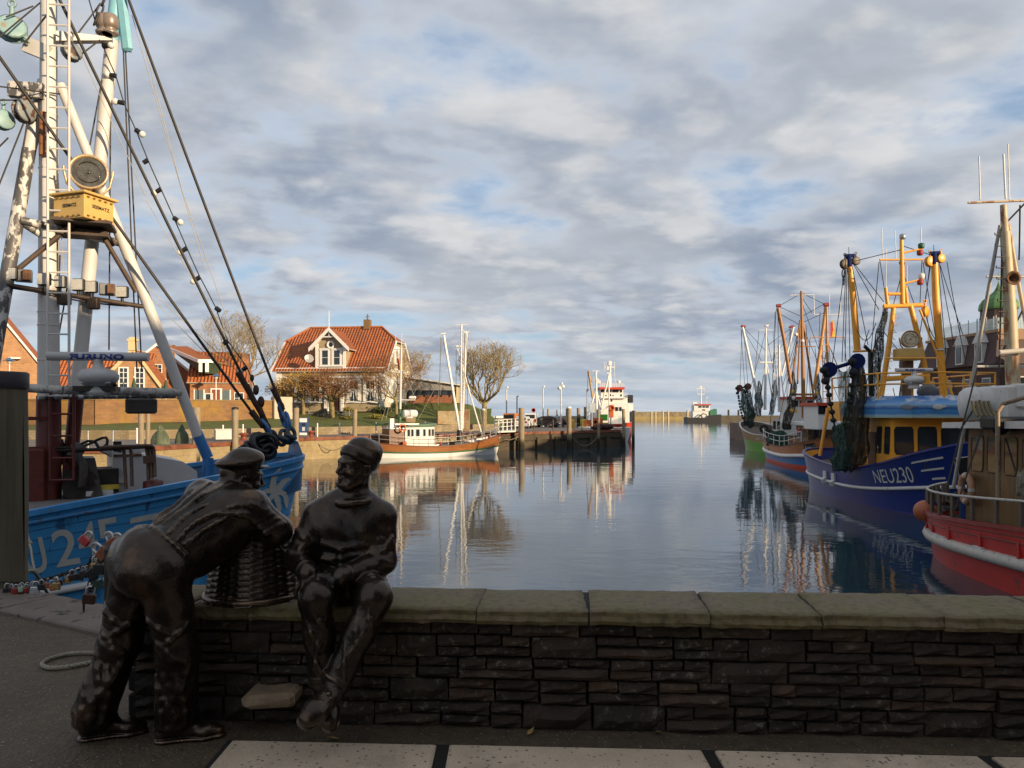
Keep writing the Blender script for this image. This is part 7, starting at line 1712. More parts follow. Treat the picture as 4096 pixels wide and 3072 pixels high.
for px, Y, lab in ((571.5, 99, 'yellow bin on the pier by the tall light pole'), (583, 101, 'yellow bin on the pier left of the ships')): gb_ = MB(); gb_.lathe((WX(px, Y), Y, CZ), [(.3, 0), (.34, .5), (.36, 1.0), (.3, 1.1), (0, 1.15)], 14); tag(gb_.build('waste_bin', M('bin_yellow', (.62, .46, .04), .5)), lab, 'bin')
m_red = M('ship_red', (.52, .055, .02), .5, var=.05); m_hull_b = M('ship_black', (.018, .018, .02), .5, var=.2)
def deckhouse(mb, x0, x1, y0, y1, z0, z1): mb.box(((x0+x1)/2, (y0+y1)/2, (z0+z1)/2), (x1-x0, y1-y0, z1-z0), bev=.06)
Y = 106.0; S1 = thing('ship', 'white ship with a red band under the bridge roof moored behind the pier', 'ship', (WX(614, Y), Y, WATER), 0, 'ships by the pier')
X = lambda px: WX(px, Y); Z = lambda py: WZ(py, Y)
mb = MB(); rows = []
for z, k in ((WATER-.5, .82), (WATER+1, .92), (WATER+2.4, 1.0)): rows.append([V(X(617)+math.cos(a)*2.75*k*(1 if abs(math.cos(a)) < 2 else 1), Y+8+math.copysign(abs(math.sin(a))**.7, math.sin(a))*14*k, z) for a in [2*PI*q/36 for q in range(37)]])
mb.grid(rows, 0, True); mb.add(rows[-1][:-1], [tuple(range(36))]); mb.build('hull', m_red, S1)
mb = MB(); deckhouse(mb, X(600), X(629), Y-.4, Y+14, WATER+2.3, Z(403)); deckhouse(mb, X(600.5), X(627.5), Y, Y+8, Z(403)-.05, Z(397.5)); deckhouse(mb, X(600.8), X(623.5), Y+.4, Y+6, Z(397.5)-.05, Z(387.2)); mb.box(((X(600)+X(626))/2, Y+3, Z(398)), (X(626.5)-X(600.5), 7, .12)); mb.box((X(632.5), Y+2, Z(407)), (X(635)-X(630.5), 1.2, Z(403.5)-Z(410.5))); mb.build('superstructure', m_white_clean, S1)
mb = MB(); mb.box(((X(599.5)+X(624.2))/2, Y+3, Z(388.3)), (X(624.4)-X(599.3), 6.6, .30)); mb.build('roof_band', m_red, S1)
for a, b, y0_, y1_ in ((601.2, 607, 389.8, 392.2), (608.3, 611.7, 389.8, 392.2), (613, 619, 389.8, 392.2), (620.8, 622.4, 389.8, 392.2), (609.5, 611.3, 394, 396.2), (621, 622.3, 394.3, 396.2), (611, 612.3, 399.6, 401.6), (606, 607, 395, 396), (613.2, 614, 395, 396)):
    mb = MB(); mb.box(((X(a)+X(b))/2, Y+(.36 if y0_ < 397 else -.02), (Z(y0_)+Z(y1_))/2), (X(b)-X(a), .10, Z(y0_)-Z(y1_))); mb.build('window', m_glass, S1)
mb = MB(); deckhouse(mb, X(629.2), X(634.3), Y+1, Y+4, Z(402.5), Z(394.8)); deckhouse(mb, X(625.7), X(630), Y+1.2, Y+4, Z(403.4), Z(399.5)); mb.build('funnel', m_hull_b, S1)
mb = MB()
for k in range(11): x = lerp(X(600), X(624), k/10); mb.tube((x, Y+.2, Z(387.2)), (x, Y+.2, Z(383.3)), .035, .035, 5)
for zz_ in (383.3, 384.7, 386): mb.tube((X(600), Y+.2, Z(zz_)), (X(624), Y+.2, Z(zz_)), .03, .03, 5); mb.tube((X(624), Y+.2, Z(zz_)), (X(624), Y+5, Z(zz_)), .03, .03, 5); mb.tube((X(624), Y+1, Z(zz_+9.5)), (X(629), Y+1, Z(zz_+10)), .03, .03, 5)
mb.build('guard_rail', m_white_clean, S1)
mb = MB(); mb.tube((X(611.8), Y+2, Z(387)), (X(612), Y+2, Z(362)), .22, .12, 10); mb.box((X(611.5), Y+2, Z(366.3)), (X(617)-X(606), .14, .14)); mb.box((X(611.5), Y+2, Z(362.5)), (.55, .4, .7), bev=.1); mb.box((X(609.5), Y+2, Z(367.5)), (.3, .3, .5)); mb.tube((X(616.3), Y+2, Z(361)), (X(616.3), Y+2, Z(371)), .04, .04, 5); mb.tube((X(606.4), Y+2, Z(361)), (X(606.4), Y+2, Z(371)), .04, .04, 5); mb.tube((X(616), Y+2, Z(367)), (X(617), Y+2, Z(383)), .03, .03, 5); mb.box((X(600.5), Y+2, Z(381.5)), (.5, .5, .4)); mb.ball((X(621), Y+2, Z(381.5)), .25, 8, 6); mb.build('mast', m_white_clean, S1)
Y = 98.0; S2 = thing('fishing_boat', 'small white fishing boat with slanting boom lying between pier and white ship', 'fishing boat', (WX(614, Y), Y, WATER), 0, 'ships by the pier')
mb = MB(); deckhouse(mb, X(611), X(622), Y, Y+3, Z(424), Z(412.5)); deckhouse(mb, X(612), X(626), Y+.4, Y+3, Z(412.6), Z(405.5)); mb.build('wheelhouse', m_white_clean, S2)
mb = MB(); rows = [[V(WX(615, Y)+math.cos(a)*2.3*k, Y+3+math.sin(a)*5.5*k, z) for a in [2*PI*q/28 for q in range(29)]] for z, k in ((WATER-.4, .8), (WATER+1.2, 1.0), (WATER+1.9, 1.04))]; mb.grid(rows, 0, True); mb.add(rows[-1][:-1], [tuple(range(28))]); mb.build('hull', m_white_clean, S2)
for a, b in ((612.5, 614), (616, 618.5), (620, 622)): mb = MB(); mb.box(((X(a)+X(b))/2, Y+.36, Z(409)), (X(b)-X(a), .1, .5)); mb.build('window', m_glass, S2)
mb = MB(); mb.tube(W(609, 374, Y), W(600.5, 411, Y), .11, .13, 8); mb.tube(W(609, 373, Y), W(609, 424, Y), .09, .09, 8); mb.tube(W(607, 373.5, Y), W(611, 373.5, Y), .12, .12, 8); mb.tube(W(608, 406, Y), W(601, 413, Y), .08, .08, 8); mb.build('mast', m_white_clean, S2)
mb = MB(); mb.box(W(611.5, 411, Y), (.5, .3, 1.6)); mb.torus(W(611.8, 408, Y-.3), .3, .09, (0, 1, 0), 14, 6); mb.build('safety_gear', m_orange, S2)
S3 = thing('fishing_boat', 'white and ochre cutter with tripod mast left of the white ship at the pier', 'fishing boat', (WX(596, 96), 96, WATER), 0, 'ships by the pier'); Y = 96.0
mb = MB(); rows = [[V(WX(597, Y)+math.cos(a)*2.0*k, Y+3+math.sin(a)*5.5*k, z) for a in [2*PI*q/28 for q in range(29)]] for z, k in ((WATER-.4, .8), (WATER+1.2, 1.0), (WATER+1.9, 1.04))]; mb.grid(rows, 0, True); mb.add(rows[-1][:-1], [tuple(range(28))]); mb.build('hull', m_white_clean, S3)
mb = MB(); mb.tube(W(595.8, 371, Y), W(597, 424, Y), .14, .17, 8); mb.tube(W(596, 389, Y), W(586, 424, Y), .10, .12, 8); mb.tube(W(596, 389, Y), W(601, 410, Y), .10, .12, 8); mb.tube(W(592.5, 371.2, Y), W(599, 371.2, Y), .07, .07, 6); mb.tube(W(594, 376, Y), W(594, 384, Y), .03, .03, 5); mb.box(W(597.5, 381, Y), (.4, .3, .5)); mb.tube(W(593, 396, Y), W(600, 396.5, Y), .08, .08, 6); mb.build('mast', m_white_clean, S3)
mb = MB(); mb.tube(W(588.8, 372.5, Y), W(592.6, 398, Y), .13, .13, 8); mb.ball(W(588.8, 372.3, Y), .2, 8, 6); mb.ball(W(591.5, 381, Y), .12, 6, 5); mb.build('boom', M('boom_ochre', (.42, .25, .09), .5), S3); lines(S3, [(W(588, 373, Y), W(587.4, 392, Y))], m_wire, 'rigging', .03)
mb = MB(); mb.box(W(591, 423, Y), (1.6, .5, .8), bev=.1); mb.box(W(598, 421, Y), (1.2, .5, .8), bev=.1); mb.build('deck_gear', m_orange, S3)
bw = thing('breakwater', 'long low stone breakwater across the harbour mouth', 'breakwater', (60, 400, WATER)); mb = MB(); Yb = 395.0
mb.prism([V(WX(632, Yb), Yb, WATER-2), V(WX(632, Yb), Yb, WZ(411.8, Yb)), V(WX(632, Yb), Yb+10, WZ(411.8, Yb)), V(WX(632, Yb), Yb+14, WATER-2)], V(WX(712, Yb)-WX(632, Yb), 0, 0)); mb.build('stone_bank', M_brick('breakwater_stone', (.27, .22, .14), (.20, .16, .10), (.12, .10, .065), 1, 3.2, .9, stain=(.32, .26, .14), bumps=.6), bw)
mb = MB(); mb.prism([V(WX(632, Yb), Yb-3.5, WATER-2), V(WX(632, Yb), Yb-2.5, WZ(416.6, Yb)), V(WX(632, Yb), Yb, WZ(416.6, Yb)), V(WX(632, Yb), Yb, WATER-2)], V(WX(712, Yb)-WX(632, Yb), 0, 0)); mb.build('toe', M('toe_ochre', (.30, .225, .085), .8, var=.25, vs=.3), bw)
mb = MB(); Yj = 300.0; mb.box((WX(860, Yj), Yj+3, (WZ(415.5, Yj)+WATER-1)/2), (WX(1000, Yj)-WX(718, Yj), 5, WZ(415.5, Yj)-WATER+1)); tag(mb.build('jetty', M('jetty_dark', (.10, .085, .06), .85, var=.3, vs=.4)), 'low dark jetty to the right of the distant workboat', 'jetty')
for i, (px, yt, yb) in enumerate(((636, 410.5, 418), (651.5, 411.5, 419), (655.5, 411.3, 419), (662.8, 410.8, 419.5), (668.2, 411, 419.5), (687.5, 410, 420), (728.5, 409.8, 421), (738.5, 410, 421))):
    Yp = 4*F/(yb-HOR); pile(px, Yp, yt, .45 if i < 6 else .4, 'pale channel marker pile in front of the breakwater, %s from the left' % ORD[i], None, M('marker_pale', (.55, .46, .30), .8) if i < 6 else m_beam, WATER-2, 'channel_pile', 'pile')
Yk = 285.0; K = thing('workboat', 'distant black hulled workboat with white bridge and a red roof band', 'ship', (WX(704, Yk), Yk, WATER)); X = lambda px: WX(px, Yk); Z = lambda py: WZ(py, Yk)
mb = MB(); mb.prism([V(X(687.5), Yk, WATER-.5), V(X(721), Yk, WATER-.5), V(X(721.5), Yk, Z(414.5)), V(X(709), Yk, Z(415.5)), V(X(708.5), Yk, Z(417.6)), V(X(690), Yk, Z(417.8)), V(X(687.2), Yk, Z(417))], (0, 6, 0)); mb.build('hull', m_hull_b, K)
mb = MB(); deckhouse(mb, X(693.5), X(709), Yk+1, Yk+5, Z(417.8), Z(411)); deckhouse(mb, X(694.5), X(710.5), Yk+.8, Yk+5, Z(411.1), Z(404.8)); mb.build('superstructure', m_white_clean, K)
mb = MB(); mb.box(((X(697)+X(711.5))/2, Yk+2.5, Z(404.6)), (X(711.5)-X(697), 4.6, .42)); mb.build('roof_band', m_red, K)
for a, b, y0_, y1_ in ((699, 702, 406, 407.7), (703, 705.5, 406, 407.7), (706.2, 709.3, 406, 407.7), (703, 705.5, 409.3, 410.5)): mb = MB(); mb.box(((X(a)+X(b))/2, Yk+.78, (Z(y0_)+Z(y1_))/2), (X(b)-X(a), .14, Z(y0_)-Z(y1_))); mb.build('window', m_glass, K)
mb = MB(); mb.tube((X(702.3), Yk+2, Z(405)), (X(702.2), Yk+2, Z(385.5)), .3, .15, 8); mb.box((X(702), Yk+2, Z(388.5)), (X(706.5)-X(697.7), .3, .25)); mb.box((X(702.3), Yk+2, Z(394)), (X(706)-X(698.8), .3, .25)); mb.tube((X(698.8), Yk+2, Z(390)), (X(698.8), Yk+2, Z(394)), .08, .08, 5); mb.tube((X(705.9), Yk+2, Z(389)), (X(705.9), Yk+2, Z(394)), .08, .08, 5); mb.box((X(702), Yk+2, Z(387)), (1.1, .5, .6)); mb.tube((X(708), Yk+2, Z(404)), (X(708), Yk+2, Z(397.3)), .1, .1, 5); mb.box((X(708.7), Yk+2, Z(397.3)), (.8, .2, .2)); mb.box((X(696), Yk+2, Z(403)), (1.6, 1, .7)); mb.build('mast', m_white_clean, K)
mb = MB(); mb.box((X(713.5), Yk+3, Z(412.5)), (1.6, 2, 2.2)); mb.box((X(717), Yk+3, Z(412)), (1.0, 2, 2.4)); mb.build('deck_gear', M('gear_green', (.03, .16, .10), .5), K)
mb = MB(); mb.path([V(X(697), Yk-.2, Z(418)), V(X(703), Yk-.2, Z(413.5)), V(X(706), Yk-.2, Z(414.5)), V(X(707), Yk-.2, Z(417))], .2, 6); mb.build('crane', m_hull_b, K)
GRP = 'fishing boats in the harbour'; TSC = 1.0
m_wood = M_wood('varnished_wood', (.11, .036, .010), (.20, .075, .022), .4, axis='z', vs=3, plank=('x', .14, .07)); m_woodh = M_wood('wood_hull', (.27, .10, .03), (.40, .165, .055), .35, axis='x', vs=2.5, plank=('z', .19, .05)); m_redwood = M('dark_red_wood', (.13, .035, .02), .45, var=.2)
m_ochre = M('ochre_mast', (.56, .27, .075), .45, var=.12, vs=4, wear=((.22, .09, .03), .25, 4, (1, 1, .3))); m_brownmast = M('brown_mast', (.33, .14, .035), .45, var=.2, vs=4); m_greenp = M('green_paint', (.02, .10, .045), .45, var=.15)
def M_net(name, c1, c2, a=.5):
    if name in _mc: return _mc[name]
    t = NT(name); st_ = t.noise(t.coord((7, 7, .45)), 1.6, 6, .7, .6); n_ = t.noise(t.coord((1, 1, .5)), 2.2, 4, .6); f_ = t.noise(t.coord(), 24, 2, .6)
    t.set(Base_Color=t.mix(t.rng(t.math('ADD', t.math('MULTIPLY', st_, .7), t.math('MULTIPLY', n_, .3)), .4, .62), c1, c2), Roughness=.9, Alpha=t.rng(t.math('ADD', t.math('MULTIPLY', st_, .55), t.math('MULTIPLY', f_, .45)), a-.06, a+.02, .0, 1)); t.bump(st_, 1.0, .08)
    _mc[name] = t.mat; return t.mat
m_net = M_net('dark_net', (.010, .016, .012), (.05, .06, .04), .50); m_netbr = M_net('brown_net', (.022, .017, .012), (.10, .08, .055), .50)
m_deck = M('deck_brown', (.10, .075, .055), .8, var=.3); m_hubred = M('hub_red', (.28, .03, .02), .5, var=.2)
def T(root, name, mat, segs, n=10):
    mb = MB()
    for q in segs: mb.tube(W(q[0], q[1], q[4]), W(q[2], q[3], q[7] if len(q) > 7 else q[4]), q[5]*TSC, (q[6] if len(q) > 6 else q[5])*TSC, n)
    return mb.build(name, mat, root)
def R_(root, Y, segs, mat=None, r=.016, name='rigging', s=0.0):
    mb = MB()
    for q in segs: mb.path(sag(W(q[0], q[1], Y), W(q[2], q[3], Y), 6 if s or len(q) > 4 else 1, q[4] if len(q) > 4 else s), r, 4)
    return mb.build(name, mat or m_wire, root)
def netblob(root, pts, Y, mat, seed, name='trawl_net', dy=.5):
    """bundle of net hung up to dry: (px, py, half width px) from the top down"""
    rg = random.Random(seed); rows = []; P_ = []
    for (a, b, c), (d, e, f) in zip(pts[:-1], pts[1:]):
        for k in range(5): P_.append((lerp(a, d, k/5), lerp(b, e, k/5), lerp(c, f, k/5)))
    P_.append(pts[-1]); ph = [rg.uniform(0, 6) for _ in range(4)]
    for j, (x, y, h_) in enumerate(P_):
        c = W(x, y, Y); r = max(.02, h_*Y/F)
        rows.append([c+V(math.cos(a)*r*(1+.30*math.sin(j*.9+ph[2])*math.cos(a+ph[3])+.16*math.sin(5*a+ph[0]+j*.2)+.10*math.sin(11*a+ph[1])+.06*math.sin(j*1.7+ph[2])), math.sin(a)*min(r, dy)*(1+.2*math.sin(7*a+ph[3])), .05*math.sin(3*a+j)) for a in [2*PI*k/30 for k in range(31)]])
    mb = MB(); mb.grid(rows, 0, True); return mb.build(name, mat, root)
def shoe_gear(root, c1, c2, r, mat, Y, name='beam_trawl'):
    """beam trawl shoes: painted plates carrying black rollers, joined by the beam"""
    mb = MB(); o = None
    for (x, y) in (c1, c2): mb.lathe(W(x, y, Y), [(r*.95, -.07), (r, -.04), (r, .04), (r*.95, .07)], 14, axis=(0, 1, 0), smooth=False); mb.prism([W(x, y, Y)+V(-r*.9, -.08, -r*.3), W(x, y, Y)+V(r*.7, -.08, -r*.6), W(x, y, Y)+V(-r*.5, -.08, -r*1.5)], (0, .16, 0))
    mb.tube(W(c1[0], c1[1], Y), W(c2[0], c2[1], Y), .08, .08, 8); o = mb.build(name, mat, root)
    for (x, y) in (c1, c2):
        for dx, dz in ((-r*.9, -.1*r), (-r*.7, -r*1.5)):
            mb = MB(); c = W(x, y, Y)+V(dx, -.14, dz); mb.lathe(c, [(0, -.14), (r*.42, -.14), (r*.48, 0), (r*.42, .14), (0, .16)], 14, axis=(0, -1, 0)); mb.build('roller', m_rubber, o)
    return o
def bobbins(root, pts, Y, r, name='bobbin_string'):
    mb = MB(); P_ = [W(x, y, Y) for x, y in pts]; q = resample(P_, r*2.1)
    for p in q: mb.ball(p, r, 8, 6, sc=(1, 1, .8))
    mb.path(q, r*.3, 5); o = mb.build(name, m_rubber, root); return o
def boxhouse(root, H, x0, x1, y0, y1, z0, z1, mat, name='wheelhouse', taper=.06, wins=(), wz=(.5, .85), frame=None, glass=None):
    """deckhouse in hull coordinates with windows (face, from, to) on 'f' bow, 's' starboard, 'p' port, 'a' aft"""
    mb = MB(); t_ = taper; mb.add([(x0, y0, z0), (x1, y0, z0), (x1, y1, z0), (x0, y1, z0), (x0+t_, y0+t_, z1), (x1-t_, y0+t_, z1), (x1-t_, y1-t_, z1), (x0+t_, y1-t_, z1)], [(3, 2, 1, 0), (4, 5, 6, 7), (0, 1, 5, 4), (1, 2, 6, 5), (2, 3, 7, 6), (3, 0, 4, 7)])
    o = mb.build(name, mat, root, world=False)
    for fc, a, b in wins:
        za, zb = lerp(z0, z1, wz[0]), lerp(z0, z1, wz[1]); A = {'s': ((x0, y0), (x1, y0), (0, 1)), 'p': ((x0, y1), (x1, y1), (0, -1)), 'f': ((x1, y0), (x1, y1), (-1, 0)), 'a': ((x0, y0), (x0, y1), (1, 0))}[fc]
        def q(u, z, out): k = (z-z0)/(z1-z0)*t_-out; return V(lerp(A[0][0], A[1][0], u)+A[2][0]*k, lerp(A[0][1], A[1][1], u)+A[2][1]*k, z)
        rr_ = []; cu, cz, hu, hz_ = (a+b)/2, (za+zb)/2, (b-a)/2, (zb-za)/2
        def ring(k, out): return [q(cu+hu*k*sx*(1 if e == 0 else .86), cz+hz_*k*sz*(1 if e else .86), out) for sx, sz, es in ((-1, -1, (1, 0)), (1, -1, (0, 1)), (1, 1, (1, 0)), (-1, 1, (0, 1))) for e in ((1, 0) if (sx*sz > 0) == (sx < 0) else (0, 1))]
        P0 = [q(cu-hu, cz-hz_*.8, .012), q(cu-hu*.85, cz-hz_, .012), q(cu+hu*.85, cz-hz_, .012), q(cu+hu, cz-hz_*.8, .012), q(cu+hu, cz+hz_*.8, .012), q(cu+hu*.85, cz+hz_, .012), q(cu-hu*.85, cz+hz_, .012), q(cu-hu, cz+hz_*.8, .012)]
        mb = MB(); mb.add(P0, [tuple(range(8))]); w_ = mb.build('window', glass or m_glass, o, world=False)
        mb = MB(); mb.path(P0, .022, 5, closed=True); mb.build('window_rim', frame or m_rubber, w_, world=False)
    return o
def liferaft(root, c, r, L_, d, mat=None):
    c = Vector(c); d = Vector(d).normalized(); mb = MB(); mb.lathe(c, [(0, -L_/2), (r*.8, -L_/2), (r, -L_/2+.12), (r, -.03), (r*1.05, -.03), (r*1.05, .03), (r, .03), (r, L_/2-.12), (r*.8, L_/2), (0, L_/2)], 20, axis=d)
    for k in (-.28, .28): mb.torus(c+d*L_*k, r*1.01, .02, d, 20, 5)
    mb.box(c-V(0, 0, r), (r*1.4, r*1.4, .12)); return mb.build('life_raft', mat or m_white_clean, root)
def mk(name, label, cx, cy, th): return thing(name, label, 'fishing boat', (cx, cy, WATER), th, GRP)
th = math.atan2(5.6, 10.2); cx, cy = -6.45, 68.3; SB = mk('fishing_cutter', 'small wooden cutter with orange brown hull, white wheelhouse and three white masts', cx, cy, th)
HS = Hull([(-5.9, 1.2, 1.28, .95, -.35), (-4.5, 1.55, 1.10, 1.4, -.1), (-2.2, 1.75, .95, 1.65, 0), (.3, 1.75, .95, 1.6, 0), (2.4, 1.6, 1.15, 1.2, .05), (4.2, 1.1, 1.48, .62, .2), (5.3, .5, 1.75, .16, .35), (5.75, 0, 1.86, 0, .45)], (cx, cy, WATER), th, n=36, flare=1.3)
HS.shell(SB, [(-1, 0), (.0, 0), (.05, 1), (.36, 2), (.5, 3), (1, 3)], [m_hubred, m_white_clean, m_greenp, m_woodh][0:1]+[m_white_clean, m_white_clean, m_woodh], .35, .06, m_white_clean, m_deck, m_redwood, .14, .06, transom=3)
HS.strake(SB, .40, .07, m_greenp)
HS.rail(SB, m_steel, .02, .97, .75, .1, 12, 2, .022)
hz0 = .55
boxhouse(SB, HS, -3.75, -.95, -1.05, 1.05, hz0, 2.62, m_white, 'wheelhouse', .05, (('s', .08, .17), ('s', .20, .29), ('s', .36, .49), ('s', .60, .69), ('s', .78, .86), ('s', .89, .97), ('f', .1, .3), ('f', .4, .6), ('f', .7, .9)), (.60, .90), m_white)
boxhouse(SB, HS, -5.15, -3.75, -.98, .98, hz0, 2.45, m_wood, 'engine_casing', .03)
mb = MB(); mb.prism([(-3.85, -1.2, 2.62), (-.85, -1.2, 2.66), (-.85, -1.2, 2.92), (-3.3, -1.2, 2.78)], (0, 2.4, 0)); mb.build('roof', m_greenp, SB, world=False)
mb = MB(); mb.box((-3.5, 0, 2.86), (2.2, 1.9, .12)); mb.box((-4.45, 0, 2.50), (1.3, 2.1, .1)); mb.box((-4.8, -.6, 2.9), (.35, .3, .9)); mb.build('roof_deck', m_white_clean, SB, world=False)
liferaft(SB, W(410, 413.6, 66.6), .33, 1.25, (math.cos(th), math.sin(th), 0))
mb = MB(); place_text(mb, 'Cornelia', HS.M@V(-1.5, -1.215, 2.72), V(math.cos(th), math.sin(th), 0), (0, 0, 1), .10, .55, .01); mb.build('name_board', m_black, SB, recalc=False)
mb = MB(); mb.box(W(412, 434.5, 66.3)+V(0, -.0, 0), (.34, .04, .42), rz=th)
mb.build('notice', M('notice_grey', (.34, .35, .36), .5), SB)
life_ring(None, W(402.6, 428, 65.0), .29, V(math.sin(th), -math.cos(th), .05), m_orange, m_white_clean, 'orange life ring on the wooden casing of the small cutter')
Ys = 69.2
T(SB, 'mast', m_white_clean, [(461, 432, 461.5, 325, Ys, .12, .085), (455.5, 325.3, 467.7, 324.6, Ys, .04), (456, 346.5, 463, 346.5, Ys, .10)])
T(SB, 'boom', m_white_clean, [(459.5, 430, 443.7, 335, Ys, .13, .11), (441, 334, 446, 333.4, Ys, .09)])
T(SB, 'boom', m_white_clean, [(462, 429, 466.3, 332.5, Ys+.4, .13, .12), (463.5, 332.3, 469, 332.3, Ys+.4, .10)])
T(SB, 'mast_leg', m_white_clean, [(457.5, 349, 470, 394, Ys, .07, .07, Ys+.5), (470, 394, 481, 432, Ys+.5, .07, .07, Ys+1)])
mb = MB(); ladder(mb, W(462.6, 428, Ys-.2), W(462.6, 330, Ys-.2), (1, .3, 0), .22, .02, .4); mb.build('mast_ladder', m_white_clean, SB)
T(SB, 'mizzen_mast', m_mastw, [(400, 419, 401.3, 349, 66.5, .11, .09), (401.3, 349, 401.8, 333, 66.5, .05, .03), (393.5, 349.3, 407, 349, 66.5, .04), (395.5, 333, 395.5, 349, 66.5, .02), (401, 400, 415.5, 400, 66.5, .06)]); T(SB, 'mizzen_foot', m_greenp, [(399.6, 424, 400.1, 409, 66.5, .13, .12)])
mb = MB(); mb.box(W(412.5, 397.5, 66.5), (.62, .35, .24), bev=.06); mb.build('radar', m_white_clean, SB)
T(SB, 'mizzen_boom', m_greenp, [(372, 424.5, 390, 423.8, 65.8, .06)])
R_(SB, Ys, [(407, 349, 459, 338), (407, 349.5, 459, 346, .3), (405, 362, 456, 347), (443, 336, 456, 346), (456, 349, 418, 420), (459, 330, 405, 405), (444, 336, 440.5, 395), (440.5, 336, 438.5, 405), (455, 326, 459, 346), (467, 325, 483, 430), (456, 326, 402, 349), (401, 350, 385, 424), (400, 366, 379, 428), (402, 366, 415, 398), (443, 338, 400, 402)], m_wire_l, .014)
R_(SB, Ys, [(466.5, 334, 468, 420), (464.5, 334, 465, 415), (456.2, 350, 456, 420), (441, 337, 439, 408)], m_wire, .02)
mb = MB(); mb.lathe(W(459.5, 436, Ys), [(.28, -.5), (.24, .5), (.2, .55)], 12); mb.tube(HS.M@V(4.0, -.4, 1.1), HS.M@V(4.0, .4, 1.1), .22, .22, 10); mb.box(HS.M@V(1.9, 0, 1.05), (1.5, 1.3, .35), rz=th); mb.build('deck_gear', m_black, SB)
for lx, ly, zz_, m_ in ((4.7, -.45, 1.65, m_hubred), (-.6, -1.45, 1.0, m_hubred), (4.2, -.85, 1.45, m_white_clean)): mb = MB(); mb.lathe(HS.M@V(lx, ly, zz_-.3), [(.11, 0), (.10, .42), (.13, .46), (0, .5)], 10); mb.build('bollard', m_, SB)
mb = MB(); mb.ball(HS.M@V(-3.9, -1.3, 1.2), .22, 10, 8); mb.build('buoy', m_orange, SB)
fl_ = MB(); p = W(396.8, 358, 66.4); fl_.prism([p, p+V(.16, 0, -1.0), p+V(.30, 0, -.9), p+V(.22, 0, -.05)], (0, .02, 0))
fb = MB();
for k, m_ in enumerate((m_black, M('flag_red', (.5, .02, .02), .7), M('flag_gold', (.6, .42, .04), .7))): fb.prism([p+V(.02+.07*k, 0, -.05*k), p+V(.10+.07*k, 0, -.05*k), p+V(.22+.07*k, 0, -1.0), p+V(.12+.07*k, 0, -1.05)], (0, .02, 0), k)
tag(fb.build('flag', [m_black, _mc['flag_red'], _mc['flag_gold']]), 'small black red and gold flag hanging at the mizzen of the wooden cutter', 'flag')
TSC = .56
sx, sy, bx_, by_ = 17.7, 41.4, 17.1, 25.4; th = math.atan2(by_-sy, bx_-sx); cx, cy = (sx+bx_)/2, (sy+by_)/2
NB = mk('fishing_trawler', 'dark blue trawler with orange wheelhouse, orange masts and a painted blue visor', cx, cy, th)
m_nblue = M('royal_blue_hull', (.007, .022, .17), .3, var=.12, vs=1.5, wear=((.02, .035, .10), .3, 2.2, (1, 1, .15)), bump=.05, bs=6); m_or = M('trawler_orange', (.86, .39, .04), .4, var=.08, vs=3, wear=((.30, .10, .02), .15, 4)); m_gear = M('gear_blue', (.006, .015, .085), .8, var=.15, spec=.2)
HN = Hull([(-8, .9, 1.95, .55, -.4), (-7.2, 1.95, 1.88, 1.55, -.25), (-5.5, 2.5, 1.72, 2.3, -.1), (-2.5, 2.65, 1.5, 2.55, 0), (0, 2.65, 1.46, 2.5, 0), (2.5, 2.6, 1.78, 2.2, 0), (5, 2.2, 2.42, 1.45, .2), (6.8, 1.35, 2.92, .6, .5), (7.6, .55, 3.08, .15, .7), (7.9, 0, 3.14, 0, .8)], (cx, cy, WATER), th, n=50, flare=1.4)
HN.shell(NB, [(-1, 0), (0, 0), (.03, 1), (1, 1)], [m_hull_b, m_nblue], .6, .08, m_or, m_deck, m_nblue, .16, .08)
HN.strake(NB, .47, .075, m_white)
HN.text(NB, 'NEU230', m_numw, HN.find_t(874.5, .75), HN.find_t(912, .75), (.60, .56), (.90, .83), bold=.0, off=.015)
for a, b, v in ((911, 943.5, .86), (921, 945, .72), (933, 946.5, .585)):
    mb = MB(); u_ = [(i/12, w) for i in range(13) for w in (0, 1)]; HN.decal(mb, [(min(1, max(0, u+(.04 if (w and i < 2) else 0))), w) for i, (u, w) in enumerate(u_)], [(2*i, 2*i+2, 2*i+3, 2*i+1) for i in range(12)], HN.find_t(a, v), HN.find_t(b, v), v, v+.028, -1, .015); mb.build('flash_line', m_numw, NB, world=False, recalc=False)
ta, tb = HN.find_t(957, .75), HN.find_t(972, .75); mb = MB(); HN.decal(mb, [(0, 0), (1, 0), (1, 1), (0, 1)], [(0, 1, 2, 3)], ta, tb, .58, .84, -1, .02); mb.build('anchor_recess', m_black, NB, world=False, recalc=False)
mb = MB(); q = [HN.loc_pt(t_, v, -1)+HN.nrm(t_, v, -1)*.03 for t_, v in ((ta, .58), (tb, .58), (tb, .84), (ta, .84))]; mb.path(q, .035, 6, closed=True); mb.build('recess_frame', m_steel, NB, world=False)
HN.text(NB, 'POLARIS', m_numw, ta, tb, .55, .59, bold=.01, off=.03)
for px in (826, 834): t_ = HN.find_t(px, .6); mb = MB(); p = HN.loc_pt(t_, .66, -1); n_ = HN.nrm(t_, .66, -1); mb.box(p+n_*.03, (.35, .10, .34)); mb.box(p+n_*.10-V(0, 0, .28), (.36, .16, .22), rot=Matrix.Rotation(.5, 3, 'X')); mb.build('freeing_port', m_white, NB, world=False)
wh = boxhouse(NB, HN, -1.2, 2.55, -1.9, 2.0, .9, 3.95, m_or, 'wheelhouse', .12, (('f', .05, .24), ('f', .29, .48), ('f', .53, .72), ('f', .77, .95), ('s', .05, .14), ('s', .62, .74), ('s', .82, .94)), (.44, .80))
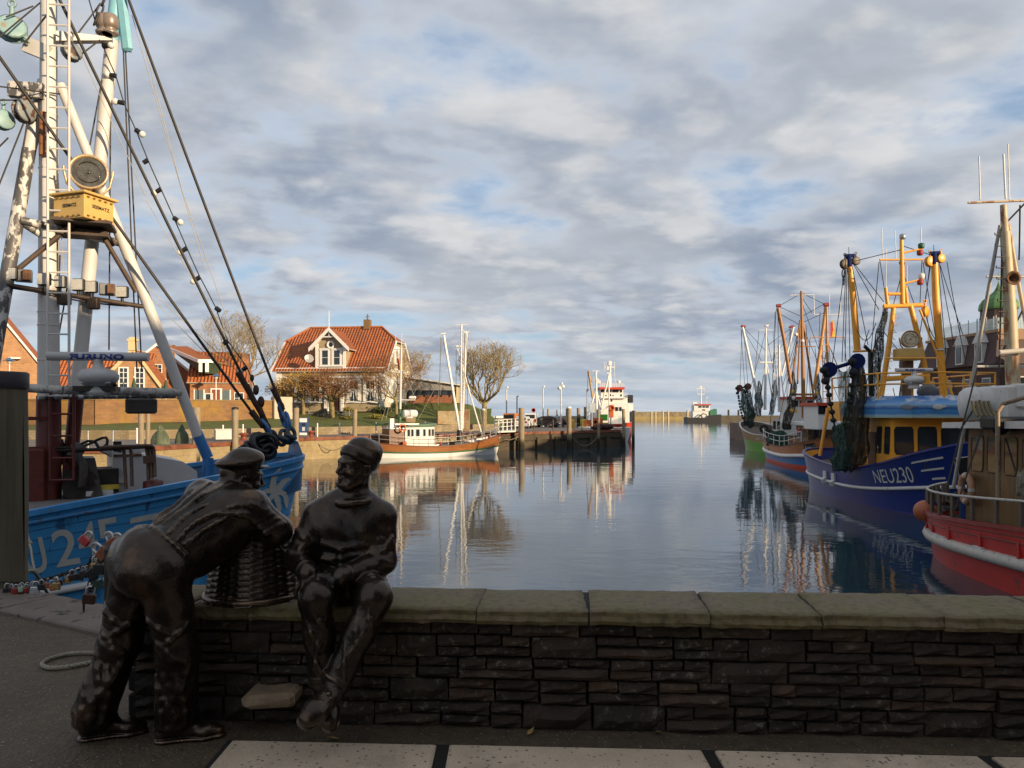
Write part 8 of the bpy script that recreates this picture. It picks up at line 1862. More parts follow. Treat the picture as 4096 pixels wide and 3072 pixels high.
mb = MB(); mb.box((.75, -1.87, 2.1), (.75, .05, 2.0)); mb.build('door', m_redwood, wh, world=False)
t = NT('visor_painting'); sepz = t.node('ShaderNodeSeparateXYZ'); t.link(t.tc.outputs['Generated'], sepz.inputs[0]); nz = t.noise(t.coord((1, 1, 3)), 2.2, 5, .6)
c = t.ramp(t.math('ADD', sepz.outputs[2], t.math('MULTIPLY', t.math('SUBTRACT', nz, .5), .14)), [(.0, (.35, .38, .22)), (.10, (.30, .46, .52)), (.2, (.04, .20, .48)), (.34, (.06, .26, .52)), (.44, (.02, .10, .34)), (.56, (.25, .42, .60)), (.72, (.10, .30, .62)), (1, (.03, .16, .52))])
c = t.mix(t.rng(t.math('MULTIPLY', t.noise(t.coord((1, 1, 2), loc=(3, 1, 0)), 1.6, 5, .6), sepz.outputs[2]), .40, .52), c, (.62, .64, .66)); t.set(Base_Color=c, Roughness=.35); m_visor = t.mat
rows = []
for z, g in ((3.72, .42), (4.25, .40), (4.62, .10)): rows.append([V(-1.3, -1.95-g, z), V(2.2, -1.95-g, z), V(2.75+g*.8, -1.2-g*.3, z), V(2.85+g, 0, z), V(2.75+g*.8, 1.3+g*.3, z), V(2.2, 2.05+g, z), V(-1.3, 2.05+g, z)])
mb = MB(); mb.grid(rows, 0, False); mb.add(rows[2], [tuple(range(7))]); mb.add(rows[0], [tuple(range(7))]); mb.build('visor', m_visor, wh, world=False)
for px, sc_ in ((907, 1.0), (938, .8)):      # plain grey and yellow shapes where the painted animals stand
    c = W(px, 407, 30.05); mb = MB(); mb.ball(c, .18*sc_, 10, 7, sc=(1.5, .12, .7)); mb.ball(c+V(.3*sc_, 0, .02), .09*sc_, 8, 6, sc=(1.4, .15, .6)); mb.build('painted_shape', M('shape_grey', (.22, .26, .31), .5) if px < 920 else m_numw, wh)
HNr = [(-2.6, -2.3), (2.3, -2.3), (3.0, 0), (2.3, 2.4), (-2.6, 2.4)]
mb = MB()
for zz_ in (5.1, 5.55): mb.path([V(x, y, zz_) for x, y in HNr], .04, 6)
for x, y in ((-2.6, -2.3), (-1, -2.3), (.8, -2.3), (2.3, -2.3), (2.7, -1.1), (3.0, 0), (2.7, 1.2), (2.3, 2.4), (0, 2.4), (-2.6, 2.4)): mb.tube((x, y, 4.5), (x, y, 5.55), .04, .04, 6)
mb.box((-2.2, 0, 4.0), (2.2, 4.5, .9)); mb.build('roof_rail', m_or, NB, world=False)
Yn = 33.0
T(NB, 'a_frame_leg', m_or, [(893.5, 308, 889, 345, Yn, .17, .2), (889, 345, 881, 398, Yn, .2, .2)], 14); T(NB, 'a_frame_leg', m_or, [(910.5, 306, 919, 340, Yn, .19, .2), (919, 340, 931, 398, Yn, .21, .21)], 14); T(NB, 'a_frame_leg', m_or, [(920, 310, 936, 352, Yn-.8, .08, .08), (936, 352, 953, 396, Yn-.8, .08, .08)])
for q_ in ((883.5, 306.5, 922, 305, Yn, .17), (885, 379, 929, 376, Yn, .20), (885, 358.3, 938, 358, Yn-.8, .06)): T(NB, 'cross_beam', m_or, [q_], 12)
T(NB, 'mast', m_or, [(902.5, 304, 901.5, 240, Yn, .20, .14), (907, 304, 905, 286, Yn+.3, .15), (887.5, 305, 885.5, 287.5, Yn, .13), (888, 294, 902, 294, Yn, .12), (879.5, 259.8, 923.6, 259.5, Yn, .07), (902, 253, 923, 248.6, Yn, .09, .06), (902, 284, 923, 279, Yn, .09, .06)], 12)
T(NB, 'antenna', m_white_clean, [(881.7, 228, 883, 259, Yn, .03), (895, 231, 896, 259, Yn, .03), (921, 227, 921.4, 249, Yn, .035), (886.2, 249, 886, 288, Yn, .025), (907, 265, 907.5, 300, Yn, .025)], 6)
for px, py, m_ in ((921.2, 246.2, m_greenp), (920, 253, m_hubred), (921.4, 276.5, m_white_clean), (920.2, 282.5, m_hubred), (902.6, 237, m_steel)): mb = MB(); mb.lathe(W(px, py, Yn)-V(0, 0, .1), [(.10, 0), (.13, .06), (.13, .2), (0, .26)], 10); mb.build('navigation_lamp', m_, NB)
T(NB, 'boom', m_or, [(849.8, 267, 852.5, 290, Yn+2, .22, .26), (852.5, 290, 857.5, 352, Yn+2, .26, .27)], 14); T(NB, 'boom', m_or, [(934.5, 263, 936, 300, Yn, .24, .27), (936, 300, 944, 398, Yn, .27, .27)], 14)
for px, py, Y in ((849, 260, Yn+2), (934, 257.5, Yn)):
    T(NB, 'boom_head', m_gear, [(px, py+7, px-.3, py-5, Y, .25, .22), (px-4, py-4, px+5, py-4.5, Y, .16)], 12); T(NB, 'whip', m_wire, [(px, py-5, px-.3, py-13, Y, .03, .02)], 5)
    for dx, dy, r_ in ((-4, 4, .24), (6.8, 1, .2)): mb = MB(); c_ = W(px+dx, py+dy, Y); block(mb, c_, r_, (.2, -1, 0)); mb.build('block', M('block_brown', (.11, .075, .05), .5, var=.3) if Y > 34 else m_or, NB)
shoe_gear(NB, (829.5, 369.5), (857.5, 361), .33, m_gear, Yn-.5)
bobbins(NB, [(826, 374), (829, 395), (832, 412), (835, 428), (840, 440)], Yn-.6, .14); bobbins(NB, [(853, 370), (852, 385), (850, 402)], Yn-.6, .13)
t = NT('green_netting'); n_ = t.noise(t.coord((1, 1, .4)), 3, 5, .7); n2 = t.noise(t.coord(), 26, 3, .6); t.set(Base_Color=t.mix(n_, (.05, .085, .05), (.09, .13, .07)), Roughness=.9, Alpha=t.rng(t.math('ADD', n_, t.math('MULTIPLY', n2, .6)), .66, .86, .3, 1)); m_mesh = t.mat
rows = []
for j in range(13):
    v_ = j/12; rows.append([W(lerp(lerp(836, 851, u), lerp(841, 847, u), v_), lerp(363, 428, v_)+lerp(9, 0, v_)*4*u*(1-u), Yn-.45+.25*math.sin(u*7+v_*4)) for u in [k/10 for k in range(11)]])
mb = MB(); mb.grid(rows, 0, True); mb.build('hung_net', m_mesh, NB)
rows = []
for j in range(15):
    v_ = j/14; rows.append([W(lerp(lerp(853, 866, u), lerp(836, 866, u), v_)+1.2*math.sin(v_*9+u*5), lerp(368, 468, v_)+3*math.sin(u*9), Yn-.1+.3*math.sin(u*8+v_*3)) for u in [k/12 for k in range(13)]])
mb = MB(); mb.grid(rows, 0, True); mb.build('hung_net', m_mesh, NB)
netblob(NB, [(858, 366, 5), (859, 385, 7), (858, 410, 9), (855, 440, 12), (850, 462, 14), (847, 472, 3)], Yn-.3, m_netbr, 1); netblob(NB, [(838, 425, 4), (841, 440, 7), (842, 455, 9), (840, 467, 8), (836, 471, 2)], Yn-.7, M_net('teal_net', (.012, .03, .022), (.05, .11, .08), .49), 2); netblob(NB, [(886, 306, 2), (882, 325, 3), (877, 350, 4.5), (876, 380, 5), (877, 398, 4)], Yn+.6, m_net, 3); netblob(NB, [(905, 350, 4), (906, 375, 5), (905, 398, 5)], Yn+.8, m_netbr, 4)
mb = MB(); mb.path(resample([W(844, 440, Yn-.8), W(846, 449, Yn-.8), W(841, 450, Yn-.8), W(838, 442, Yn-.8), W(840, 435, Yn-.8)], .1), .03, 5); mb.build('cod_line', m_wire_l, NB)
T(NB, 'gallows', m_or, [(820, 456, 828, 408, Yn+3, .14, .16), (861, 465, 864, 375, Yn+1.5, .10), (871, 398, 865, 400, Yn+1, .25)]); T(NB, 'derrick_post', m_black, [(871, 398, 870.5, 352, Yn+1, .2), (870.5, 352, 864.5, 346, Yn+1, .14)]); T(NB, 'spreader', m_or, [(853, 351.5, 875, 350.5, Yn+1.6, .09)])
searchlight(NB, W(910.5, 339, Yn-.5), (-.15, -.95, .12), .36, M('lamp_ochre', (.34, .22, .11), .4, .3, var=.2), m_refl); mb = MB(); mb.box(W(908.5, 354.5, Yn-.4), (1.0, .7, .5), bev=.02); mb.build('lamp_box', m_seema, NB)
T(NB, 'exhaust_mast', M('exhaust_brown', (.14, .08, .04), .6), [(907.5, 352, 907.5, 400, Yn+.2, .42)], 12)
radar(NB, W(914, 370, Yn-2.6), 1.5, rad(2), m_white, 'FURUNO', _mc['furuno_blue'], .08)
mb = MB(); mb.ball(W(928, 392, Yn-2), .36, 14, 9, sc=(1.2, 1, .9)); mb.build('dome', M('dome_grey', (.12, .13, .14), .5), NB); mb = MB(); mb.lathe(W(940, 350.5, Yn), [(.2, 0), (.12, .14), (0, .2)], 12); mb.build('bell', m_steel, NB)
R_(NB, Yn, [(853, 262, 884, 302), (854, 265, 879, 310), (845, 265, 832, 366), (846, 265, 842, 362), (847, 268, 845, 361), (852, 266, 868, 345), (940, 265, 963, 335), (939, 262, 955, 350), (938, 264, 946, 355), (930, 263, 925, 305), (931, 263, 918, 345), (922, 260, 920, 303), (880, 261, 884, 287), (884, 332, 931, 393), (857, 330, 876, 323, .6), (926, 312, 932, 345), (925, 312, 940, 340, .4), (888, 398, 905, 441), (893, 388, 905, 442), (851, 262, 900, 250), (934, 256, 903, 246), (848, 270, 850, 360), (864, 346, 869, 330), (879, 262, 871, 352), (923, 262, 938, 352), (886, 310, 862, 400), (919, 310, 958, 396), (905, 262, 893, 306), (899, 262, 915, 306), (947, 262, 968, 372, .2)], None, .018)
mb = MB(); block(mb, W(925, 312, Yn), .26, (.6, -.7, 0)); mb.build('block', m_or, NB); mb = MB(); chain(mb, [W(843.5, 270, Yn+2), W(843.5, 290, Yn+2)], .14, .03); mb.build('block_chain', m_wire, NB)
for k in range(9):
    p = W(892-1.1*k, 318+7.2*k, Yn-.25); mb = MB(); mb.path([p, p+V(.26, -.05, -.02), p+V(.05, -.05, .18)], .018, 5); mb.build('step_iron', m_or, NB)
th = -PI/2; RB = mk('fishing_cutter', 'red hulled cutter with white strake, wooden wheelhouse and rusty cream mast at the right', 13.35, 14.2, th)
m_rhull = M('faded_red_hull', (.50, .038, .030), .45, var=.18, vs=2, wear=((.20, .05, .04), .3, 4), bump=.1, bs=7); m_strk = M('chalky_strake', (.50, .46, .40), .6, var=.12, vs=6, wear=((.22, .17, .12), .25, 9)); m_dkwood = M_wood('old_wheelhouse_wood', (.12, .065, .022), (.24, .135, .05), .5, axis='z', vs=4, plank=('x', .12, .06))
HR = Hull([(-8.15, .55, 1.28, .35, -.18), (-7.85, 1.15, 1.24, .9, -.1), (-7.0, 1.85, 1.22, 1.6, -.02), (-5.2, 2.4, 1.28, 2.2, 0), (-2.5, 2.65, 1.45, 2.45, 0), (0, 2.7, 1.65, 2.45, 0), (3, 2.5, 2.1, 1.9, 0), (6, 1.3, 2.7, .6, .4), (7.5, 0, 3, 0, .7)], (13.35, 14.2, WATER), th, n=50, flare=1.2)
HR.shell(RB, [(-1, 0), (0, 0), (.07, 1), (1, 1)], [m_hull_b, m_rhull], .35, .07, m_white, m_deck, M('rail_red', (.22, .02, .025), .4, var=.15), .16, .08)
HR.strake(RB, .50, .145, m_strk); HR.strake(RB, .80, .016, m_redwood, 'plank_seam'); HR.strake(RB, .90, .014, m_redwood, 'plank_seam')
HR.rail(RB, m_strk, 0.0, .62, .60, .10, 0, 1, .035, name='stern_rail'); mb = MB()
for i in range(15):
    for sd in (-1, 1): p = HR.loc_pt(.62*i/14, 1, sd); mb = MB(); mb.box((p.x, p.y-sd*.1, p.z+.29), (.10, .07, .6)); mb.build('stanchion', M('stanchion_wood', (.11, .08, .055), .7, var=.3), RB, world=False)
mb = MB()
for t_ in np.linspace(.12, .6, 8): p = HR.loc_pt(t_, .62, -1); mb.box(p+V(0, -.03, .12), (.07, .07, .4))
mb.build('chainplates', m_rhull, RB, world=False)['kind'] = 'stuff'
for t_ in (.34, .37, .46): p = HR.loc_pt(t_, .60, -1); mb = MB(); mb.box(p+V(0, -.06, .0), (.34, .08, .07)); mb.build('freeing_port', m_white, RB, world=False)
whr = boxhouse(RB, HR, -5.45, -2.2, -1.62, 1.5, 1.2, 3.55, m_dkwood, 'wheelhouse', .05, (('s', .06, .21), ('s', .26, .41), ('s', .46, .60), ('s', .66, .8), ('a', .1, .3), ('a', .4, .6)), (.55, .92), m_dkwood)
mb = MB(); mb.prism([(-5.95, -1.95, 3.55), (-1.9, -1.95, 3.62), (-1.9, -1.95, 3.80), (-5.95, -1.95, 3.70)], (0, 3.7, 0)); mb.build('roof', m_white, whr, world=False)
mb = MB(); mb.box(W(1012, 423, 17.9), (1.2, .6, .3), bev=.05); mb.ball(W(1000, 427, 18), .2, 8, 6); mb.build('roof_lamp', m_black, whr)
liferaft(RB, W(994, 403, 19.0), .42, 1.45, (1, -.25, .05), m_white); mb = MB(); mb.box(W(1013, 404, 18.6), (.8, .7, .9), bev=.05); mb.box(W(1022, 396, 18.4), (.5, .5, .6), bev=.05); mb.build('white_locker', m_white, RB)
mb = MB(); rg = random.Random(9)
for k in range(5): mb.path(sag(W(972+4*k, 401, 18.5), W(978+5*k, 416, 18.3), 6, .1), .035, 6)
mb.build('tarpaulin_rope', M('rope_tan', (.22, .18, .10), .9), RB)
Yr = 18.6
m_rmast = M('rusty_cream_mast', (.52, .42, .27), .5, var=.12, vs=4, wear=((.30, .11, .03), .42, 3.2, (1, 1, .3)))
T(RB, 'mast', m_rmast, [(1003.3, 205, 1005, 232, Yr, .13, .16), (1005, 232, 1010, 310, Yr, .2, .25), (1010, 310, 1014, 408, Yr, .26, .3), (968, 202.8, 1027, 200.5, Yr, .05)], 16)
T(RB, 'antenna', m_white_clean, [(979, 156, 980.2, 200, Yr, .028), (1003.4, 154, 1005.6, 199, Yr, .04), (1008, 144, 1009.4, 200, Yr, .025)], 6)
T(RB, 'mast_leg', m_strk, [(1000, 225, 992, 270, Yr, .07, .08, Yr+.3), (992, 270, 975, 365, Yr+.3, .08, .08, Yr+1.2), (975, 365, 953.5, 488, Yr+1.2, .08, .09, Yr+2.6)]); T(RB, 'mast_leg', m_rmast, [(1008.5, 225, 1016, 270, Yr, .08, .08), (1016, 270, 1027, 330, Yr, .08, .08)])
T(RB, 'cross_arm', m_strk, [(977, 366.5, 1030, 366, Yr+.2, .06), (999, 352.5, 1030, 350, Yr-.3, .11), (986.5, 276.7, 1030, 277, Yr+.6, .045)]); T(RB, 'davit', M('pipe_weathered', (.26, .19, .12), .6, .2, var=.3, wear=((.12, .06, .03), .35, 8)), [(998, 500, 997.5, 412, 17.2, .09), (997.5, 412, 1003, 404, 17.2, .09), (1003, 404, 1030, 396, 17.2, .09, .09, 16.8)])
mb = MB(); mb.lathe(W(1013.5, 278, Yr-.3), [(.05, .25), (.08, .15), (.16, 0), (.175, -.02), (.13, .0), (.04, .12)], 18, axis=(0, 1, 0)); mb.build('horn', m_rust, RB)
mb = MB()
for k in range(12): p = W(1003.5+.45*k, 235+11*k, Yr-.25); mb = MB(); mb.path([p+V(-.02, 0, 0), p+V(-.22, -.02, 0), p+V(-.22, -.02, .05)], .014, 5); mb.build('step_iron', m_darkmet, RB)
R_(RB, Yr, [(1006, 223, 1030, 198), (1003, 350, 1030, 295), (1003, 205, 999, 380), (977, 370, 946, 490), (982, 430, 955, 510), (980, 400, 960, 430), (1020, 205, 1019, 260, .2)], None, .022)
life_ring(None, HR.M@V(-5.15, -1.78, 2.02), .33, V(-1, .18, 0), M('faded_orange', (.42, .22, .12), .7, var=.15, vs=12), m_strk, 'faded orange life ring hung on the wooden wheelhouse of the red cutter')
mb = MB(); c = W(925.5, 511, 21.2); mb.ball(c, .30, 16, 12, sc=(1.05, 1, 1)); bo = mb.build('fender_ball', M('fender_orange', (.40, .11, .04), .5, var=.2, vs=6)); tag(bo, 'orange ball fender hanging at the stern of the red cutter', 'fender'); mb = MB(); mb.lathe(c+V(.12, 0, .2), [(.2, 0), (.12, .12), (.05, .2)], 12); mb.build('blue_cap', m_gear, bo, world=False) if False else mb.build('blue_cap', m_gear, RB)
mb = MB()
for k in range(9): mb.torus(HR.M@V(-8.0+.05*math.sin(k), -.5+.03*k, 1.15+.05*k), .2, .03, (rg.uniform(-.3, .3), rg.uniform(-.3, .3), 1), 14, 5)
mb.build('coiled_rope', M('rope_dark', (.05, .05, .045), .9), RB); mb = MB(); mb.lathe(HR.M@V(-6.6, -.7, .95), [(.36, 0), (.36, .62), (.42, .66), (.42, .74), (0, .76)], 18); mb.build('deck_drum', m_navy, RB); mb = MB(); mb.ball(HR.M@V(-5.8, -.9, 1.5), .2, 10, 8); mb.build('buoy', m_orange, RB)
netblob(RB, [(1022, 470, 3), (1023, 480, 6), (1024, 493, 5), (1025, 505, 2)], 16.5, M('net_grey', (.22, .19, .14), .9, var=.4, vs=9, bump=1, bs=20), 6, 'net_bundle', .2)
TSC = .6
def cutter(root, H, bands, mats, m_cap, deck=.5, rail=None):
    H.shell(root, bands, mats, deck, .07, m_deck, m_deck, m_cap, .14, .07)
def far_hull(cx, cy, th, L_, hb, zb, zm, zs_): return Hull([(-L_/2, hb*.4, zs_, hb*.25, -.3), (-L_/2+.7, hb*.78, zs_*.97, hb*.62, -.2), (-L_*.3, hb, lerp(zs_, zm, .7), hb*.92, 0), (0, hb, zm, hb*.95, 0), (L_*.22, hb*.92, lerp(zm, zb, .35), hb*.75, 0), (L_*.4, hb*.55, lerp(zm, zb, .8), hb*.25, .3), (L_/2, 0, zb, 0, .6)], (cx, cy, WATER), th, n=36)
m_or_h = M_wood('orange_hull', (.44, .15, .035), (.58, .23, .07), .4, axis='x', vs=2, plank=('z', .2, .04)); m_lblue = M('hull_mid_blue', (.02, .15, .42), .4, var=.1); m_gr_h = M('hull_green', (.06, .36, .03), .4, var=.15, vs=1.5); m_yel_w = M_wood('yellow_wood', (.32, .22, .09), (.48, .36, .17), .5, axis='x', vs=2.5, plank=('z', .22, .05))
th = math.atan2(-18, -2.2); AB = mk('fishing_cutter', 'cutter with orange brown upper hull, white strake, blue bottom and brown masts', 22.3, 56.5, th); HA = far_hull(22.3, 56.5, th, 18, 2.35, 2.4, 1.35, 1.85)
cutter(AB, HA, [(-1, 0), (0, 0), (.14, 0), (.48, 1), (1, 2)], [m_red, m_lblue, m_or_h], m_redwood); HA.strake(AB, .52, .14, m_white_clean)
ta, tb = HA.find_t(805.5, .78), HA.find_t(815.5, .78); mb = MB(); HA.decal(mb, [(i/4, w) for i in range(5) for w in (-.25, 1.25)], [(2*i, 2*i+2, 2*i+3, 2*i+1) for i in range(4)], ta-.004, tb+.004, .70, .88, -1, .02); mb.build('name_plate', m_black, AB, world=False, recalc=False); HA.text(AB, 'Anna-I', m_white_clean, ta, tb, .71, .88, bold=.0, off=.035, name='name_lettering')
HA.rail(AB, m_white, .22, .7, .8, .1, 9, 2, .03); Ya = 55.0
T(AB, 'mast', m_brownmast, [(803.8, 418, 801.3, 291, Ya, .26, .15), (797.5, 384, 800.5, 322, Ya, .10), (814, 400, 803, 322, Ya+.4, .13), (790, 395, 800, 320, Ya, .10), (795.5, 346.5, 816, 346.5, Ya, .06), (790, 394.5, 817, 394.5, Ya, .14)])
T(AB, 'antenna_frame', m_white_clean, [(790, 295.2, 813.7, 294.8, Ya, .05), (813.7, 294.8, 814.2, 314.5, Ya, .05), (829.3, 294, 829.5, 314, Ya, .04), (814, 314.6, 841, 314.4, Ya+1, .05), (840.6, 297, 840.4, 314.5, Ya+1, .04)], 6)
T(AB, 'boom', m_brownmast, [(778, 308, 784, 340, Ya, .22, .2), (784, 340, 791, 384, Ya, .2, .2)]); T(AB, 'boom', m_ochre, [(826, 307, 821, 345, Ya, .2), (821, 345, 814, 390, Ya, .2)]); T(AB, 'boom_head', m_hubred, [(776.5, 306, 780.5, 305.5, Ya, .22), (824, 305, 828.5, 304.5, Ya, .24)])
boxhouse(AB, HA, 1.6, 4.6, -1.5, 1.5, 1.2, 3.0, m_dkwood, 'wheelhouse', .05, (('s', .1, .3), ('s', .4, .6), ('s', .7, .9), ('f', .1, .45), ('f', .55, .9)), (.55, .9), m_dkwood); mb = MB(); mb.box((3.1, 0, 3.12), (3.8, 3.7, .28), bev=.04); mb.build('roof', m_white_clean, AB, world=False); liferaft(AB, HA.M@V(2.6, .2, 3.75), .42, 1.6, (1, .2, 0))
T(AB, 'exhaust_pipe', m_darkmet, [(814, 440, 813.5, 408, 52, .2), (821, 440, 821, 410, 51, .22), (813.5, 409, 806, 408, 52, .2)])
netblob(AB, [(793, 371.5, 1), (793.5, 385, 2.6), (792.5, 400, 3.4), (790, 415, 3.6), (787, 428, 2)], Ya, m_netbr, 11); netblob(AB, [(817.3, 371, 1), (817.5, 385, 2.2), (818.5, 400, 2.8), (818.5, 411, 2)], Ya, m_netbr, 12); netblob(AB, [(778, 431, 6), (777, 438, 9), (778, 446, 10), (780, 451, 8)], 60.5, M('deck_net_green', (.02, .06, .04), .9, var=.5, vs=3, bump=.9, bs=9), 13, 'deck_net', 1.2); netblob(AB, [(783, 428, 1), (786, 415, 2.5), (790, 405, 1)], 58, m_net, 14)
for px, py in ((793, 391.5), (791.5, 410.5), (796, 411), (817, 393)): mb = MB(); mb.ball(W(px, py, Ya-.6), .11, 10, 7, sc=(1, 1, 1.3)); mb.build('float', M('float_yellow', (.60, .36, .04), .5), AB)
for px, py in ((796, 334.5), (802.5, 341), (793.5, 398)): mb = MB(); mb.ball(W(px, py, Ya-.3), .14, 10, 7); mb.build('lamp', m_white_clean, AB)
R_(AB, Ya, [(780, 307, 800, 316), (780, 314, 800, 325), (803, 316, 824, 304), (804, 322, 826, 312), (775, 312, 774, 372), (778, 312, 778.5, 385), (801, 296, 812, 313), (798, 345, 792, 365), (815, 348, 822, 420), (804, 330, 830, 390), (800, 325, 783, 385), (826, 312, 833, 395), (820, 312, 818, 372), (797, 350, 794, 372), (802, 293, 779, 306), (802, 293, 826, 305), (776, 310, 770, 430), (791, 325, 786, 430), (806, 325, 812, 420), (799, 330, 779, 420), (810, 338, 806, 400), (824, 308, 829, 420), (844, 337, 850, 400), (801, 300, 848, 420, .3)], None, .020)
th = math.atan2(16, -.6); GB = mk('fishing_cutter', 'green hulled cutter with yellow wood upper strakes and white booms', 26.3, 75.5, th); HG = far_hull(26.3, 75.5, th, 17, 2.4, 2.95, 1.7, 1.7); cutter(GB, HG, [(-1, 0), (0, 0), (.05, 1), (.55, 1), (1, 2)], [m_hull_b, m_gr_h, m_yel_w], m_white); Yg = 76.0
ta, tb = HG.find_t(767.5, .75, 1), HG.find_t(756, .75, 1); HG.text(GB, 'Jan van', m_white_clean, tb, ta, .70, .86, side=1, bold=.0, off=.03) if tb < ta else HG.text(GB, 'Jan van', m_white_clean, tb, ta, .70, .86, side=1, bold=.0, off=.03)
T(GB, 'mast', m_white_clean, [(765, 410, 766, 328, Yg, .24, .12), (758.7, 330.4, 772.8, 330, Yg, .06), (760, 362.5, 773, 362.5, Yg, .14), (760, 400, 765, 365, Yg, .09), (772, 398, 767, 364, Yg, .09)]); T(GB, 'boom', m_white_clean, [(742.6, 327, 757, 394, Yg, .2, .24), (793.5, 327, 781.7, 376, Yg, .18, .18)]); T(GB, 'boom_head', m_hubred, [(741, 325.8, 745.5, 326.8, Yg, .2), (789, 327.5, 794, 326, Yg, .18)])
shoe_gear(GB, (739.5, 388), (748, 386.5), .34, M('shoe_rust', (.13, .045, .03), .6, var=.3), Yg); bobbins(GB, [(738.5, 396), (740, 407), (743, 418), (746, 424)], Yg, .13); netblob(GB, [(743, 389, 1.5), (744.5, 400, 3.5), (748, 412, 5), (750, 424, 4.5), (750, 428, 1)], Yg, M_net('net_deep_green', (.010, .03, .024), (.04, .09, .07), .49), 15); netblob(GB, [(748.5, 390, 1.5), (750, 402, 2.5), (752, 418, 3)], Yg+.5, m_net, 17); netblob(GB, [(759, 381, 1), (759, 392, 2.6), (758, 405, 4), (757, 416, 3.5)], Yg, m_net, 16); netblob(GB, [(774.5, 380, 1), (775, 390, 2.2), (773, 402, 2.4), (771, 415, 2)], Yg-4, m_net, 18)
boxhouse(GB, HG, -4.2, -2.2, -1.3, 1.3, 1.0, 3.3, m_white, 'wheelhouse', .05, (('p', .1, .4), ('p', .6, .9), ('a', .1, .4), ('a', .6, .9)), (.55, .88)); R_(GB, Yg, [(742, 328, 740, 386), (743.5, 329, 748, 386), (744, 328, 765, 350), (768, 345, 790, 329), (745, 332, 762, 362), (771, 362, 792, 330), (766, 330, 745, 410), (766, 332, 782, 415), (759, 331, 752, 400), (773, 331, 778, 400), (790, 329, 787, 380), (741, 330, 745, 390)], None, .022)
mb = MB(); mb.torus(W(764, 429, 69), .3, .11, (.3, 1, 0), 14, 7); mb.ball(W(768, 432, 69), .35, 10, 7); mb.build('fender', m_rubber, GB)
mb = MB(); c = W(766.5, 325.8, Yg); mb.ball(c, .12, 8, 6, sc=(1.8, .8, .9)); mb.ball(c+V(.2, 0, .1), .06, 6, 5); mb.tube(c, c-V(0, 0, .2), .015, .015, 4); mb.prism([c+V(-.15, 0, .02), c+V(-.42, .02, .0), c+V(-.15, .02, -.05)], (0, .03, 0)); tag(mb.build('seagull', m_white_clean), 'seagull perched on the mast top of the green cutter', 'bird')
for (nm, lab, cx, cy, mm_, hullm, segs, wh_) in (('fishing_cutter', 'white masted cutter moored behind the orange hulled one', 28.6, 62, m_white_clean, m_white, [(779, 412, 779, 345, 66, .18, .13), (774, 352, 784, 352, 66, .05), (784, 400, 779.5, 360, 66, .08), (774, 400, 778, 365, 66, .08), (787, 360, 786.5, 400, 66, .03), (770.5, 345, 770.5, 352, 66, .02)], (64.0, 790, 815, 398.5, 424)), ('fishing_cutter', 'ochre masted cutter with small flag behind the blue and orange trawler', 25.5, 47, m_ochre, m_lblue, [(828.3, 410, 826.7, 307, 50, .17, .11), (810.5, 337.3, 844.5, 337, 50, .05), (829, 345, 840, 372, 50, .05), (822, 380, 827, 345, 50, .05)], (47.5, 818, 838, 405, 430))):
    o_ = mk(nm, lab, cx, cy, -PI/2); h_ = far_hull(cx, cy, -PI/2, 15, 2.2, 2.4, 1.5, 1.8); cutter(o_, h_, [(-1, 0), (0, 0), (1, 0)], [hullm], m_white); T(o_, 'mast', mm_, segs); Yw, a, b, y0_, y1_ = wh_
    mb = MB(); mb.box(((WX(a, Yw)+WX(b, Yw))/2, Yw+1.2, (WZ(y0_, Yw)+WZ(y1_, Yw))/2), (WX(b, Yw)-WX(a, Yw), 2.4, WZ(y0_, Yw)-WZ(y1_, Yw)), bev=.05); w_ = mb.build('wheelhouse', m_white_clean, o_)
    mb = MB(); mb.box(((WX(a, Yw)+WX(b, Yw))/2, Yw+1.2, WZ(y0_-.8, Yw)), (WX(b, Yw)-WX(a, Yw)+.3, 2.8, .2)); mb.build('roof', m_red, w_)
    for k in range(3): x = lerp(WX(a, Yw), WX(b, Yw), .2+.3*k); mb = MB(); mb.box((x, Yw-.02, WZ(y0_+5, Yw)), (.5, .06, .5)); mb.build('window', m_glass, w_)
    mb = MB(); ladder(mb, W(segs[0][0]-2.5, 405, Yw), W(segs[0][0]-3, 345, Yw), (1, 0, 0), .35, .025, .4); mb.build('mast_ladder', mm_, o_)
fb = MB(); p = W(830.5, 322, 50);
for k in range(2): fb.prism([p+V(.1*k, 0, .12*k), p+V(.1*k+.14, 0, .05*k), p+V(.1*k+.25, .05, -1.0), p+V(.1*k+.02, .05, -1.05)], (0, .02, 0), k)
tag(fb.build('flag', [_mc['flag_red'], _mc['flag_gold']]), 'small faded red and gold flag at the ochre mast behind the trawler', 'flag')
mb = MB(); pr = [(30.5, 5.02), (400, 5.02), (400, 110), (31.5, 110)]; mb.add([(x, y, -.004) for x, y in pr], [(0, 1, 2, 3)]); mb.add([(30.5, 5.02, -.004), (30.5, 5.02, -5), (31.5, 110, -5), (31.5, 110, -.004)], [(0, 1, 2, 3)]); mb.add([(31.5, 110, -.004), (31.5, 110, -5), (400, 110, -5), (400, 110, -.004)], [(0, 1, 2, 3)]); struct(mb.build('right_quay', m_quaytop))
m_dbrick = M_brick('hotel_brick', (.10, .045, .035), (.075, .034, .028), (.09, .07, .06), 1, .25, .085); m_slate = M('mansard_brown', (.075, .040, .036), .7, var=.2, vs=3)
HX0, HY0, HY1, hz1 = 42.3, 66.5, 79.5, 8.65
HT = thing('hotel', 'dark brick hotel with white dormers, glass roof railing and a green onion dome', 'hotel', (HX0, HY0, 0))
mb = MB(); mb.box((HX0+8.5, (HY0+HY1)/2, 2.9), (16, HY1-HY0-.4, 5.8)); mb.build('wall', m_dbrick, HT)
mb = MB(); x0, x1 = HX0, HX0+17; s_ = .55
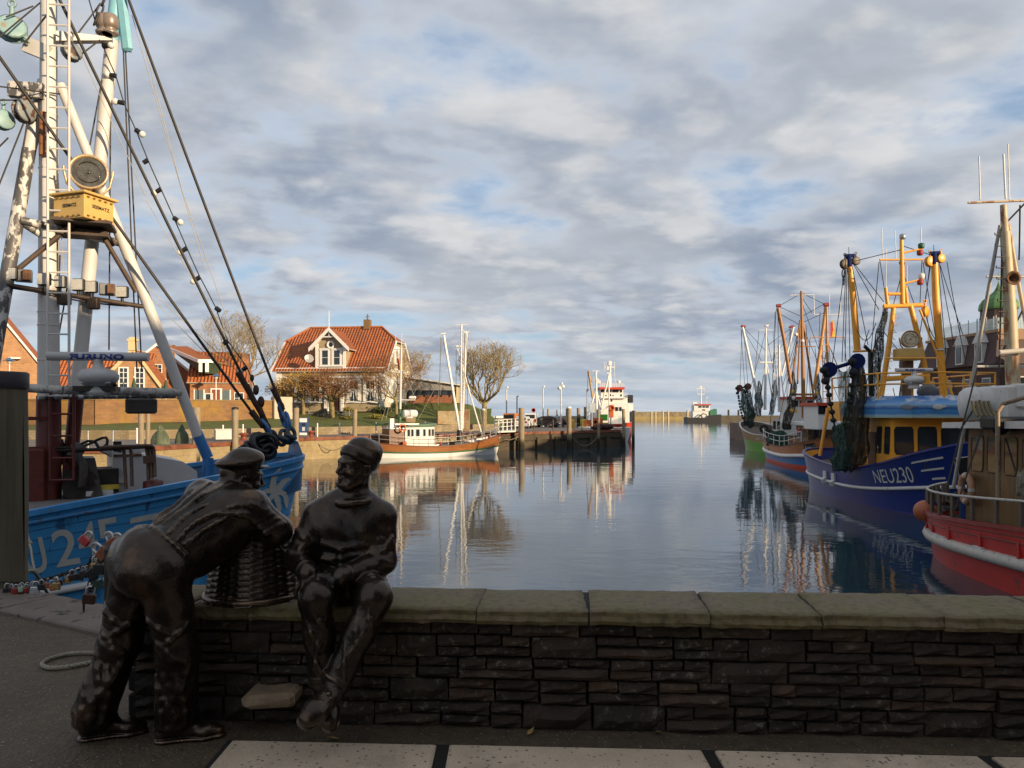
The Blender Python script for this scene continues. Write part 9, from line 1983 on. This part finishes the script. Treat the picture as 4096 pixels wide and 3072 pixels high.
lo = [V(x0, HY0, 5.8), V(x1, HY0, 5.8), V(x1, HY1, 5.8), V(x0, HY1, 5.8)]; up = [V(x0+s_, HY0+s_, hz1), V(x1, HY0+s_, hz1), V(x1, HY1-1.2, hz1), V(x0+s_, HY1-1.2, hz1)]
mb.add(lo+up, [(3, 2, 1, 0), (4, 5, 6, 7), (0, 1, 5, 4), (1, 2, 6, 5), (2, 3, 7, 6), (3, 0, 4, 7)]); mb.build('mansard_roof', m_slate, HT)
mb = MB(); mb.box((x0+s_+.05, (HY0+HY1)/2-.3, hz1+.1), (.3, HY1-HY0-1.2, .25)); mb.box(((x0+x1)/2, HY0+s_, hz1+.1), (x1-x0-1, .3, .3)); mb.box(((x0+x1)/2, HY0+s_-.1, hz1-.35), (x1-x0-1, .2, .7)); mb.build('cornice', M('cornice_lit_orange', (.34, .20, .11), .7, var=.1), HT)  # orange sunlight on the top brick band is put into the base colour
t = NT('rail_glass'); t.set(Base_Color=(.62, .72, .70), Roughness=.1, Alpha=.35); mb = MB(); mb.box((x0+s_, (HY0+HY1)/2-.3, hz1+.75), (.02, HY1-HY0-1.6, 1.0)); mb.box(((x0+x1)/2, HY0+s_, hz1+.75), (x1-x0-1, .02, 1.0)); mb.build('glass_railing', t.mat, HT)
for k in range(9): mb = MB(); mb.tube((x0+s_, lerp(HY0+.8, HY1-1.4, k/8), hz1), (x0+s_, lerp(HY0+.8, HY1-1.4, k/8), hz1+1.5), .04, .04, 6); mb.build('railing_post', m_steel, HT)
for k, yy in enumerate((68.8, 71.8, 75.0)):
    d_ = MB(); x = x0-.1; d_.box((x+.6, yy, 6.95), (1.2, 1.15, 1.9)); d_.prism([V(x-.12, yy-.75, 7.8), V(x-.12, yy+.75, 7.8), V(x-.12, yy, 8.75)], (1.3, 0, 0)); o_ = d_.build('dormer', m_white, HT); d_ = MB(); d_.box((x-.02, yy, 6.9), (.06, .75, 1.5)); d_.build('window', m_glass, o_)
for k, yy in enumerate((68.5, 71.5, 74.5, 77.5)):
    for zz_ in (1.2, 3.9): d_ = MB(); d_.box((x0+.48, yy, zz_), (.12, 1.2, 1.5)); o_ = d_.build('window_frame', m_white, HT); d_ = MB(); d_.box((x0+.43, yy, zz_), (.06, 1.0, 1.3)); d_.build('pane', m_glass, o_)
for k in range(4): d_ = MB(); d_.box((x0+2.2+3*k, HY0+.18, 3.9), (1.3, .12, 1.6)); o_ = d_.build('window_frame', m_white, HT); d_ = MB(); d_.box((x0+2.2+3*k, HY0+.12, 3.9), (1.1, .06, 1.4)); d_.build('pane', m_glass, o_)
dc = V(WX(998.5, 70), 70, 0); mb = MB(); mb.lathe(dc, [(1.5, hz1-.2), (1.5, WZ(309, 70))], 8, smooth=False); tw = mb.build('tower', m_slate, HT)
t = NT('copper_green'); n_ = t.noise(t.coord(), 1.5, 5, .6); t.set(Base_Color=t.mix(n_, (.05, .14, .035), (.12, .24, .08)), Roughness=.5, Metallic=.1); mb = MB(); mb.lathe(dc, [(1.62, WZ(310, 70)), (1.66, WZ(308, 70)), (1.60, WZ(304, 70)), (1.35, WZ(299.5, 70)), (.85, WZ(295.5, 70)), (.42, WZ(291.5, 70)), (.2, WZ(287.5, 70)), (.06, WZ(283, 70)), (0, WZ(281, 70))], 8, smooth=False); mb.tube(dc+V(0, 0, WZ(284, 70)), dc+V(0, 0, WZ(272, 70)), .03, .02, 5); mb.build('dome', t.mat, tw)
for a in range(8): p = dc+V(math.cos(a*PI/4)*1.75, math.sin(a*PI/4)*1.75, 0); mb = MB() if a == 0 else mb; mb.tube(p+V(0, 0, hz1+.2), p+V(0, 0, WZ(318, 70)), .04, .04, 6)
mb.build('tower_railing', m_white, tw)
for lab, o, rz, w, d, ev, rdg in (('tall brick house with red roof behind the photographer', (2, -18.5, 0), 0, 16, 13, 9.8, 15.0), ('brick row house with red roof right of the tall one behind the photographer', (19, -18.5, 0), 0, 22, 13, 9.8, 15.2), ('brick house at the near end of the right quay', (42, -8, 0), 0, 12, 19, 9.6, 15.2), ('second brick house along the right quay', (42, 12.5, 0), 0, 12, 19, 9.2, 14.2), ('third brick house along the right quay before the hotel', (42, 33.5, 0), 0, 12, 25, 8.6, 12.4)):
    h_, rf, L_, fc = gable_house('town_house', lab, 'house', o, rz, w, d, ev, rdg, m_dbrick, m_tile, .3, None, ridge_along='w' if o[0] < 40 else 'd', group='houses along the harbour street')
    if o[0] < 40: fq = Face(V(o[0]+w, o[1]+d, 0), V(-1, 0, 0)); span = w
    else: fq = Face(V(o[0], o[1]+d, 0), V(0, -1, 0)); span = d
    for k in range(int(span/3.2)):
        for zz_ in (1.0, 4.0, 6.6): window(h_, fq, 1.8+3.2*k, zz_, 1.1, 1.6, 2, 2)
